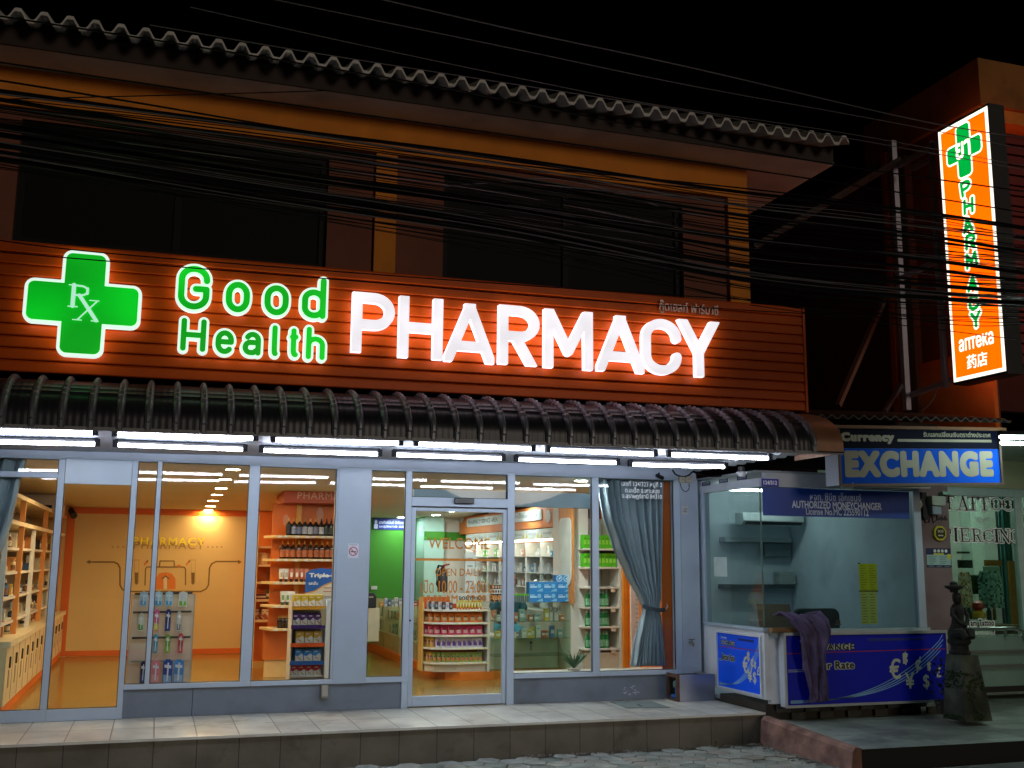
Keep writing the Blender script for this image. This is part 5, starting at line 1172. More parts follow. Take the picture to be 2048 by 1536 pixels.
for k in range(420):
    t = r.random()**1.6; f = r.choice((0, 1)); z = sz+hp*t*.75
    xa, xb = sx-.26+.06*t*.75, sx+.14-.10*t*.75
    c_ = Vector((r.uniform(xa, xb), sy-.20+.06*t*.75-.004, z)) if f == 0 else Vector((xa-.004, r.uniform(sy-.19, sy+.15), z))
    if math.sin(c_.x*19+c_.z*9)+math.sin(c_.z*13+c_.x*5) < -.1: continue
    s_ = r.uniform(.008, .022); ms_.lathe([(s_, -.4*s_), (s_*.9, .2*s_), (s_*.3, .6*s_)], c_, 5)
tag(mk('moss', shrink(ms_, (sx, sy, sz), .803, 1.0), mat('#2c4020', .95, 0, .5, 30), pd), kind='stuff')
so_ = thing('stone_statue', 'weathered dark stone kneeling figure with a tray on its head atop the mossy pedestal', 'statue', (sx-.085, sy, sz+hp))
stm = mat('#2b2b29', .9, 0, .5, 9, .8, 40, dirt=.4)
bz = sz+hp+.002; bx_ = sx-.085
m_ = MB().lathe([(.15, 0), (.155, .03), (.13, .05), (.125, .11), (.165, .14), (.17, .17), (.14, .19)], (bx_-.0, sy, bz), 16); mk('base', shrink(m_, (bx_, sy, bz), .66, .78), stm, so_, smooth=True)
b0 = bz+.19
m_ = MB()
m_.lathe([(.15, 0), (.16, .04), (.15, .09), (.12, .14), (.10, .18), (.085, .24), (.095, .31), (.10, .36), (.075, .41), (.04, .44)], (bx_, sy, b0), 16, 0, 1.0, .85)
m_.tube([(bx_-.09, sy-.02, b0+.37), (bx_-.135, sy-.05, b0+.30), (bx_-.10, sy-.10, b0+.22), (bx_-.02, sy-.12, b0+.18)], [.035, .032, .028, .022], 8)
m_.tube([(bx_+.09, sy-.02, b0+.37), (bx_+.12, sy-.06, b0+.28), (bx_+.07, sy-.10, b0+.20), (bx_-.0, sy-.13, b0+.16)], [.035, .032, .028, .022], 8)
m_.tube([(bx_-.10, sy-.02, b0+.06), (bx_-.07, sy-.16, b0+.08), (bx_-.05, sy-.19, b0+.02)], [.07, .06, .05], 8)
m_.tube([(bx_+.10, sy-.02, b0+.06), (bx_+.07, sy-.16, b0+.08), (bx_+.05, sy-.19, b0+.02)], [.07, .06, .05], 8)
mk('figure', shrink(m_, (bx_, sy, bz), .70, .78), stm, so_, smooth=True)
m_ = MB().lathe([(.03, 0), (.055, .03), (.062, .075), (.058, .115), (.04, .14)], (bx_-.02, sy-.03, b0+.43), 12, 0, 1, 1.1)
m_.lathe([(.004, -.015), (.012, 0), (.004, .015)], (bx_-.03, sy-.10, b0+.50), 8)
mk('head', shrink(m_, (bx_, sy, bz), .70, .78), stm, so_, smooth=True)
m_ = MB().lathe([(.05, 0), (.06, .03), (.09, .045), (.125, .06), (.125, .085), (.06, .09), (.05, .11), (.055, .125), (.02, .14)], (bx_-.05, sy-.02, b0+.57), 14); mk('head_tray', shrink(m_, (bx_, sy, bz), .70, .78), stm, so_, smooth=True)
# potted dark plant between booth and pedestal
pq = PZ(1888, 1428, tz(-1.2)); pp = thing('potted_plant', 'dark leafy pot plant in a small pot between the booth panel and the pedestal', 'plant', tuple(pq))
mk('pot', MB().lathe([(.06, 0), (.085, .12), (.09, .13), (.075, .13)], pq, 12), mat('#4a4038', .8), pp)
m_ = MB(); r = random.Random(9)
for k in range(150):
    a = r.uniform(0, 6.28); h_ = r.uniform(.1, .55); rr_ = r.uniform(0, .13); c_ = pq+Vector((rr_*math.cos(a), rr_*math.sin(a), h_)); d = Vector((r.uniform(-1, 1), r.uniform(-1, 1), r.uniform(-.5, .8))).normalized()*r.uniform(.03, .07); s_ = d.cross(Vector((0, 0, 1))).normalized()*.016
    m_.add([c_, c_+d*.5+s_, c_+d, c_+d*.5-s_], [(0, 1, 2, 3)])
mk('leaves', m_, mat('#1c2a1e', .3, 0, .5, 20), pp); 

# ================================================================== OVERHEAD CABLES
def cable(pts, Y0, Y1, wpx, label, group=None, m__=None, nm='overhead_cable'):
    n = len(pts); xs_ = [p[0] for p in pts]; o = []
    for x, y in pts:
        t = (x-xs_[0])/(xs_[-1]-xs_[0]); o.append(P(x, y, Y0+(Y1-Y0)*t))
    d = fwd.dot(o[n//2]-CAM); return wire(nm, o, wpx/2*d/F, m__ or wblk, label, 'cable', group, 6, 7)
wgr = mat('#77777c', .4, .3, .1)
cable([(700, -16), (1040, 62), (1377, 134), (1848, 243), (2120, 285)], -4, -4, 2.4, 'highest pale wire crossing the black sky above the roof edge', None, wgr)
cable([(380, -36), (680, 26), (1040, 100), (1380, 171), (1785, 245), (2120, 312)], -4, -4, 1.8, 'second highest faint wire in the black sky above the roof edge', None, wgr)
cable([(380, 14), (680, 81), (1056, 160), (1309, 209), (1700, 268), (2120, 345)], -4, -4, 1.6, 'third faint wire from the top, meeting the roof edge on the right', None, wgr)
cable([(300, 50), (680, 114), (1380, 223), (1693, 276), (2120, 352)], -4, -4, 1.8, 'dim wire running just above the white roof edge', None, wgr)
cable([(-80, 113), (430, 188), (700, 226), (1380, 322), (1800, 385), (2120, 437)], -4.1, -4.1, 3, 'thin black cable drawn along the pale soffit')
cable([(-80, 20), (340, 85), (680, 140), (919, 181), (1380, 275), (1655, 327), (1984, 374), (2120, 394)], -4.1, -4.1, 3.2, 'black cable crossing the dark fascia and the upper part of the projecting sign')
cable([(-80, 148), (253, 202), (700, 276), (1380, 371), (1878, 435), (2120, 466)], -4.15, -4.15, 3.5, 'black cable crossing the ochre band near its lower edge')
cable([(-80, 201), (68, 197), (434, 188), (660, 181)], -4.2, -3.9, 2.4, 'thin black wire rising to the right across the other cables at upper left', None)
cable([(880, 372), (1000, 364), (1110, 357), (1250, 388), (1340, 420), (1420, 432)], -4.1, -4.0, 2.2, 'stray wire arching in front of the right upper window', None, wgr)
grp = 'cable bundles in front of the upper floor'; gl_ = 'thick black cable in the sagging bundles across the upper floor windows'
gt = 'thin cables in front of the upper floor'; gtl = 'thin dark wire tangled among the bundles across the upper floor windows'
r = random.Random(11)
fam = [(165, 300, 398, 470, 9), (180, 338, 444, 520, 10), (196, 352, 452, 528, 6), (232, 392, 492, 560, 12), (250, 400, 512, 575, 10), (270, 432, 545, 592, 13), (285, 440, 560, 604, 9), (300, 452, 572, 612, 14)]
for a, b, c_, d, wd_ in fam:
    cable([(-120, a), (500, a+(b-a)*.60+4), (1000, b+14), (1480, c_-14), (1800, c_+20), (2150, d)], -4.3+r.uniform(-.1, .1), -4.1+r.uniform(-.1, .1), wd_*.72, gl_, grp)
for k in range(46):
    u_ = (k+r.random())/46; a = 168+150*u_+r.uniform(-12, 12); b = 300+185*u_+r.uniform(-16, 16); c_ = 400+215*u_+r.uniform(-14, 14); d = 470+170*u_+r.uniform(-14, 14)
    cable([(-120, a), (500, a+(b-a)*.60+r.uniform(-4, 8)), (1000, b+16), (1480, c_-18+r.uniform(-6, 6)), (1800, c_+16), (2150, d)], -4.35+r.uniform(-.25, .25), -4.15+r.uniform(-.25, .25), r.choice((1.4, 1.8, 2.2, 3)), gtl, gt, wgr if r.random() < .22 else wblk)
for a, b, c_, nm in (((-80, 470), (200, 505), (700, 545), 'lowest'), ((-80, 497), (200, 521), (760, 566), 'second lowest')):
    cable([a, b, c_, (1200, c_[1]+36), (1700, c_[1]+66), (2120, c_[1]+84)], -4.2, -4.2, 2.2, f'{nm} thin black wire crossing the green cross and white letters of the sign')
cable([(1500, 560), (1700, 600), (1840, 640), (1980, 652), (2120, 640)], -4.1, -4.1, 2, 'slack thin wire sagging across the lower part of the projecting sign')
cable([(1500, 610), (1720, 640), (1900, 662), (2120, 690)], -4.1, -4.1, 1.8, 'lowest thin wire crossing the projecting sign above its bottom lettering')
# ================================================================== INSIDE THE PHARMACY
FZ = .286
CS = .0215
def cz(y): return 2.605-CS*y
def PC(px, py):   # point on the sloping ceiling
    d = ray(px, py); t = (2.605-CS*CAM.y-CAM.z)/(d.z+CS*d.y); return CAM+d*t
cream = mat('#d9bd7c', .75, 0, .06, 1.2); orange_w = mat('#d86a12', .55, 0, .06, 2); green_w = mat('#3c8a18', .6, 0, .06, 2); warm_w = mat('#d9d4c6', .6, 0, .06, 2); mint_w = mat('#a9cdbd', .5, 0, .05)
shelf_w = mat('#d5cfbf', .4, 0, .05)
mk('interior_floor', MB().box((-1.8, .10, .05), (5.60, 8.3, FZ)), tiles('#8f7434', '#735a26', .6, .6, .003, 'XY', .16, (.1, .1), .08), bld)
mk('interior_ceiling', MB().hexa([(-1.8, .10, cz(.1)), (5.62, .10, cz(.1)), (5.62, 8.3, cz(8.3)), (-1.8, 8.3, cz(8.3))], [(-1.8, .10, 2.9), (5.62, .10, 2.9), (5.62, 8.3, 2.9), (-1.8, 8.3, 2.9)]), mat('#d9d4c4', .7, 0, .05, 1.5), bld)
mk('interior_wall', MB().box((-1.9, .1, .2), (-1.8, 8.3, 2.9)), cream, bld)
mk('interior_wall', MB().box((5.56, .21, .2), (5.62, 8.3, 2.9)), orange_w, bld)
BYW = 6.6
fr0, w0, h0 = front(110, 1020, 520, 1320, BYW)
bwz = cz(BYW)
m_ = MB().box((-1.8, BYW, FZ), (1.75, BYW+.1, bwz), 0)
m_.box((-1.30, BYW-.004, bwz-.095), (1.75, BYW-.0005, bwz-.005), 1).box((-1.30, BYW-.004, FZ+.01), (-1.185, BYW-.0005, bwz-.096), 1).box((-1.184, BYW-.006, FZ+.005), (1.75, BYW-.0005, FZ+.085), 1)
mk('yellow_wall', m_, [cream, orange_w], bld)
mk('divider_wall', MB().box((1.751, 3.3, FZ), (2.15, 7.9, cz(7.9)+.08)), orange_w, bld)
mk('green_wall', MB().box((2.151, 7.7, FZ), (4.62, 7.8, cz(7.7))), green_w, bld)
mk('back_column', MB().box((4.28, 7.1, FZ), (4.62, 7.699, cz(7.1)), 0).box((4.621, 7.3, FZ), (5.55, 7.4, cz(7.3)), 1), [mint_w, warm_w], bld)
zb0, zb1 = P(870, 1080, 7.09).z, P(870, 1063, 7.09).z
mk('green_band', MB().box((4.275, 7.085, zb0), (4.625, 7.0995, zb1)).box((4.626, 7.285, zb0), (5.55, 7.2995, zb1)), green_w, bld)
mk('interior_beam', MB().box((P(826, 1000, .2).x, .16, P(1100, 1015, .2).z), (P(1190, 1000, .2).x, .26, P(1100, 986, .2).z)), mat('#8fa0a6', .5, 0, .1, 3), bld)
# mural and painted letter shadow on the yellow wall
mu = MB(); MY = BYW-.002; og = '#8a6a22'
def mline(pts, wd, mi): 
    q = [P(x, y, MY) for x, y in pts]; path2(mu, FR((0, MY, 0)), [(a.x, a.z) for a in q], wd, mi, .004, 0)
mline([(175, 1124), (228, 1124), (236, 1128), (240, 1136), (240, 1170), (244, 1178), (252, 1183), (402, 1183), (412, 1178), (417, 1170), (419, 1136), (423, 1128), (432, 1123), (478, 1123)], .022, 0)
for xa, s in ((172, 1), (484, -1)): mu.extr([P(xa, 1124, MY-.003), P(xa+8*s, 1119.5, MY-.003), P(xa+8*s, 1128, MY-.003)], (0, -.003, 0), 0)
mline([(290, 1170), (291, 1138), (294, 1134), (368, 1134), (371, 1138), (371, 1170)], .018, 0)
mline([(319, 1133), (320, 1122), (348, 1122), (349, 1133)], .018, 0)
def fillp(pts, mi, z=.003): mu.extr([P(x, y, MY-z) for x, y in pts], (0, -.003, 0), mi)
for xa in (273, 386):
    mline([(xa-5, 1120), (xa+6, 1120)], .012, 1); mline([(xa-4, 1120), (xa-3, 1168)], .006, 1); mline([(xa+5, 1120), (xa+4, 1168)], .006, 1)
    fillp([(xa-3.5, 1145), (xa+3.5, 1145), (xa+3, 1166), (xa, 1170), (xa-3, 1166)], 0)
for xa, c in ((291, 1), (375, 1)): fillp([(xa-4, 1129), (xa+3, 1120), (xa+6, 1122), (xa-1, 1131)], 2); fillp([(xa+1, 1124), (xa+4, 1120), (xa+6, 1122), (xa+3, 1126)], 0, .0065)
fillp([(352, 1132), (358, 1129), (363, 1132), (358, 1135)], 2)
fillp([(331-20, 1178), (311, 1158), (318, 1147), (331, 1144.5), (344, 1147), (351, 1158), (351, 1178)], 2); fillp([(327, 1152), (334, 1152), (334, 1178), (327, 1178)], 3, .0065); fillp([(322, 1157), (331, 1150), (340, 1157), (336, 1158), (331, 1154), (326, 1158)], 0, .0066)
fr, w_, h_ = front(268, 1083, 408, 1098, MY); text(mu, 'PHARMACY', fr, w_, h_, 4, .004, .0, 0, 56, True, 1.15)  # cast shadow of the raised letters, drawn as a flat darker copy
fr, w_, h_ = front(266, 1075, 410, 1090, MY-.05); ml = MB(); text(ml, 'PHARMACY', fr, w_, h_, 0, .012, .012, 0, 56, True, 1.15)
for xa in (225, 236, 247, 258, 416, 425, 434, 443): mu.extr([P(xa+a, 1094+b, MY) for a, b in ell(0, 0, 1.8, 1.8, 8)], (0, -.004, 0), 4)
mk('mural_with_letter_shadow', mu, [mat('#7d6220', .5), mat('#b8965a', .5), mat('#d97c1e', .5), mat('#e0d3ac', .5), mat('#a08548', .6)], bld)
mk('raised_lettering', ml, mat('#fff01e', .4, 0, .03), bld)
# ---- ceiling downlights
warm = emit('#ffd8a2', 165.0, 'downlight_warm'); cool = emit('#eefcff', 125.0, 'downlight_neutral')
def downlight(p, m__, label, rr=.078):
    o = thing('ceiling_downlight', label, 'ceiling light', tuple(p), 'ceiling downlights of the pharmacy')
    mk('diffuser', MB().lathe([(rr*.86, -.010), (rr*.86, -.004)], p, 18), m__, o); mk('trim_ring', MB().lathe([(rr, -.001), (rr, -.012), (rr*.88, -.012), (rr*.88, -.001)], p, 18), mat('#d8d4c8', .4), o)
lefts = [(466, 937), (450, 957), (442.5, 975), (434, 988), (426, 1000), (421, 1011), (417, 1019)]
for i, q in enumerate(lefts): downlight(PC(*q), warm, f'lit warm downlight in the left ceiling row, {["nearest to the glass", "second from the glass", "third from the glass", "in the middle of the row", "third from the yellow wall", "second from the yellow wall", "next to the yellow wall"][i]}')
rights = [(1162, 960, 'nearest the glass by the grey curtain'), (1095, 976, 'behind the window right of the door'), (904, 1022, 'right one of the two seen through the entrance door'), (872, 1029, 'left one of the two seen through the entrance door'), (803, 1034, 'above the green wall')]
cool2 = emit('#eefcff', 240.0, 'downlight_bright')
for x, y, s in rights: downlight(PC(x, y), cool2 if y < 980 else cool, 'lit neutral downlight '+s)
for x, y, s in ((702, 1000, 'behind the upper part of the wide pier'), (704, 960, 'behind the pier, close to the glass'), (180, 957, 'behind the white panel over the glazed door'), (235, 948, 'behind the right end of the panel over the glazed door'), (900, 1003, 'behind the grey beam over the entrance'), (1040, 1003, 'behind the right part of the grey beam')): downlight(PC(x, y), (cool2 if y == 960 else cool) if x > 600 else warm, 'added unseen ceiling downlight '+s)  # extra downlights added out of sight to brighten the shop
# cassette air conditioner, camera
ca = thing('ceiling_air_conditioner', 'pale ceiling air conditioner above the left shelves', 'air conditioner', tuple(PC(85, 985)))
q = PC(85, 990); mk('body', MB().box((q.x-.35, q.y-.3, q.z-.22), (q.x+.25, q.y+.45, q.z-.001)), mat('#b9ab96', .5), ca, bevel=.02); mk('louvre', MB().box((q.x-.25, q.y-.305, q.z-.18), (q.x+.15, q.y-.301, q.z-.14)), black, ca)
q = P(144, 1029, 6.2); c4 = thing('security_camera', 'small dark camera in the upper left corner of the yellow wall', 'camera', tuple(q)); mk('body', MB().tube([q+Vector((-.02, .12, .06)), q+Vector((.03, -.05, -.02))], .05, 8), mat('#1c1a18', .4), c4); mk('bracket', MB().tube([q+Vector((-.02, .12, .06)), q+Vector((-.06, .39, .12))], .02, 6), mat('#8a8070', .5), c4)

# ---- product helpers
def box_item(fr, w_, h_, d, cols, label, cat, group, name='product_box', style=0):
    """printed carton; its front lies on the frame, its body goes back by d"""
    m_ = MB(); m_.extr([fr(0, 0), fr(w_, 0), fr(w_, h_), fr(0, h_)], fr.n*-d, 0)
    q = lambda a, b, z=.0008: fr(w_*a, h_*b, z)
    if style == 1:  # white foot with a wave, coloured top
        m_.extr([q(.0, .0), q(1, 0), q(1, .45), q(.8, .62), q(.6, .55), q(.35, .40), q(.15, .42), q(0, .50)], fr.n*.0008, 1)
        m_.extr([q(.2, .30, .002), q(.35, .36, .002), q(.8, .12, .002), q(.65, .06, .002)], fr.n*.0006, 2); m_.extr([q(.15, .74, .002), q(.6, .74, .002), q(.6, .84, .002), q(.15, .84, .002)], fr.n*.0006, 1)
    elif style == 2:   # logo band
        m_.extr([q(.06, .42), q(.55, .42), q(.55, .6), q(.06, .6)], fr.n*.0008, 1); m_.extr([q(.06, .66), q(.4, .66), q(.4, .74), q(.06, .74)], fr.n*.0008, 1)
        m_.extr([q(.5, .05), q(.98, .05), q(.98, .35), q(.8, .3), q(.65, .18)], fr.n*.0008, 2); m_.extr([fr(w_*.72+a, h_*.6+b, .001) for a, b in ell(0, 0, h_*.22, h_*.22, 12)], fr.n*.0008, 2)
    elif style == 3: m_.extr([q(.12, .3), q(.88, .3), q(.88, .62), q(.12, .62)], fr.n*.0008, 1); m_.extr([q(.2, .7), q(.7, .7), q(.7, .78), q(.2, .78)], fr.n*.0008, 2 if len(cols) > 2 else 1)
    return tag(mk(name, m_, [mat(c, .45, 0, .04) for c in cols]), label, cat, group)
def bottle(p, h, r_, body, cap, lab, label, group, name='bottle', slim=.36):
    o = tag(mk(name, MB().lathe([(r_*.9, 0), (r_, h*.03), (r_, h*.58), (r_*.86, h*.66), (r_*slim, h*.76), (r_*slim, h*.80)], p, 12), mat(body, .12, 0, .05), smooth=True), label, 'bottle', group)
    mk('cap', MB().lathe([(r_*slim*1.15, h*.80), (r_*slim*1.15, h*.86), (r_*slim*.7, h*.88), (r_*slim*.5, h)], p, 10), mat(cap, .35, .3, .05), o, smooth=True)
    m_ = MB(); n = 7; vs = []
    for k in range(n):
        a = math.radians(-150+120*k/(n-1)); vs += [(p[0]+r_*1.02*math.cos(a), p[1]+r_*1.02*math.sin(a), p[2]+h*.10), (p[0]+r_*1.02*math.cos(a), p[1]+r_*1.02*math.sin(a), p[2]+h*.50)]
    m_.add(vs, [(2*k, 2*k+2, 2*k+3, 2*k+1) for k in range(n-1)]); mk('paper_label', m_, mat(lab, .5, 0, .45, 55), o)
    return o
def pouch(p, w_, h_, cols, label, cat, group, lean=.25, name='snack_bag', seed=0):
    r = random.Random(seed); m_ = MB(); n = 6
    def fn(s, t, sg): 
        bulge = .22*w_*math.sin(math.pi*s)**.7*math.sin(math.pi*min(1, t*1.05+.02))**.6 if 0 < t < 1 else 0
        return Vector((p[0]+w_*(s-.5)*(1-.06*math.sin(math.pi*t)), p[1]+lean*h_*t-sg*bulge, p[2]+h_*t))
    m_.grid(lambda s, t: fn(s, t, 1), n, n); m_.grid(lambda s, t: fn(1-s, t, -1), n, n)
    for k in range(n*n):
        i, j = k % n, k//n
        if 1 <= i <= 4 and 1 <= j <= 2: m_.m[k] = 1
        elif j == 3 and 1 <= i <= 3: m_.m[k] = 2
    return tag(mk(name, m_, [mat(c, .25, 0, .1, 30) for c in cols], smooth=True), label, cat, group)
def tube_item(p, w_, h_, cols, label, group):
    m_ = MB(); rg = lambda wx, wy, z: [Vector((p[0]+wx*math.cos(2*math.pi*k/10), p[1]+wy*math.sin(2*math.pi*k/10), p[2]+z)) for k in range(10)]
    m_.loft([rg(w_*.32, w_*.32, 0), rg(w_*.32, w_*.32, h_*.22)], 1); m_.loft([rg(w_*.40, w_*.38, h_*.225), rg(w_*.45, w_*.3, h_*.5), rg(w_*.5, .004, h_)], 0); m_.extr([(p[0]-w_*.22, p[1]-w_*.40, p[2]+h_*.38), (p[0]+w_*.22, p[1]-w_*.40, p[2]+h_*.38), (p[0]+w_*.22, p[1]-w_*.22, p[2]+h_*.72), (p[0]-w_*.22, p[1]-w_*.22, p[2]+h_*.72)], (0, -.001, 0), 2)
    return tag(mk('cream_tube', m_, [mat(c, .35, 0, .05) for c in cols]), label, 'tube', group)
def nth(i, n): return 'leftmost' if i == 0 else ('rightmost' if i == n-1 else ORD[i]+' from the left')

# ---- shelves along the left wall
LX = -1.30
ls = thing('wall_shelving', 'long cream wall shelving with orange uprights and drawers along the left wall', 'shelving', (-1.5, 3.3, FZ))
zs_ = [PX(25, y, LX).z for y in (1097, 1147, 1197, 1245)]
zt_ = 2.02; zl = .90
mk('back_panel', MB().box((-1.795, .3, FZ), (-1.76, 6.55, 2.30)), mat('#9aa09a', .6, 0, .08), ls)
for z in zs_: mk('shelf', MB().box((-1.759, .31, z-.012), (LX-.03, 6.54, z+.012)), shelf_w, ls)
for y in (.28, 2.6, 4.95): mk('upright', MB().box((LX-.05, y-.012, zl+.051), (LX-.005, y+.012, 2.019)), shelf_w, ls)
for y in (1.42, 3.77, 6.1): mk('upright', MB().box((LX-.05, y-.022, zl+.051), (LX, y+.022, 2.32)), mat('#d98a3c', .5, 0, .05), ls)
mk('top_fascia', MB().box((-1.75, .3, 2.02), (LX+.002, 6.55, 2.06)).box((-1.75, .3, 2.28), (LX+.002, 6.55, 2.32)), mat('#dcc9a0', .5), ls)
mk('drawer_cabinet', MB().box((-1.755, .3, FZ+.09), (LX+.06, 6.55, zl)), mat('#d8c496', .45, 0, .05), ls)
mk('counter_top', MB().box((-1.75, .3, zl+.001), (LX+.09, 6.55, zl+.05)), mat('#dfd0a8', .35), ls)
mk('orange_skirting', MB().box((-1.755, .3, FZ+.001), (LX+.05, 6.55, FZ+.089)), orange_w, ls)
for k in range(13):
    y = .55+k*.48; h_ = MB().box((LX+.062, y-.02, .70), (LX+.075, y+.02, .80)); mk('handle_lock', h_, mat('#2c2620', .4), ls); mk('handle_plate', MB().box((LX+.061, y-.03, .52), (LX+.066, y+.03, .68)), mat('#a9a08a', .3, .5), ls); 
    if k < 12: mk('door_gap', MB().box((LX+.0605, y+.237, FZ+.1), (LX+.0625, y+.243, zl-.02)), mat('#8a7446', .6), ls)
r = random.Random(21); palette = ['#c9b48a', '#d2c6ac', '#b05a2c', '#3a2a20', '#c9a23a', '#a8b0a4', '#8a5a38', '#d8c8a0', '#2c4a6a', '#c47a3c']
k = 0
rown = ['top', 'second', 'third', 'lowest', 'counter']
for zi, z in enumerate(zs_+[zl+.052]):
    y = .45; k = 0
    while y < 6.3:
        if min(abs(y-q) for q in (.28, 1.42, 2.6, 3.77, 4.95, 6.1)) > .12:
            hh = r.uniform(.07, .17); ww = r.uniform(.05, .11); c = r.choice(palette); fr = FR((LX-.06-r.uniform(0, .06), y+ww/2, z+.0125 if zi < 4 else z), (0, -1, 0), (0, 0, 1), (1, 0, 0))
            fr = FR((LX-.06-r.uniform(0, .06), y-ww/2, z+.0125 if zi < 4 else z), (0, 1, 0), (0, 0, 1), (1, 0, 0))
            if r.random() < .35: bottle((LX-.10, y, z+.013), hh, ww*.36, c, '#d9d2c0', r.choice(palette), f'{hue_name(c)} bottle on the {rown[zi]} shelf of the left wall, {ORD[k]} from the glass', 'bottles on the left wall shelving')
            else: box_item(fr, ww, hh, .08, [c, r.choice(['#e0d8c4', '#c9b48a']), '#8a5a38'], f'{hue_name(c)} carton on the {rown[zi]} shelf of the left wall, {ORD[k]} from the glass', 'box', 'cartons on the left wall shelving', 'product_box', 3)
            k += 1
        y += r.uniform(.22, .42)
# ---- left curtain
cu_m = mat('#95a4ad', .85, 0, .15, 3, .2, 80)
def curtain(name, edge, zbot, ztop, Y_, folds, label, tie=None):
    m_ = MB(); NS, NTt = folds*8, 44
    def fn(s, t):
        z = ztop+(zbot-ztop)*t; a, b = edge(z); amp = .018+.060*min(1, (b-a)/.5)
        return Vector((a+(b-a)*s, Y_+amp*(.6+.4*math.sin(s*9+1))*math.sin(s*folds*2*math.pi+.6*math.sin(t*3+s*5)), z))
    m_.grid(fn, NS, NTt); o = mk(name, m_, cu_m, smooth=True); sd = o.modifiers.new('thick', 'SOLIDIFY'); sd.thickness = .004
    return tag(o, label, 'curtain')
def interp(tab, z):
    for (z0, a0, b0), (z1, a1, b1) in zip(tab, tab[1:]):
        if z <= z0 and z >= z1:
            t = (z0-z)/(z0-z1); t2 = t*t*(3-2*t)*.4+t*.6; return a0+(a1-a0)*t2, b0+(b1-b0)*t2
    return tab[-1][1:] if z < tab[-1][0] else tab[0][1:]
CYL = .16
tabL = [(P(30, y, CYL).z, -2.2, P(x, y, CYL).x) for x, y in ((56, 912), (46, 945), (38, 975), (24, 1040), (8, 1090), (-20, 1140))]
curtain('curtain', lambda z: interp(tabL, z), tabL[-1][0], 2.60, CYL, 7, 'blue grey curtain swept aside at the left edge of the front')
tabR = [(P(1250, y, CYL+.02).z, P(a, y, CYL+.02).x, P(b, y, CYL+.02).x) for y, a, b in ((953, 1196, 1326), (985, 1200, 1325), (1030, 1208, 1325), (1090, 1228, 1324), (1150, 1254, 1323), (1195, 1278, 1322), (1213, 1286, 1320), (1222, 1287, 1320), (1250, 1280, 1324), (1290, 1270, 1328), (1333, 1263, 1331))]
cR = curtain('curtain', lambda z: interp(tabR, z), tabR[-1][0]+.0, 2.60, CYL+.03, 9, 'grey blue curtain tied back with a band at the right end of the front')
q0, q1 = P(1283, 1212, CYL-.03), P(1328, 1219, CYL-.03); m_ = MB()
m_.loft([[q0.lerp(q1, t)+Vector((0, -.04*math.sin(math.pi*t)-.035, dz-.018*math.sin(math.pi*t))) for dz in (-.022, .022)]+[q0.lerp(q1, t)+Vector((0, -.04*math.sin(math.pi*t)-.028, dz-.018*math.sin(math.pi*t))) for dz in (.022, -.022)] for t in np.linspace(0, 1, 9)]); mk('tie_band', m_, mat('#3a4750', .7), cR)
q = P(1329, 1216, .16); hk = tag(mk('curtain_hook', MB().tube([q+Vector((.0, .03, -.02)), q+Vector((0, -.03, -.01)), q+Vector((.015, -.05, .02)), q+Vector((.01, -.04, .045))], .006, 6), mat('#d8d8d8', .3)), 'white curtain hook on the orange strip beside the tied curtain', 'hook')
mk('orange_return', MB().box((P(1323, 1100, .2).x, .205, SILL), (5.55, .23, 2.6)), mat('#c8641a', .55, 0, .06), bld)
# ---- hanging rack of toothbrushes
frost = bpy.data.materials.new('frosted_acrylic'); frost.use_nodes = True; fb = frost.node_tree.nodes['Principled BSDF']
fb.inputs['Base Color'].default_value = lin('#c4c8c2'); fb.inputs['Roughness'].default_value = .3; fb.inputs['Alpha'].default_value = .55
RY_ = .42
rk = thing('toothbrush_rack', 'clear acrylic hanging rack with dark rails behind the left window', 'rack', tuple(P(325, 1350, RY_)))
fr, w_, h_ = front(262, 1188, 384, 1372, RY_+.03)
mk('acrylic_panel', MB().extr([fr(-.02, -.05), fr(w_+.0, -.05), fr(w_+.005, h_), fr(-.005, h_)], (0, .008, 0)), frost, rk)
mk('panel_edge', MB().box((fr.o.x-.02, RY_+.028, fr.o.z-.2), (fr.o.x-.012, RY_+.04, fr.o.z+h_)).box((fr.o.x+w_, RY_+.028, fr.o.z-.2), (fr.o.x+w_+.008, RY_+.04, fr.o.z+h_)), mat('#8f958e', .3), rk)
for y0, a, b in ((1187, 270, 385), (1224, 266, 383), (1275, 264, 381), (1322, 262, 380)): p0, p1 = P(a, y0+1, RY_-.01), P(b, y0-1, RY_-.01); mk('rail', MB().beam(p0, p1, .012, .02), mat('#2a2824' if y0 != 1322 else '#8c8878', .5), rk)
packs = [(287, 1183, 1212, 15, '#9fc4d8', '#5fa3c8'), (317, 1183, 1212, 15, '#9fc4d8', '#4a98c4'), (338, 1183, 1212, 15, '#a8ccd8', '#4a98c4'), (366, 1183, 1213, 17, '#d8d8cc', '#7cb83c'),
         (282, 1226, 1262, 11, '#c8ccb8', '#4f9a4a'), (313, 1218, 1262, 10, '#c85a8a', '#c8c83c'), (336, 1218, 1262, 11, '#1c2a6a', '#28408a'), (358, 1222, 1262, 9, '#b0b4b0', '#6a747a'),
         (311, 1268, 1306, 9, '#3a8aa8', '#5a9ab0'), (335, 1268, 1306, 10, '#6a9a2c', '#8ab83c'), (361, 1266, 1306, 10, '#b83a44', '#c85a5a'),
         (286, 1322, 1366, 11, '#1c2450', '#3a4a8a'), (311, 1320, 1366, 17, '#d87a8a', '#d8a0a0'), (335, 1318, 1368, 19, '#2a4a9a', '#8ab0d8'), (357, 1318, 1366, 20, '#4a8ac8', '#9ab8d8')]
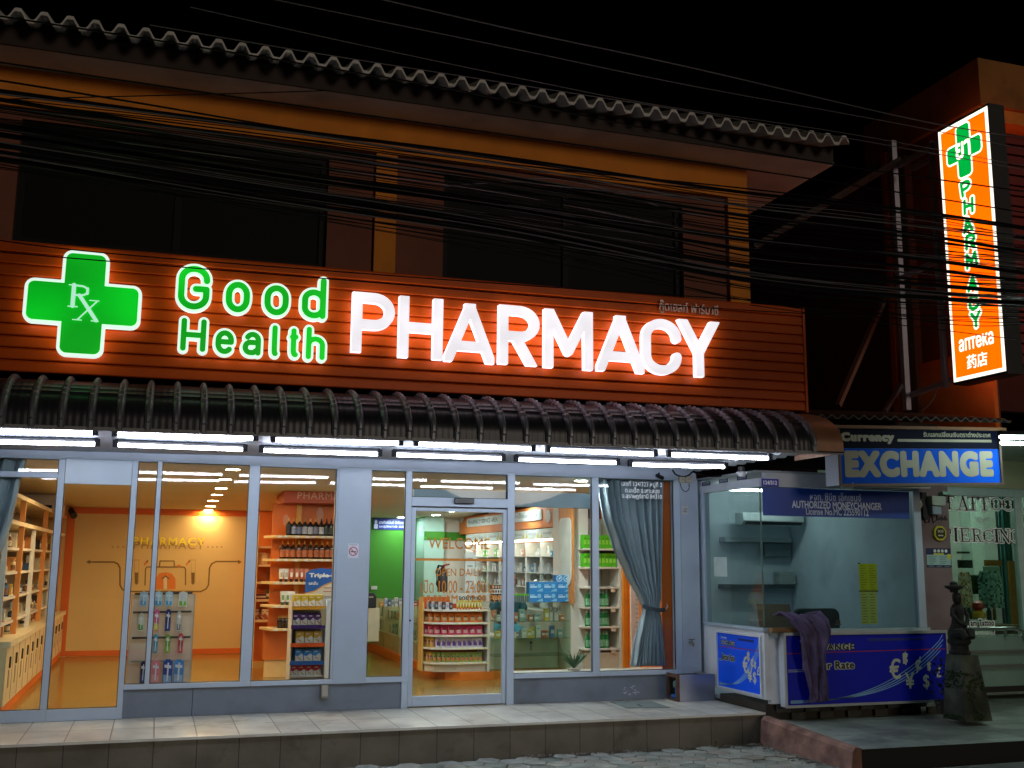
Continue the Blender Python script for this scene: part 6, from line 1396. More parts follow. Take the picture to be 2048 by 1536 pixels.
nmz = ['blue and white toothbrush card at the left end of the top rail', 'blue toothbrush card second on the top rail', 'blue toothbrush card third on the top rail', 'white and green card at the right end of the top rail', 'pale green tipped toothbrush on the second rail', 'pink and yellow toothbrush pack on the second rail', 'navy toothbrush pack on the second rail', 'grey toothbrush pack on the second rail', 'teal toothbrush pack on the third rail', 'lime green toothbrush pack on the third rail', 'red toothbrush pack on the third rail', 'dark navy pack partly behind the mullion on the lowest rail', 'pink pack on the lowest rail', 'large navy and blue pack on the lowest rail', 'large light blue pack on the lowest rail']
for (xc, y0, y1, wd_, c0, c1), lb_ in zip(packs, nmz):
    fr, w_, h_ = front(xc-wd_/2, y0, xc+wd_/2, y1, RY_-.035); m_ = MB()
    m_.extr([fr(0, 0), fr(w_, 0), fr(w_, h_*.9), fr(w_*.65, h_), fr(w_*.35, h_), fr(0, h_*.9)], (0, .012, 0), 0)
    m_.extr([fr(w_*.08, h_*.05, .001), fr(w_*.92, h_*.05, .001), fr(w_*.92, h_*.32, .001), fr(w_*.08, h_*.38, .001)], (0, -.001, 0), 1)
    m_.extr([fr(w_*.42, h_*.12, .0025), fr(w_*.58, h_*.12, .0025), fr(w_*.62, h_*.85, .0025), fr(w_*.46, h_*.85, .0025)], (0, -.002, 0), 2); m_.extr([fr(w_*.15, h_*.66, .0025), fr(w_*.85, h_*.62, .0025), fr(w_*.85, h_*.74, .0025), fr(w_*.15, h_*.78, .0025)], (0, -.001, 0), 2)
    m_.tube([fr(w_/2, h_*.99, 0), fr(w_/2, h_*1.0, -.05)], .002, 4, 2)
    tag(mk('toothbrush_pack', m_, [mat(c0, .3, 0, .15, 25), mat(c1, .3, 0, .1, 25), mat('#d8dce0', .4)]), lb_, 'toothbrush')

# ---- orange shelving in the middle
GY = 2.75
go = thing('orange_gondola', 'orange backed display shelving with cream shelves and an orange header box reading PHARMA', 'shelving', (1.8, GY, FZ))
fr, w_, h_ = front(568, 977, 690, 1006, GY); hbt = fr.o.z
m_ = MB().box((fr.o.x, GY, fr.o.z), (2.35, GY+.8, cz(GY)-.002)); hd = mk('header_box', m_, mat('#c0501c', .5, 0, .06), go)
fr, w_, h_ = front(595, 985, 684, 999, GY-.001); t_ = MB(); text(t_, 'PHARMACY', FR(fr(0, 0)), w_*1.28, h_, 0, .004, .01, 0, 56, True, 1.1); mk('header_lettering', t_, mat('#d9a07c', .5), hd)
mk('back_panel', MB().box((1.36, GY+.42, .62), (2.35, GY+.46, hbt)), mat('#d06a18', .55, 0, .06), go)
mk('base_panel', MB().box((P(527, 1290, GY+.3).x, GY+.3, P(560, 1319, GY+.3).z), (2.35, GY+.415, P(560, 1256, GY+.1).z-.03)), mat('#d06a18', .5, 0, .06), go)
mk('plinth', MB().box((P(527, 1290, GY+.3).x+.02, GY+.33, FZ+.002), (2.35, GY+.40, P(560, 1319, GY+.3).z-.001)), mat('#d8b070', .5), go)
mk('post', MB().box((P(590, 1100, GY+.38).x, GY+.36, .6), (P(600, 1100, GY+.38).x, GY+.419, hbt)), mat('#dc9a3c', .5), go)
mk('capsule_emblem', MB().extr([P(640+a, 1030+b, GY+.415) for a, b in ell(0, 0, 7, 16, 18)], (0, -.004, 0)).extr([P(572+a, 1041+b, GY+.415) for a, b in ell(0, 0, 6, 12, 18)], (0, -.004, 0)), mat('#c98c6a', .5), go)
def gshelf(xa, xb, y, Y_=GY, d=.38):
    a, b = P(xa, y, Y_), P(xb, y, Y_); z = (a.z+b.z)/2; m_ = MB(); m_.hexa([(a.x, Y_, z-.03), (b.x, Y_, z-.03), (b.x, Y_+d, z-.03), (a.x-.10, Y_+d, z-.03)], [(a.x, Y_, z), (b.x, Y_, z), (b.x, Y_+d, z), (a.x-.10, Y_+d, z)])
    sh_ = mk('shelf', m_, mat('#dcbc84', .4, 0, .05), go, bevel=.004); tg = MB(); rt_ = random.Random(int(y))
    xx_ = a.x+.04
    while xx_ < b.x-.05: tg.box((xx_, Y_-.003, z-.028), (xx_+.045, Y_-.0005, z-.003)); xx_ += rt_.uniform(.07, .14)
    mk('price_tags', tg, mat('#d8d4c8', .6), sh_); return z
zA = gshelf(550, 700, 1071.5); zB = gshelf(547, 700, 1118); zC = gshelf(545, 700, 1164); zD = gshelf(543, 640, 1210.5); zE = gshelf(541, 640, 1256.5)
for i, x in enumerate((577, 587.5, 598, 609, 620, 631, 642, 652.5, 662)):
    p = P(x, 1071, GY+.10); p.z = zA+.001; dk = ['#2a2a38', '#9098b0', '#6a7090', '#a8aab8', '#b0b0b8', '#7a7a90', '#c8c8cc', '#30382c', '#3a4038'][i]
    bottle(p, .215, .036, '#12161a', '#b8863a' if i < 6 else '#1a1a1c', dk, f'dark bottle on the top shelf of the orange shelving, {nth(i, 9)}', 'dark bottles on the top shelf')
for i, x in enumerate((564, 574.5, 585, 597, 608, 620.5, 632, 643, 654, 664)):
    p = P(x, 1117, GY+.10); p.z = zB+.001; bottle(p, .22, .036, '#2c1408', '#d08a20', '#b8663c', f'amber bottle with orange label and gold cap on the second shelf, {nth(i, 10)}', 'amber bottles on the second shelf')
for i, (x, c) in enumerate(((562, '#d8d0c0'), (572, '#d8cfc0'), (582, '#c8643c'), (593, '#c87850'), (603, '#c8643c'), (612, '#c87850'))):
    p = P(x, 1163, GY+.08); p.z = zC+.001; tube_item(p, .062, .155, [c, '#2a1a14', '#e0d0b8' if i > 1 else '#b09a7a'], f'cream tube standing on the third shelf of the orange shelving, {nth(i, 6)}', 'cream tubes on the third shelf')
for i, x in enumerate((565, 574.5, 584)):
    p = P(x, 1210, GY+.06); p.z = zD+.001; tube_item(p, .066, .165, ['#d8d4c0', '#2c4a40', '#6a9a5a'], f'white and green tube on the fourth shelf, {("leftmost", "middle", "rightmost")[i]} of three', 'white tubes on the fourth shelf')
for i in range(8):
    p = P(557.5+3.7*i, 1256, GY+.05+.09*(i % 2)); p.z = zE+.001; bottle(p, .15, .024, '#2a160c', '#c89a40', '#3a2414', 'small dark brown bottle with gold cap packed on the lowest shelf of the orange shelving', 'small brown bottles on the lowest shelf')
# deeper left-hand shelves behind
DY = 4.4
ds_ = thing('rear_shelving', 'cream shelves on an orange panel standing behind the orange shelving', 'shelving', (1.5, DY, FZ))
mk('back_panel', MB().box((P(515, 1200, DY+.3).x-.05, DY+.30, FZ+.05), (P(560, 1200, DY+.3).x+.3, DY+.34, 2.36)), mat('#d2701c', .55, 0, .06), ds_)
zz_ = []
for y in (1092, 1129, 1164, 1199, 1240):
    a, b = P(508, y, DY), P(570, y, DY); mk('shelf', MB().box((a.x-.1, DY, a.z-.028), (b.x+.25, DY+.29, a.z)), mat('#dcbc84', .4), ds_); zz_.append(a.z)
mk('post', MB().box((P(505, 1200, DY-.05).x, DY-.03, FZ), (P(512, 1200, DY-.05).x, DY-.002, 2.3)), mat('#dcc088', .5), ds_)
for i, (x, hh, c) in enumerate(((517, .15, '#c8a26a'), (524, .16, '#d0b080'), (531, .15, '#c8a87a'), (538, .15, '#b8683c'))): p = P(x, 1128, DY+.1); p.z = zz_[1]+.001; tag(mk('jar', MB().lathe([(.04, 0), (.045, .02), (.045, hh*.7), (.032, hh*.78), (.034, hh*.8), (.034, hh)], p, 12), mat(c, .3), smooth=True), f'glass jar on the second rear shelf, {nth(i, 4)}', 'jar', 'jars on the rear shelf')
fr, w_, h_ = front(538, 1140, 557, 1161, DY+.0); fr.o.z = zz_[2]+.001; box_item(fr, w_, h_, .15, ['#5a2c14', '#8a4a24', '#3a1a0c'], 'brown carton stack on the third rear shelf', 'box', None, 'product_box', 3)
for i, x in enumerate((517, 526, 537, 546, 555, 563)): p = P(x, 1198, DY+.08); p.z = zz_[3]+.001; fr = FR((p.x-.04, p.y, p.z)); box_item(fr, .085, .12-.05*(i < 2), .08, [('#7a1a14', '#6a2414', '#4a5a2c', '#8a3a2c', '#5a6a3c', '#7a2c34')[i], '#c8b89a', '#3a2010'], f'small dark carton on the fourth rear shelf, {nth(i, 6)}', 'box', 'dark cartons on the fourth rear shelf', 'product_box', 3)
for i, x in enumerate((514, 524, 537)): p = P(x, 1239, DY+.05); p.z = zz_[4]+.001; fr = FR((p.x-.05, p.y, p.z)); box_item(fr, .11, .135, .08, ['#d8c8a4', '#a8583c', '#c8a060'], f'cream carton on the lowest rear shelf, {nth(i, 3)}', 'box', 'cream cartons on the lowest rear shelf', 'product_box', 1)
fr, w_, h_ = front(548, 1217, 583, 1237, DY-.02); fr.o.z = zz_[4]+.001; box_item(fr, w_, h_, .12, ['#3f7484', '#7aa0a4', '#1f4450'], 'teal carton on the lowest rear shelf beside the brown bottles', 'box', None, 'product_box', 2)
# ---- cardboard floor display with toothpaste cartons
TY = .95
td = thing('cardboard_display', 'tall white cardboard floor display with blue Triple-D header and coloured shelf strips', 'display stand', tuple(P(625, 1350, TY)))
zf = FZ+.002; xl_, xr_ = P(584, 1270, TY).x, P(650, 1270, TY).x; xs2 = P(668, 1270, TY).x
mk('body', MB().box((xl_, TY+.30, zf), (xs2, TY+.33, P(620, 1190, TY).z)).box((xl_-.012, TY+.01, zf), (xl_-.001, TY+.299, P(620, 1195, TY).z-.04)), mat('#d0d0d2', .6), td)
sd_ = MB(); b0_, b1_ = P(652, 1345, TY), P(654, 1200, TY)
sd_.extr([(xr_+.0, TY+.0, zf), (xs2, TY+.299, zf), (xs2, TY+.299, P(668, 1200, TY).z), (xr_+.01, TY+.06, P(656, 1200, TY).z), (xr_, TY+.0, P(652, 1212, TY).z)], (.008, 0, 0)); mk('side_board', sd_, mat('#c4c6c8', .6), td)
hx0 = P(610, 1180, TY+.29); hw_, hh_ = P(676, 1180, TY+.29).x-hx0.x, P(640, 1136, TY+.29).z-P(640, 1192, TY+.29).z
hf = FR((hx0.x, TY+.288, P(640, 1192, TY+.29).z)); m_ = MB()
m_.extr([hf(0, 0), hf(hw_, 0), hf(hw_, hh_*.9), hf(hw_*.75, hh_*.97), hf(hw_*.45, hh_), hf(hw_*.15, hh_*.93), hf(0, hh_*.82)], (0, -.008, 0), 0)
m_.extr([hf(0, 0, .0085), hf(hw_, 0, .0085), hf(hw_, hh_*.48, .0085), hf(hw_*.8, hh_*.46, .0085), hf(hw_*.55, hh_*.34, .0085), hf(hw_*.3, hh_*.16, .0085), hf(0, hh_*.08, .0085)], (0, -.001, 0), 1)
path2(m_, FR(hf(0, 0)), [(0, hh_*.09), (hw_*.3, hh_*.18), (hw_*.55, hh_*.37), (hw_*.8, hh_*.49), (hw_, hh_*.51)], .012, 2, .001, .0098)
text(m_, 'Triple-D', FR(hf(hw_*.10, hh_*.62)), hw_*.86, hh_*.20, 3, .001, .05, .0088, 48); text(m_, 'รสเย็น', FR(hf(hw_*.10, hh_*.40)), hw_*.28, hh_*.12, 3, .001, .02, .0088, 40)
for q in (.14, .27): m_.extr([hf(hw_*.55, hh_*q, .0098), hf(hw_*.92, hh_*q, .0098), hf(hw_*.92, hh_*(q+.04), .0098), hf(hw_*.55, hh_*(q+.04), .0098)], (0, -.001, 0), 4)
mk('header_board', m_, [mat('#1f5cb0', .5, 0, .05), mat('#ddd2bc', .6), mat('#d89a2c', .5), mat('#e8ecf0', .5), mat('#c07a64', .6)], td)
rowsD = [(1213, 1189, '#d8b41c', '#d89a1c', 'yellow', 4), (1251, 1226, '#5a1a6a', '#3f1a6a', 'purple', 4), (1287, 1262, '#d8a01c', '#d85a14', 'amber', 3), (1323, 1297, '#2a80c8', '#1f5aa8', 'blue', 3), (1352, 1330, '#b81c34', '#a01428', 'red', 4)]
for (yb, yt, c0, c1, nm, n) in rowsD:
    zb = P(615, yb, TY).z; hB = P(615, yt, TY+.06).z-P(615, yb, TY+.06).z
    mk('shelf_board', MB().box((xl_-.0, TY+.012, zb-.012), (xr_-.002, TY+.299, zb)), mat('#c8c8c8', .6), td)
    if nm != 'red': mk('shelf_strip', MB().box((xl_-.012, TY-.006, zb-.034), (xr_-.001, TY+.004, zb+.006)), mat(c1, .5), td)
    span = xr_-xl_-.03; w_ = span/(4 if n == 4 else 3.4); x0_ = xl_+.012+(0 if n == 4 else span*.12)
    for i in range(n):
        box_item(FR((x0_+i*w_*1.0, TY+.07, zb+.001)), w_*.93, hB*.92, .12, [c0, '#dcd8cc', '#c8a060'], f'{nm} and white toothpaste carton on the cardboard display, {nth(i, n)}', 'carton', f'{nm} toothpaste cartons on the cardboard display', 'toothpaste_carton', 1)
fr, w_, h_ = front(645, 1216, 653, 1252, TY-.05); mk('tester_flap', MB().extr([fr(0, .0), fr(w_, .02), fr(w_*.8, h_), fr(-.02, h_-.01)], (0, .02, 0)), mat('#a89a78', .7), td)

# ---- counter line on the right: base, glass showcases, curved end shelf
CX = 3.34
ctr = thing('service_counter', 'long cream counter with orange base and glass showcase fronts running back to the green wall', 'counter', (3.6, 4, FZ))
mk('orange_base', MB().extr([(CX, 2.45, FZ+.001), (CX+.06, 2.28, FZ+.001), (CX+.22, 2.17, FZ+.001), (5.05, 2.12, FZ+.001), (5.05, 2.6, FZ+.001), (CX+.55, 2.6, FZ+.001), (CX+.55, 7.0, FZ+.001), (CX-.02, 7.0, FZ+.001)], (0, 0, .10)), mat('#d8741a', .4, 0, .06), ctr)
mk('counter_body', MB().box((CX+.06, 2.62, FZ+.102), (CX+.10, 6.95, .62)).box((CX+.45, 2.62, FZ+.102), (CX+.5, 6.95, 1.10)), mat('#e6dcb4', .45), ctr)
for y in (2.62, 3.75, 4.9, 6.0, 6.93): mk('upright', MB().box((CX+.05, y, FZ+.103), (CX+.449, y+.025, 1.10)), mat('#d9cfa8', .45), ctr)
mk('glass_front', MB().box((CX+.036, 2.6, FZ+.11), (CX+.042, 6.95, 1.11)), glass('#f4f7f0', .35), ctr)
mk('glass_top', MB().box((CX+.03, 2.6, 1.112), (CX+.52, 6.95, 1.122)), glass('#f0f6ee', 1.0), ctr)
mk('inner_shelf', MB().box((CX+.101, 2.66, .84), (CX+.445, 6.9, .85)), glass('#f2f7f0', 1.0), ctr)
r = random.Random(31)
for k in range(34):
    y = 2.8+k*.12; z = .622 if k % 2 else .851; hh = r.uniform(.07, .17); c = r.choice(['#b8a878', '#8aa08c', '#d0c8a4', '#a8744a', '#c8c8b0']); box_item(FR((CX+.12, y+.09, z), (0, -1, 0), (0, 0, 1), (-1, 0, 0)), .08, hh, .1, [c, '#d8d2b8', '#6a8a6a'], f'{hue_name(c)} carton on the {"lower" if k % 2 else "upper"} shelf in the long glass showcase, {ORD[k//2]} from the front', 'box', 'cartons in the long glass showcase', 'product_box', 3)
# things on the long counter
fr, w_, h_ = front(736, 1186, 753, 1216, 4.6)
pr = thing('receipt_printer', 'black printer box standing at the left end of the counter by the green wall', 'printer', tuple(fr(w_/2, 0)))
mk('body', MB().extr([fr(0, 0), fr(w_, 0), fr(w_, h_*.8), fr(w_*.7, h_), fr(.0, h_)], (0, .25, 0)), mat('#15181a', .4), pr, bevel=.01); mk('paper_slot', MB().extr([fr(w_*.1, h_*.7, .001), fr(w_*.6, h_*.7, .001), fr(w_*.6, h_*.76, .001), fr(w_*.1, h_*.76, .001)], (0, -.004, 0)), mat('#c8c8c4', .5), pr)
mk('stand', MB().extr([fr(-.02, -.46), fr(w_+.05, -.46), fr(w_+.05, -.005), fr(-.02, -.005)], (0, .3, 0)), mat('#c9c6a8', .5), pr)
r = random.Random(5)
for i, (x, w2, h2, c, c2) in enumerate(((763, 8, 9, '#c88a3c', '#d8b878'), (772, 6, 17, '#b8c4cc', '#5a8ab8'), (779, 5, 14, '#3a5a8a', '#b8c4cc'), (786, 6, 13, '#a8b0b4', '#6a747a'), (793, 7, 18, '#c8ccc8', '#7a8a90'), (801, 8, 16, '#9aa4a8', '#c8c8c0'), (809, 6, 15, '#b0b4a8', '#6a6a60'), (830, 9, 9, '#b02c24', '#d8c8b8'), (841, 10, 12, '#b83a2c', '#e0d0b8'))):
    p = P(x, 1196, 3.2); fr = FR((p.x-w2*.0025, 3.2, 1.1235)); box_item(fr, w2*.0058, h2*.0062, .06, [c, c2, '#3a4a5a'], f'small carton on top of the long glass counter, {nth(i, 9)}', 'box', 'cartons on the long counter', 'product_box', 3)
# curved end shelf with snack bags
EY = 2.14
es = thing('curved_end_shelf', 'white end shelf unit with rounded shelves of snack bags at the counter corner', 'shelf unit', (3.5, EY, FZ))
ex0, ex1 = P(853, 1270, EY+.1).x, P(975, 1270, EY).x
def esh(z, th=.022):
    pts = [(ex0, EY+.42), (ex0, EY+.22), (ex0+.06, EY+.10), (ex0+.18, EY+.03), (ex0+.34, EY), (ex1, EY-.0), (ex1, EY+.42)]
    return MB().extr([(a, b, z-th) for a, b in pts], (0, 0, th))
zsh = [P(940, y, EY).z for y in (1219.5, 1245, 1270, 1295.5, 1325)]
for z in zsh:
    sh_ = mk('shelf', esh(z), mat('#d6d2c8', .4, 0, .04), es, bevel=.003); tg = MB()
    for k in range(6): xx_ = ex0+.36+k*.075+random.Random(k).uniform(-.012, .012); tg.box((xx_, EY-.003, z-.020), (xx_+.04, EY-.0008, z-.002))
    mk('price_tags', tg, mat('#e4e0a8', .6), sh_)
mk('back_panel', MB().box((ex0+.02, EY+.425, FZ+.1), (ex1, EY+.45, zsh[0]+.14)), mat('#c8501c', .5, 0, .06), es)
mk('side_panel', MB().box((ex1+.001, EY+.0, FZ+.1), (ex1+.03, EY+.45, zsh[0]+.02)), mat('#d6d6d0', .4), es)
mk('side_panel', MB().box((ex0-.02, EY+.25, FZ+.1), (ex0-.001, EY+.45, zsh[0]+.14)), mat('#d6b060', .4), es)
mk('foot_panel', MB().extr([(ex0+.02, EY+.42, FZ+.101), (ex0+.02, EY+.24, FZ+.101), (ex0+.10, EY+.12, FZ+.101), (ex0+.36, EY+.04, FZ+.101), (ex1-.01, EY+.04, FZ+.101), (ex1-.01, EY+.42, FZ+.101)], (0, 0, zsh[4]-.024-FZ-.101)), mat('#cdc6b8', .45), es)
fr, w_, h_ = front(900, 1186, 978, 1207, EY+.30); m_ = MB().extr([fr(0, 0), fr(w_, 0), fr(w_, h_), fr(0, h_)], (0, .02, 0), 0); t2, w2, h2 = front(917, 1190, 969, 1203, EY+.298); text(m_, 'จุดชำระเงิน', t2, w2, h2, 1, .002, .02, .0005, 44); mk('cashier_sign', m_, [mat('#c9c4b8', .5), mat('#33383c', .5)], es)
def epos(t): 
    path = [(ex0+.03, EY+.28), (ex0+.10, EY+.13), (ex0+.22, EY+.06), (ex0+.38, EY+.03), (ex1-.04, EY+.03)]; L_ = [0]
    for a, b in zip(path, path[1:]): L_.append(L_[-1]+math.hypot(b[0]-a[0], b[1]-a[1]))
    d = t*L_[-1]
    for i in range(len(path)-1):
        if d <= L_[i+1]+1e-9: k = (d-L_[i])/(L_[i+1]-L_[i]); return path[i][0]+(path[i+1][0]-path[i][0])*k, path[i][1]+(path[i+1][1]-path[i][1])*k
for zi, n, cols, nm, hh in ((1, 9, ['#c8641c', '#b89a6a', '#8a4a1c'], 'orange', .115), (2, 9, ['#c43a5a', '#c89a9a', '#8a2a44'], 'pink', .115), (3, 12, ['#c8c4cc', '#5a2a8a', '#8a5aa8'], 'white and purple', .12), (4, 14, ['#8a9a4a', '#c86a3a', '#3a6a3a'], 'green and orange', .115)):
    for i in range(n):
        a, b = epos((i+.5)/n); w_ = .82/n*.98
        cc = cols if i > 2 or zi < 3 else ['#c8a03c', '#b07a5a', '#8a3a5a']
        pouch((a, b+.03, zsh[zi]+.001), w_, hh, cc, f'{nm} snack bag on the curved shelf, {nth(i, n)} in its row', 'snack bag', f'{nm} snack bags on the curved end shelf', .3, 'snack_bag', i)
        if zi < 3: pouch((a+.01, b+.12, zsh[zi]+.001), w_, hh*1.05, cc, f'{nm} snack bag in the back row of the curved end shelf', 'snack bag', f'{nm} snack bags in the back row', .3, 'snack_bag', i+50)
for i in range(8): a, b = epos(.08+.058*i); fr = FR((a-.02, b+.02, zsh[0]+.001)); box_item(fr, .035, .105-.003*i, .03, [('#d0d0d0', '#2a2c34', '#c8ccd4', '#24303c')[i % 4], '#8a98a8', '#c83c3c'], f'slim black or white pack on the curved shelf top, {nth(i, 8)}', 'pack', 'slim packs on the curved end shelf', 'slim_pack', 3)
for i in range(9): a, b = epos(.58+.047*i); p = (a, b+.02, zsh[0]+.001); tube_item(p, .032, .11, ['#c8b83c', '#c8641c', '#d8d8a0'], f'yellow tube on the top of the curved end shelf, {nth(i, 9)}', 'yellow tubes on the curved end shelf')
# glass counter to the right of it
GYc = 1.98
gx0_, gx1_ = ex1+.035, P(1142, 1250, GYc).x; ztop = P(1060, 1204.5, GYc).z
gc_ = thing('glass_counter', 'glass fronted counter with glass shelves and drawers behind to the right of the snack shelf', 'counter', ((gx0_+gx1_)/2, GYc, FZ))
mk('glass_front', MB().box((gx0_, GYc, FZ+.03), (gx1_, GYc+.006, ztop-.012)), glass('#eef5f0', .7), gc_)
mk('top', MB().box((gx0_, GYc-.01, ztop-.011), (gx1_, GYc+.5, ztop)), glass('#e8f2ee', 1.0), gc_)
zsg = [P(1060, y, GYc).z for y in (1243, 1277, 1312)]
for z in zsg: mk('glass_shelf', MB().box((gx0_+.01, GYc+.012, z-.005), (gx1_-.01, GYc+.40, z+.003)), glass('#e2f0e8', 1.0), gc_)
mk('end_panel', MB().box((gx1_+.001, GYc-.01, FZ+.001), (gx1_+.02, GYc+.5, ztop)), mat('#d0d2cc', .4), gc_)
mk('rear_drawers', MB().box((gx0_+.02, GYc+.42, FZ+.01), (gx1_-.01, GYc+.48, zsg[1]-.02)), mat('#e4e4d8', .45), gc_)
for x in (.30, .62): mk('drawer_lock', MB().tube([(gx0_+(gx1_-gx0_)*x, GYc+.405, zsg[1]-.08), (gx0_+(gx1_-gx0_)*x, GYc+.419, zsg[1]-.08)], .016, 8).box((gx0_+(gx1_-gx0_)*x-.003, GYc+.412, zsg[2]+.03), (gx0_+(gx1_-gx0_)*x+.003, GYc+.419, zsg[1]-.10)), mat('#5a605c', .4), gc_)
tx_ = MB()
for s, a, b in (('CO', 996, 1006), ('INE', 1105, 1122)): fr, w_, h_ = front(a, 1213, b, 1221, GYc-.001); text(tx_, s, fr, w_, h_, 0, .001, .01, 0, 36)
mk('counter_lettering', tx_, mat('#33393a', .5), gc_)
r = random.Random(8)
for k in range(26):
    z = (zsg[0] if k % 2 else zsg[1])+.0035; x = gx0_+.05+(gx1_-gx0_-.12)*k/26; hh = r.uniform(.06, .16)
    c = r.choice(['#b8583c', '#c8c8c0', '#5a86b0', '#c8b04a', '#8aa8a0', '#c87a4a', '#d4d0c4'])
    box_item(FR((x, GYc+.08+r.uniform(0, .12), z)), r.uniform(.04, .07), hh, .06, [c, '#d8d8d0', '#6a7a8a'], f'{hue_name(c)} carton on the {"upper" if k % 2 else "lower"} shelf of the short glass counter, {ORD[k//2]} from the left', 'box', 'cartons inside the glass counter', 'product_box', 3)
# on top of the glass counter
bx0 = P(1058, 1190, GYc+.06)
bwid = (P(1142, 1190, GYc+.06).x-bx0.x)/3; bh2 = (P(1100, 1160+11, GYc+.06).z-P(1100, 1205, GYc+.06).z)/2*1.16
for j in range(2):
    for i in range(3):
        box_item(FR((bx0.x+i*bwid, GYc+.05, ztop+.001+j*(bh2+.001))), bwid*.985, bh2, .12, ['#2a7cb8', '#a8cce0', '#7ab8d8'], f'blue mask carton in the {("lower", "upper")[j]} row on the glass counter, {("left", "middle", "right")[i]} one', 'carton', 'blue mask cartons on the glass counter', 'mask_carton', 2)
for i in range(2): fr, w_, h_ = front(1112+14*i, 1160, 1125.5+14*i, 1173.5, GYc+.06); fr.o.z = ztop+.003+2*(bh2+.001); m_ = MB(); m_.extr([fr(0, 0), fr(w_, 0), fr(w_, h_), fr(0, h_)], (0, .1, 0), 0); path2(m_, fr, arc(w_/2, h_/2, w_*.4, h_*.4, 0, 360, 24), .008, 1, .001, .001); m_.extr([fr(w_*.45, h_*.3, .001), fr(w_*.75, h_*.6, .001), fr(w_*.6, h_*.7, .001), fr(w_*.35, h_*.5, .001)], (0, -.001, 0), 1); tag(mk('tape_carton', m_, [mat('#2f80b4', .4), mat('#c8dce4', .4)]), f'{("left", "right")[i]} blue carton with a white ring on top of the blue mask cartons', 'carton')
for i in range(3): q = P(1070+14*i, 1167, GYc+.1); q.z = ztop+.003+2*(bh2+.001)+.055; tag(mk('clear_roll', MB().loft([[(q.x+.05*math.cos(a)*k_, q.y+dy, q.z+.052*math.sin(a)*k_) for a in np.linspace(0, 6.2832, 20)[:-1]] for k_, dy in ((1, 0), (.85, -.004), (.8, .0), (.8, .06), (1, .06))]), glass('#eef4f4', 2.2, 'clear_plastic')), f'clear plastic roll on the blue cartons, {("leftmost", "middle", "rightmost")[i]} of three', 'roll', 'clear rolls on the blue cartons')
for i in range(8): p = P(1027+4.1*i, 1203, GYc+.05); p.z = ztop+.001; o = tag(mk('inhaler', MB().lathe([(.012, 0), (.012, .07), (.009, .075)], p, 8), mat('#5a645c', .4), smooth=True), f'small grey stick with green cap on the glass counter, {nth(i, 8)}', 'stick', 'green capped sticks on the glass counter'); mk('cap', MB().lathe([(.0135, .076), (.0135, .098), (.008, .10)], p, 8), mat('#5cae34', .4), o)
for i, (y0, y1, c) in enumerate(((1188, 1203, '#1a1a1c'), (1179, 1187, '#d0d0cc'), (1170, 1178, '#26262a'))):
    fr, w_, h_ = front(984, y0, 1010, y1, GYc+.04); m_ = MB(); m_.extr([fr(0, 0), fr(w_, 0), fr(w_, h_), fr(0, h_)], (0, .08, 0), 0)
    for k in range(5): m_.extr([fr(w_*(.06+.19*k), h_*.2, .001), fr(w_*(.18+.19*k), h_*.2, .001), fr(w_*(.18+.19*k), h_*.8, .001), fr(w_*(.06+.19*k), h_*.8, .001)], (0, -.0006, 0), 1)
    if i == 0: m_v = fr.o.z
    tag(mk('striped_pack', m_, [mat(c, .4), mat('#c8a07a' if i != 1 else '#2a2a2c', .4)]), ('lowest black pack with pale stripes', 'white pack with dark stripes, middle', 'topmost black pack')[i]+' in the small stack on the glass counter', 'pack')
fr, w_, h_ = front(987, 1205, 993, 1216, 2.3); 
# white pillar and green shelf
px0_, px1_ = P(1143, 1200, 1.95).x, P(1168, 1200, 1.95).x
mk('interior_pillar', MB().box((px0_, 1.95, FZ), (px1_+.06, 2.6, cz(1.95))), warm_w, bld)
gs = thing('green_product_shelf', 'white shelf unit with green bottles and cartons between the white pillar and the curtain', 'shelf unit', (5.2, 1.9, FZ))
SY2 = 1.75; gx_0, gx_1 = P(1168, 1200, SY2).x+.01, P(1243, 1200, SY2).x
zg = [P(1205, y, SY2).z for y in (1097, 1134, 1174, 1214, 1253, 1297)]
for z in zg: mk('shelf', MB().box((gx_0, SY2, z-.022), (gx_1-.03, SY2+.3, z)), shelf_w, gs, bevel=.003)
mk('back_panel', MB().box((gx_0, SY2+.31, FZ), (gx_1, SY2+.33, 2.25)), mat('#a8a48c', .5), gs); mk('upright', MB().box((gx_1-.028, SY2-.005, FZ), (gx_1, SY2+.309, 2.2)), shelf_w, gs); mk('upright', MB().box((P(1203, 1200, SY2+.3).x, SY2+.295, FZ), (P(1203, 1200, SY2+.3).x+.012, SY2+.309, 2.2)), mat('#8a887c', .4), gs)
mk('lower_panel', MB().box((gx_0, SY2+.02, FZ+.05), (gx_1-.03, SY2+.04, zg[5]-.05)), mat('#c8c0a8', .5), gs)
for zi in (0, 1):
    n = 9
    for i in range(n): w_ = (gx_1-.05-gx_0)/n; box_item(FR((gx_0+.005+i*w_, SY2+.05, zg[zi]+.001)), w_*.92, .165, .1, ['#52b41c', '#8ad04a', '#2f8a18'], f'bright green carton on the {("top", "second")[zi]} shelf beside the curtain, {nth(i, n)}', 'carton', f'green cartons on the {("top", "second")[zi]} shelf by the curtain', 'green_carton', 3)
for zi in (3, 4, 5):
    for i in range(5):
        x = (1174, 1181, 1199.5, 1206, 1212.5)[i]; p = P(x, 1200, SY2+.08); p.z = zg[zi]+.001; bottle(p, .20, .030, '#1c7a3c', '#8ac0a0', '#7ab88a', f'green bottle on the {ORD[zi]} shelf beside the curtain, {nth(i, 5)}', f'green bottles on the {ORD[zi]} shelf by the curtain', 'bottle', .55)
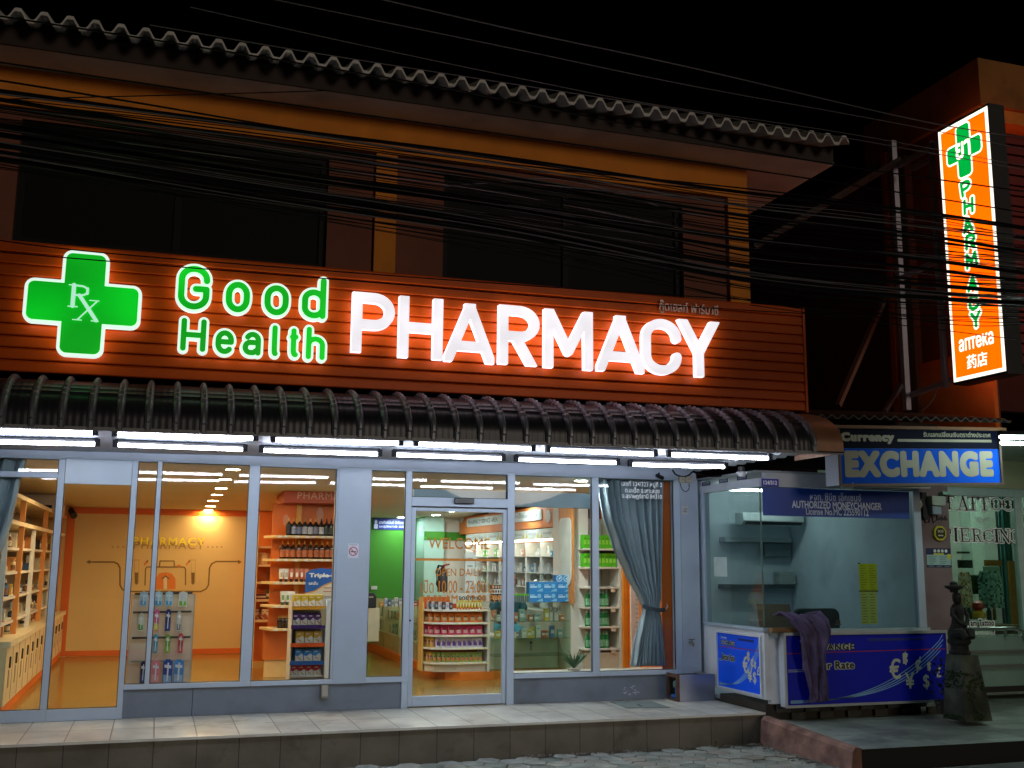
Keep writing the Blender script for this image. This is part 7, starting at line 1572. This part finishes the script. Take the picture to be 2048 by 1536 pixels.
for zi in (2, 3, 4, 5): q = P(1222, 1200, SY2-.004); mk('price_ticket', MB().box((q.x, SY2-.003, zg[zi]-.062), (q.x+.06, SY2-.001, zg[zi]-.025)), mat('#c8bca0', .6), gs)
mk('orange_pilaster', MB().box((P(1246, 1200, 1.7).x, 1.68, FZ), (P(1254, 1200, 1.7).x, 1.74, 2.4)), mat('#d8801c', .5), bld)
fr, w_, h_ = front(1262, 1120, 1278, 1336, 1.0); hb_ = MB().extr([fr(0, -.3), fr(w_, -.3), fr(w_, h_), fr(0, h_)], (0, .02, 0), 0)
for k in range(24): hb_.extr([fr(w_*.55, h_*k/24, .001), fr(w_*.95, h_*k/24, .001), fr(w_*.95, h_*k/24+.004, .001), fr(w_*.55, h_*k/24+.004, .001)], (0, -.001, 0), 1)
tag(mk('height_chart', hb_, [mat('#d8d4c4', .5), mat('#4a4a48', .5)]), 'tall white height chart with tick marks behind the tied curtain', 'chart')
mk('shop_wall_strip', MB().box((P(1216, 1040, 1.9).x, 2.1, 1.2), (5.55, 2.14, cz(2.1))), mat('#d8722c', .55), bld)
# aloe in the window
aq = P(1148, 1335, .30); al = thing('aloe_plant', 'small spiky aloe plant standing on the sill inside the right window', 'plant', tuple(aq))
mk('pot', MB().lathe([(.05, -.12), (.07, -.02), (.075, -.01), (.06, -.01)], aq, 12), mat('#a8a49a', .6), al)
m_ = MB(); r = random.Random(2)
for k in range(22):
    a = r.uniform(0, 6.28); L_ = r.uniform(.12, .22); ln = r.uniform(.15, 1.1); d = Vector((math.cos(a)*ln, math.sin(a)*ln*.6, 1)).normalized(); pts = [aq+d*L_*t+Vector((math.cos(a), math.sin(a)*.6, -.3))*.03*t*t for t in (0, .35, .7, 1)]; m_.tube(pts, [.012, .011, .007, .0012], 5)
mk('leaves', m_, mat('#4a6a48', .45, 0, .25, 15), al, smooth=True)
mk('window_board', MB().box((bars['G'][1], .10, SILL-.02), (5.5, .42, SILL+.0)), mat('#b8b4a4', .5), bld)
# ---- pharmacist service wall on the right
WX = 4.92
sw = thing('service_wall', 'orange pharmacist service wall with white shelving grid and PHARMACY SERVICE AREA board', 'shelving', (WX, 4.5, FZ))
mk('orange_panel', MB().box((WX+.35, 2.45, FZ), (WX+.4, 7.29, cz(7.2))).box((WX+.02, 2.62, 2.16), (WX+.34, 7.28, cz(7.2))), mat('#d07a3c', .55, 0, .06), sw)
fr, w_, h_ = sideL(933, 1013, 1084, 1050, WX)
y_far, y_near = PX(933, 1040, WX).y, PX(1082, 1020, WX).y
bz0, bz1 = 2.27, 2.41
bf = FR((WX+.018, y_far, bz0), (0, -1, 0), (0, 0, 1), (-1, 0, 0)); bw2 = y_far-y_near; m_ = MB(); m_.extr([bf(a, b) for a, b in rrect(bw2, bz1-bz0, .03)], (-.012, 0, 0), 0)
text(m_, 'PHARMACY SERVICE AREA', FR(bf(.1, .04), bf.u, bf.v, bf.n), bw2*.44, .065, 1, .001, .01, .0125, 44); text(m_, 'ศูนย์บริการโดยเภสัชกร', FR(bf(bw2*.55, .03), bf.u, bf.v, bf.n), bw2*.40, .085, 1, .001, .005, .0125, 44)
mk('service_board', m_, [mat('#c9d2cc', .4), mat('#4a5450', .5)], sw)
for x in (923, 1097): fr, w_, h_ = sideL(x-5, 1018, x+5, 1046, WX+.018); mk('round_emblem', MB().extr([fr(a, b) for a, b in ell(w_/2, .09, w_/2, .085, 18)], (-.01, 0, 0)), mat('#d0d4cc', .4), sw)
zc0, zc1 = 2.02, 2.15; yf0, yn0 = 6.9, 2.55
mk('cabinet_row', MB().box((WX+.03, yn0, zc0), (WX+.34, yf0, zc1)), mat('#d8d6cc', .4, 0, .05), sw)
for k in range(7):
    y = yn0+.05+k*.61; fr = FR((WX+.029, y+.56, zc0+.01), (0, -1, 0), (0, 0, 1), (-1, 0, 0)); m_ = MB(); m_.extr([fr(0, 0), fr(.53, 0), fr(.53, .11), fr(0, .11)], (-.006, 0, 0), 0); m_.extr([fr(0, 0, .0065), fr(.08, 0, .0065), fr(.05, .05, .0065), fr(.02, .07, .0065)], (-.001, 0, 0), 1); m_.extr([fr(.45, 0, .0065), fr(.53, 0, .0065), fr(.50, .07, .0065), fr(.47, .05, .0065)], (-.001, 0, 0), 1); m_.extr([fr(.1, .04, .0065), fr(.43, .04, .0065), fr(.43, .07, .0065), fr(.1, .07, .0065)], (-.001, 0, 0), 2)
    mk('cabinet_door', m_, [mat('#cbd0c8', .35), mat('#c8b43c', .5), mat('#b0b4b4', .5)], sw)
for k in range(8): y = yn0+k*.615; mk('upright', MB().box((WX+.02, y-.012, FZ+.8), (WX+.34, y+.012, 1.97)), mat('#d6d6d0', .4), sw)
mk('rear_panel', MB().box((WX+.341, yn0, FZ+.5), (WX+.349, yf0, 1.97)), mat('#96988f', .5, 0, .1), sw)
zsw = [1.36, 1.56, 1.78]
for z in zsw: mk('shelf', MB().box((WX+.03, yn0+.013, z-.01), (WX+.338, yf0, z)), mat('#ccd2cc', .3), sw)
mk('base_cupboard', MB().box((WX-.05, yn0, FZ+.01), (WX+.34, yf0, FZ+.78)), mat('#c8c8bc', .45), sw)
mk('strip_light', MB().box((WX-.02, 2.7, 1.985), (WX+.02, 6.8, 2.005)), emit('#fff6e4', 9.0, 'strip_light'), sw)
mk('strip_housing', MB().box((WX-.03, 2.68, 2.006), (WX+.029, 6.82, 2.03)), mat('#d8d8d2', .4), sw)
fr, w_, h_ = sideL(1119, 1036, 1137, 1170, WX-.02); mk('round_panel', MB().extr([fr(a, b) for a, b in rrect(.42, h_, .1)], (-.012, 0, 0)), mat('#ccd0c6', .4), sw)
mk('panel_border', MB().box((WX-.018, PX(1119, 1100, WX-.02).y-.46, 1.2), (WX+.0, PX(1119, 1100, WX-.02).y+.04, 2.44)), mat('#c8823c', .5), sw)
r = random.Random(17); k = 0
for zi, z in enumerate(zsw):
    y = yn0+.12; nb = {}
    while y < yf0-.1:
        hh = r.uniform(.05, .13); ww = r.uniform(.05, .10); c = r.choice(['#3a86b0', '#c8ccc8', '#d0d4d0', '#6aa04a', '#4a7a9a', '#c89a8a', '#b8c4c8', '#2a5a6a', '#d8d8d0'])
        if min(abs((y-yn0) % .615), abs((y-yn0) % .615-.615)) > .07:
            bay = int((y-yn0)/.615); nb[bay] = nb.get(bay, 0)+1; wh = f', {ORD[nb[bay]-1]} in the {ORD[bay]} bay, {("lowest", "middle", "upper")[zi]} shelf of the service wall'
            if r.random() < .4: bottle((WX+.12, y, z+.001), hh*1.2, ww*.35, c, '#d8d8d0', '#d0d8d8', hue_name(c)+' medicine bottle'+wh, 'medicine bottles on the service wall')
            else: box_item(FR((WX+.09, y+ww/2, z+.001), (0, -1, 0), (0, 0, 1), (-1, 0, 0)), ww, hh, .08, [c, '#e0e0dc', '#4a8ab0'], hue_name(c)+' medicine carton'+wh, 'box', 'medicine cartons on the service wall', 'product_box', 3)
        y += r.uniform(.10, .17)
# white stand with panel, striped frame, extinguisher
fr, w_, h_ = front(930, 1103, 950, 1180, 4.4); wb = tag(mk('info_stand', MB().extr([fr(0, -.5), fr(w_, -.5), fr(w_, h_*.9), fr(w_*.8, h_), fr(w_*.2, h_), fr(0, h_*.9)], (0, .04, 0)), mat('#c8ccc8', .5), bevel=.01), 'white information stand board in front of the medicine shelves', 'stand')
t_ = MB()
for k in range(4): t_.extr([fr(w_*.25, h_*(.2+.2*k), .001), fr(w_*.75, h_*(.2+.2*k), .001), fr(w_*.75, h_*(.24+.2*k), .001), fr(w_*.25, h_*(.24+.2*k), .001)], (0, -.001, 0))
mk('printed_lines', t_, mat('#8a9294', .5), wb)
fx = thing('fire_extinguisher', 'dark grey extinguisher with red top and black hose standing on the counter behind the door', 'extinguisher', tuple(P(890, 1185, 3.4)))
fr, w_, h_ = front(879, 1130, 899, 1184, 3.4); c_ = fr(w_/2, 0, -.1); rr_ = w_/2
mk('cylinder', MB().lathe([(rr_, 0), (rr_, h_*.72), (rr_*.7, h_*.84), (rr_*.3, h_*.9)], c_, 14), mat('#2c2c2a', .35), fx, smooth=True); mk('valve', MB().lathe([(rr_*.4, h_*.9), (rr_*.45, h_*.97), (rr_*.2, h_)], c_, 10).tube([c_+Vector((-rr_*.2, -.02, h_*.97)), c_+Vector((rr_*1.2, -.04, h_*1.03))], .012, 6), mat('#a8241c', .4), fx)
mk('hose', MB().tube([c_+Vector((-rr_*.2, -.03, h_*.95)), c_+Vector((-rr_*1.0, -.05, h_*.98)), c_+Vector((-rr_*1.45, -.05, h_*.75)), c_+Vector((-rr_*1.3, -.05, h_*.3)), c_+Vector((-rr_*.9, -.08, h_*.1))], .016, 6), black, fx)
# green-wall notice and switch
fr, w_, h_ = front(747, 1037, 813, 1059, 7.68); m_ = MB(); rc(m_, fr, w_, h_, 0, 0, 1, 1, 0, 0); m_.extr([fr(w_*.07+a, h_*.68+b, .0015) for a, b in ell(0, 0, h_*.13, h_*.2, 10)], (0, -.001, 0), 1); rc(m_, fr, w_, h_, .02, .05, .13, .48, .0015, 1)
text(m_, 'นายกิตตินันท์ ปัจจัยคง', FR(fr(w_*.17, h_*.5)), w_*.75, h_*.3, 1, .001, .03, .0015, 40); text(m_, 'เวลาปฏิบัติการ 11.00 - 20.00', FR(fr(w_*.17, h_*.12)), w_*.75, h_*.26, 1, .001, .03, .0015, 40)
tag(mk('pharmacist_notice', m_, [mat('#1c2f8a', .4), mat('#c8d0e0', .5)]), 'blue name board with white text on the green wall', 'sign')
fr, w_, h_ = front(742, 1172, 754, 1179, 7.69); tag(mk('wall_socket', MB().extr([fr(0, 0), fr(w_, 0), fr(w_, h_), fr(0, h_)], (0, -.02, 0)).extr([fr(w_*.2, h_*.3, .021), fr(w_*.4, h_*.3, .021), fr(w_*.4, h_*.7, .021), fr(w_*.2, h_*.7, .021)], (0, -.004, 0)), mat('#c8ccc0', .4), bevel=.004), 'white wall socket low on the green wall above the printer', 'socket')
# pharmacist sitting behind the counter, mostly hidden by the door post
pe = Vector((P(1016, 1300, 3.3).x, 3.35, FZ))
def skinned(name, verts, edges, radii, m__, parent=None, lvl=2):
    me = bpy.data.meshes.new(name); me.from_pydata(verts, edges, []); o = bpy.data.objects.new(name, me); link(o, parent); me.materials.append(m__)
    md = o.modifiers.new('skin', 'SKIN'); md.use_smooth_shade = True
    for v, r_ in zip(me.skin_vertices[0].data, radii): v.radius = (r_, r_)
    me.skin_vertices[0].data[0].use_root = True
    sb_ = o.modifiers.new('sub', 'SUBSURF'); sb_.levels = lvl; sb_.render_levels = lvl
    return o
def pv(x, y, z): return tuple(pe+Vector((x, y, z)))
pr_ = thing('person', 'seated person in teal tunic and light blue trousers looking down behind the glass counter', 'person', tuple(pe))
sk_ = mat('#a87a5c', .6)
skinned('body', [pv(0, .05, .50), pv(0, .04, .72), pv(0, .0, .92), pv(0, -.03, 1.02), pv(0, -.05, 1.10), pv(-.17, 0, .93), pv(-.22, -.10, .70), pv(-.14, -.30, .66), pv(.17, 0, .93), pv(.22, -.10, .70), pv(.14, -.30, .66), pv(-.09, .0, .50), pv(-.10, -.36, .50), pv(-.10, -.36, .08), pv(.09, 0, .5), pv(.10, -.36, .50), pv(.10, -.36, .08)],
        [(0, 1), (1, 2), (2, 3), (3, 4), (2, 5), (5, 6), (6, 7), (2, 8), (8, 9), (9, 10), (0, 11), (11, 12), (12, 13), (0, 14), (14, 15), (15, 16)], [.12, .12, .13, .055, .05, .055, .042, .03, .055, .042, .03, .09, .065, .042, .09, .065, .042], sk_, pr_)
skinned('tunic', [pv(0, .05, .46), pv(0, .04, .72), pv(0, .0, .91), pv(0, -.02, .99), pv(-.18, 0, .92), pv(-.225, -.08, .75), pv(.18, 0, .92), pv(.225, -.08, .75)], [(0, 1), (1, 2), (2, 3), (2, 4), (4, 5), (2, 6), (6, 7)], [.15, .145, .15, .07, .075, .06, .075, .06], mat('#2f5f6a', .8, 0, .15, 8), pr_)
skinned('trousers', [pv(0, .04, .50), pv(-.09, .0, .50), pv(-.10, -.36, .51), pv(-.10, -.36, .12), pv(.09, 0, .5), pv(.10, -.36, .51), pv(.10, -.36, .12)], [(0, 1), (1, 2), (2, 3), (0, 4), (4, 5), (5, 6)], [.12, .10, .08, .06, .10, .08, .06], mat('#4aa0b8', .8, 0, .12, 8), pr_)
hd_ = Vector(pv(0, -.16, 1.17)); m_ = MB(); m_.lathe([(.02, -.115), (.055, -.09), (.075, -.03), (.08, .03), (.07, .08), (.03, .112)], hd_, 14, 0, 1, 1.15); m_.tube([hd_+Vector((0, -.09, .015)), hd_+Vector((0, -.11, -.02))], [.010, .014], 6); mk('head', m_, sk_, pr_, smooth=True)
m_ = MB(); m_.lathe([(.086, -.05), (.092, .0), (.09, .05), (.078, .09), (.035, .122)], hd_+Vector((0, .018, .005)), 14, 0, 1, 1.1); mk('hair', m_, mat('#16130f', .5), pr_, smooth=True)
m_ = MB()
for sx_ in (-1, 1):
    m_.tube([hd_+Vector((sx_*.028, -.088, .01)), hd_+Vector((sx_*.028, -.094, .01))], .009, 6)
mk('eyes', m_, black, pr_)
for sx_ in (-.10, .10):
    m_ = MB(); m_.loft([[Vector(pv(sx_+a*.05, -.34+b, z)) for a, z in ((-1, .002), (1, .002), (.8, hgt), (-.8, hgt))] for b, hgt in ((.06, .09), (-.04, .09), (-.13, .05), (-.19, .035))]); mk('shoe', m_, mat('#2f78b0', .5), pr_, bevel=.012)
for sx_ in (-1, 1):
    w0_ = Vector(pv(sx_*.14, -.30, .66)); m_ = MB(); m_.loft([[w0_+Vector((sx_*-.01*t*8+a, -.085*t, b)) for a, b in ((-.038*(1-.1*t), -.012), (.038*(1-.1*t), -.012), (.038*(1-.1*t), .012), (-.038*(1-.1*t), .012))] for t in (0, .5, 1)])
    for f_ in range(4): b_ = w0_+Vector((-.028+.019*f_-sx_*.08, -.085, 0)); L_ = (.06, .07, .066, .052)[f_]; m_.tube([b_, b_+Vector((0, -L_*.55, -.006)), b_+Vector((0, -L_, -.022))], [.009, .008, .0065], 6)
    b_ = w0_+Vector((-sx_*.045, -.03, 0)); m_.tube([b_, b_+Vector((-sx_*.025, -.03, -.008)), b_+Vector((-sx_*.03, -.055, -.018))], [.011, .010, .008], 6); mk('hand', m_, sk_, pr_, smooth=True)
stl = thing('stool', 'low stool under the seated person behind the counter', 'stool', tuple(pe)); mk('seat', MB().lathe([(.17, .36), (.18, .38), (.17, .40)], pe+Vector((0, .05, 0)), 14), mat('#2c2c2e', .6), stl); mk('leg', MB().tube([pe+Vector((0, .05, 0)), pe+Vector((0, .05, .36))], .03, 8), black, stl); mk('foot', MB().lathe([(.18, 0), (.18, .02), (.04, .03)], pe+Vector((0, .05, 0)), 14), black, stl)
# desk with drawers seen through the gap
dk_ = thing('office_desk', 'pale olive desk with cash drawer behind the snack shelf', 'desk', tuple(P(993, 1320, 2.9))); fr, w_, h_ = front(978, 1275, 1008, 1330, 3.0)
mk('cabinet', MB().extr([fr(0, 0), fr(w_*1.1, 0), fr(w_*1.1, h_), fr(0, h_)], (0, .4, 0)), mat('#b8b888', .5), dk_); mk('desk_top', MB().extr([fr(-.02, h_+.001), fr(w_*1.5, h_+.001), fr(w_*1.5, h_+.03), fr(-.02, h_+.03)], (0, .5, 0)), mat('#c8c8bc', .4), dk_); mk('drawer_gap', MB().extr([fr(.02, h_*.55, .001), fr(w_, h_*.55, .001), fr(w_, h_*.62, .001), fr(.02, h_*.62, .001)], (0, -.004, 0)), mat('#4a4a40', .5), dk_)
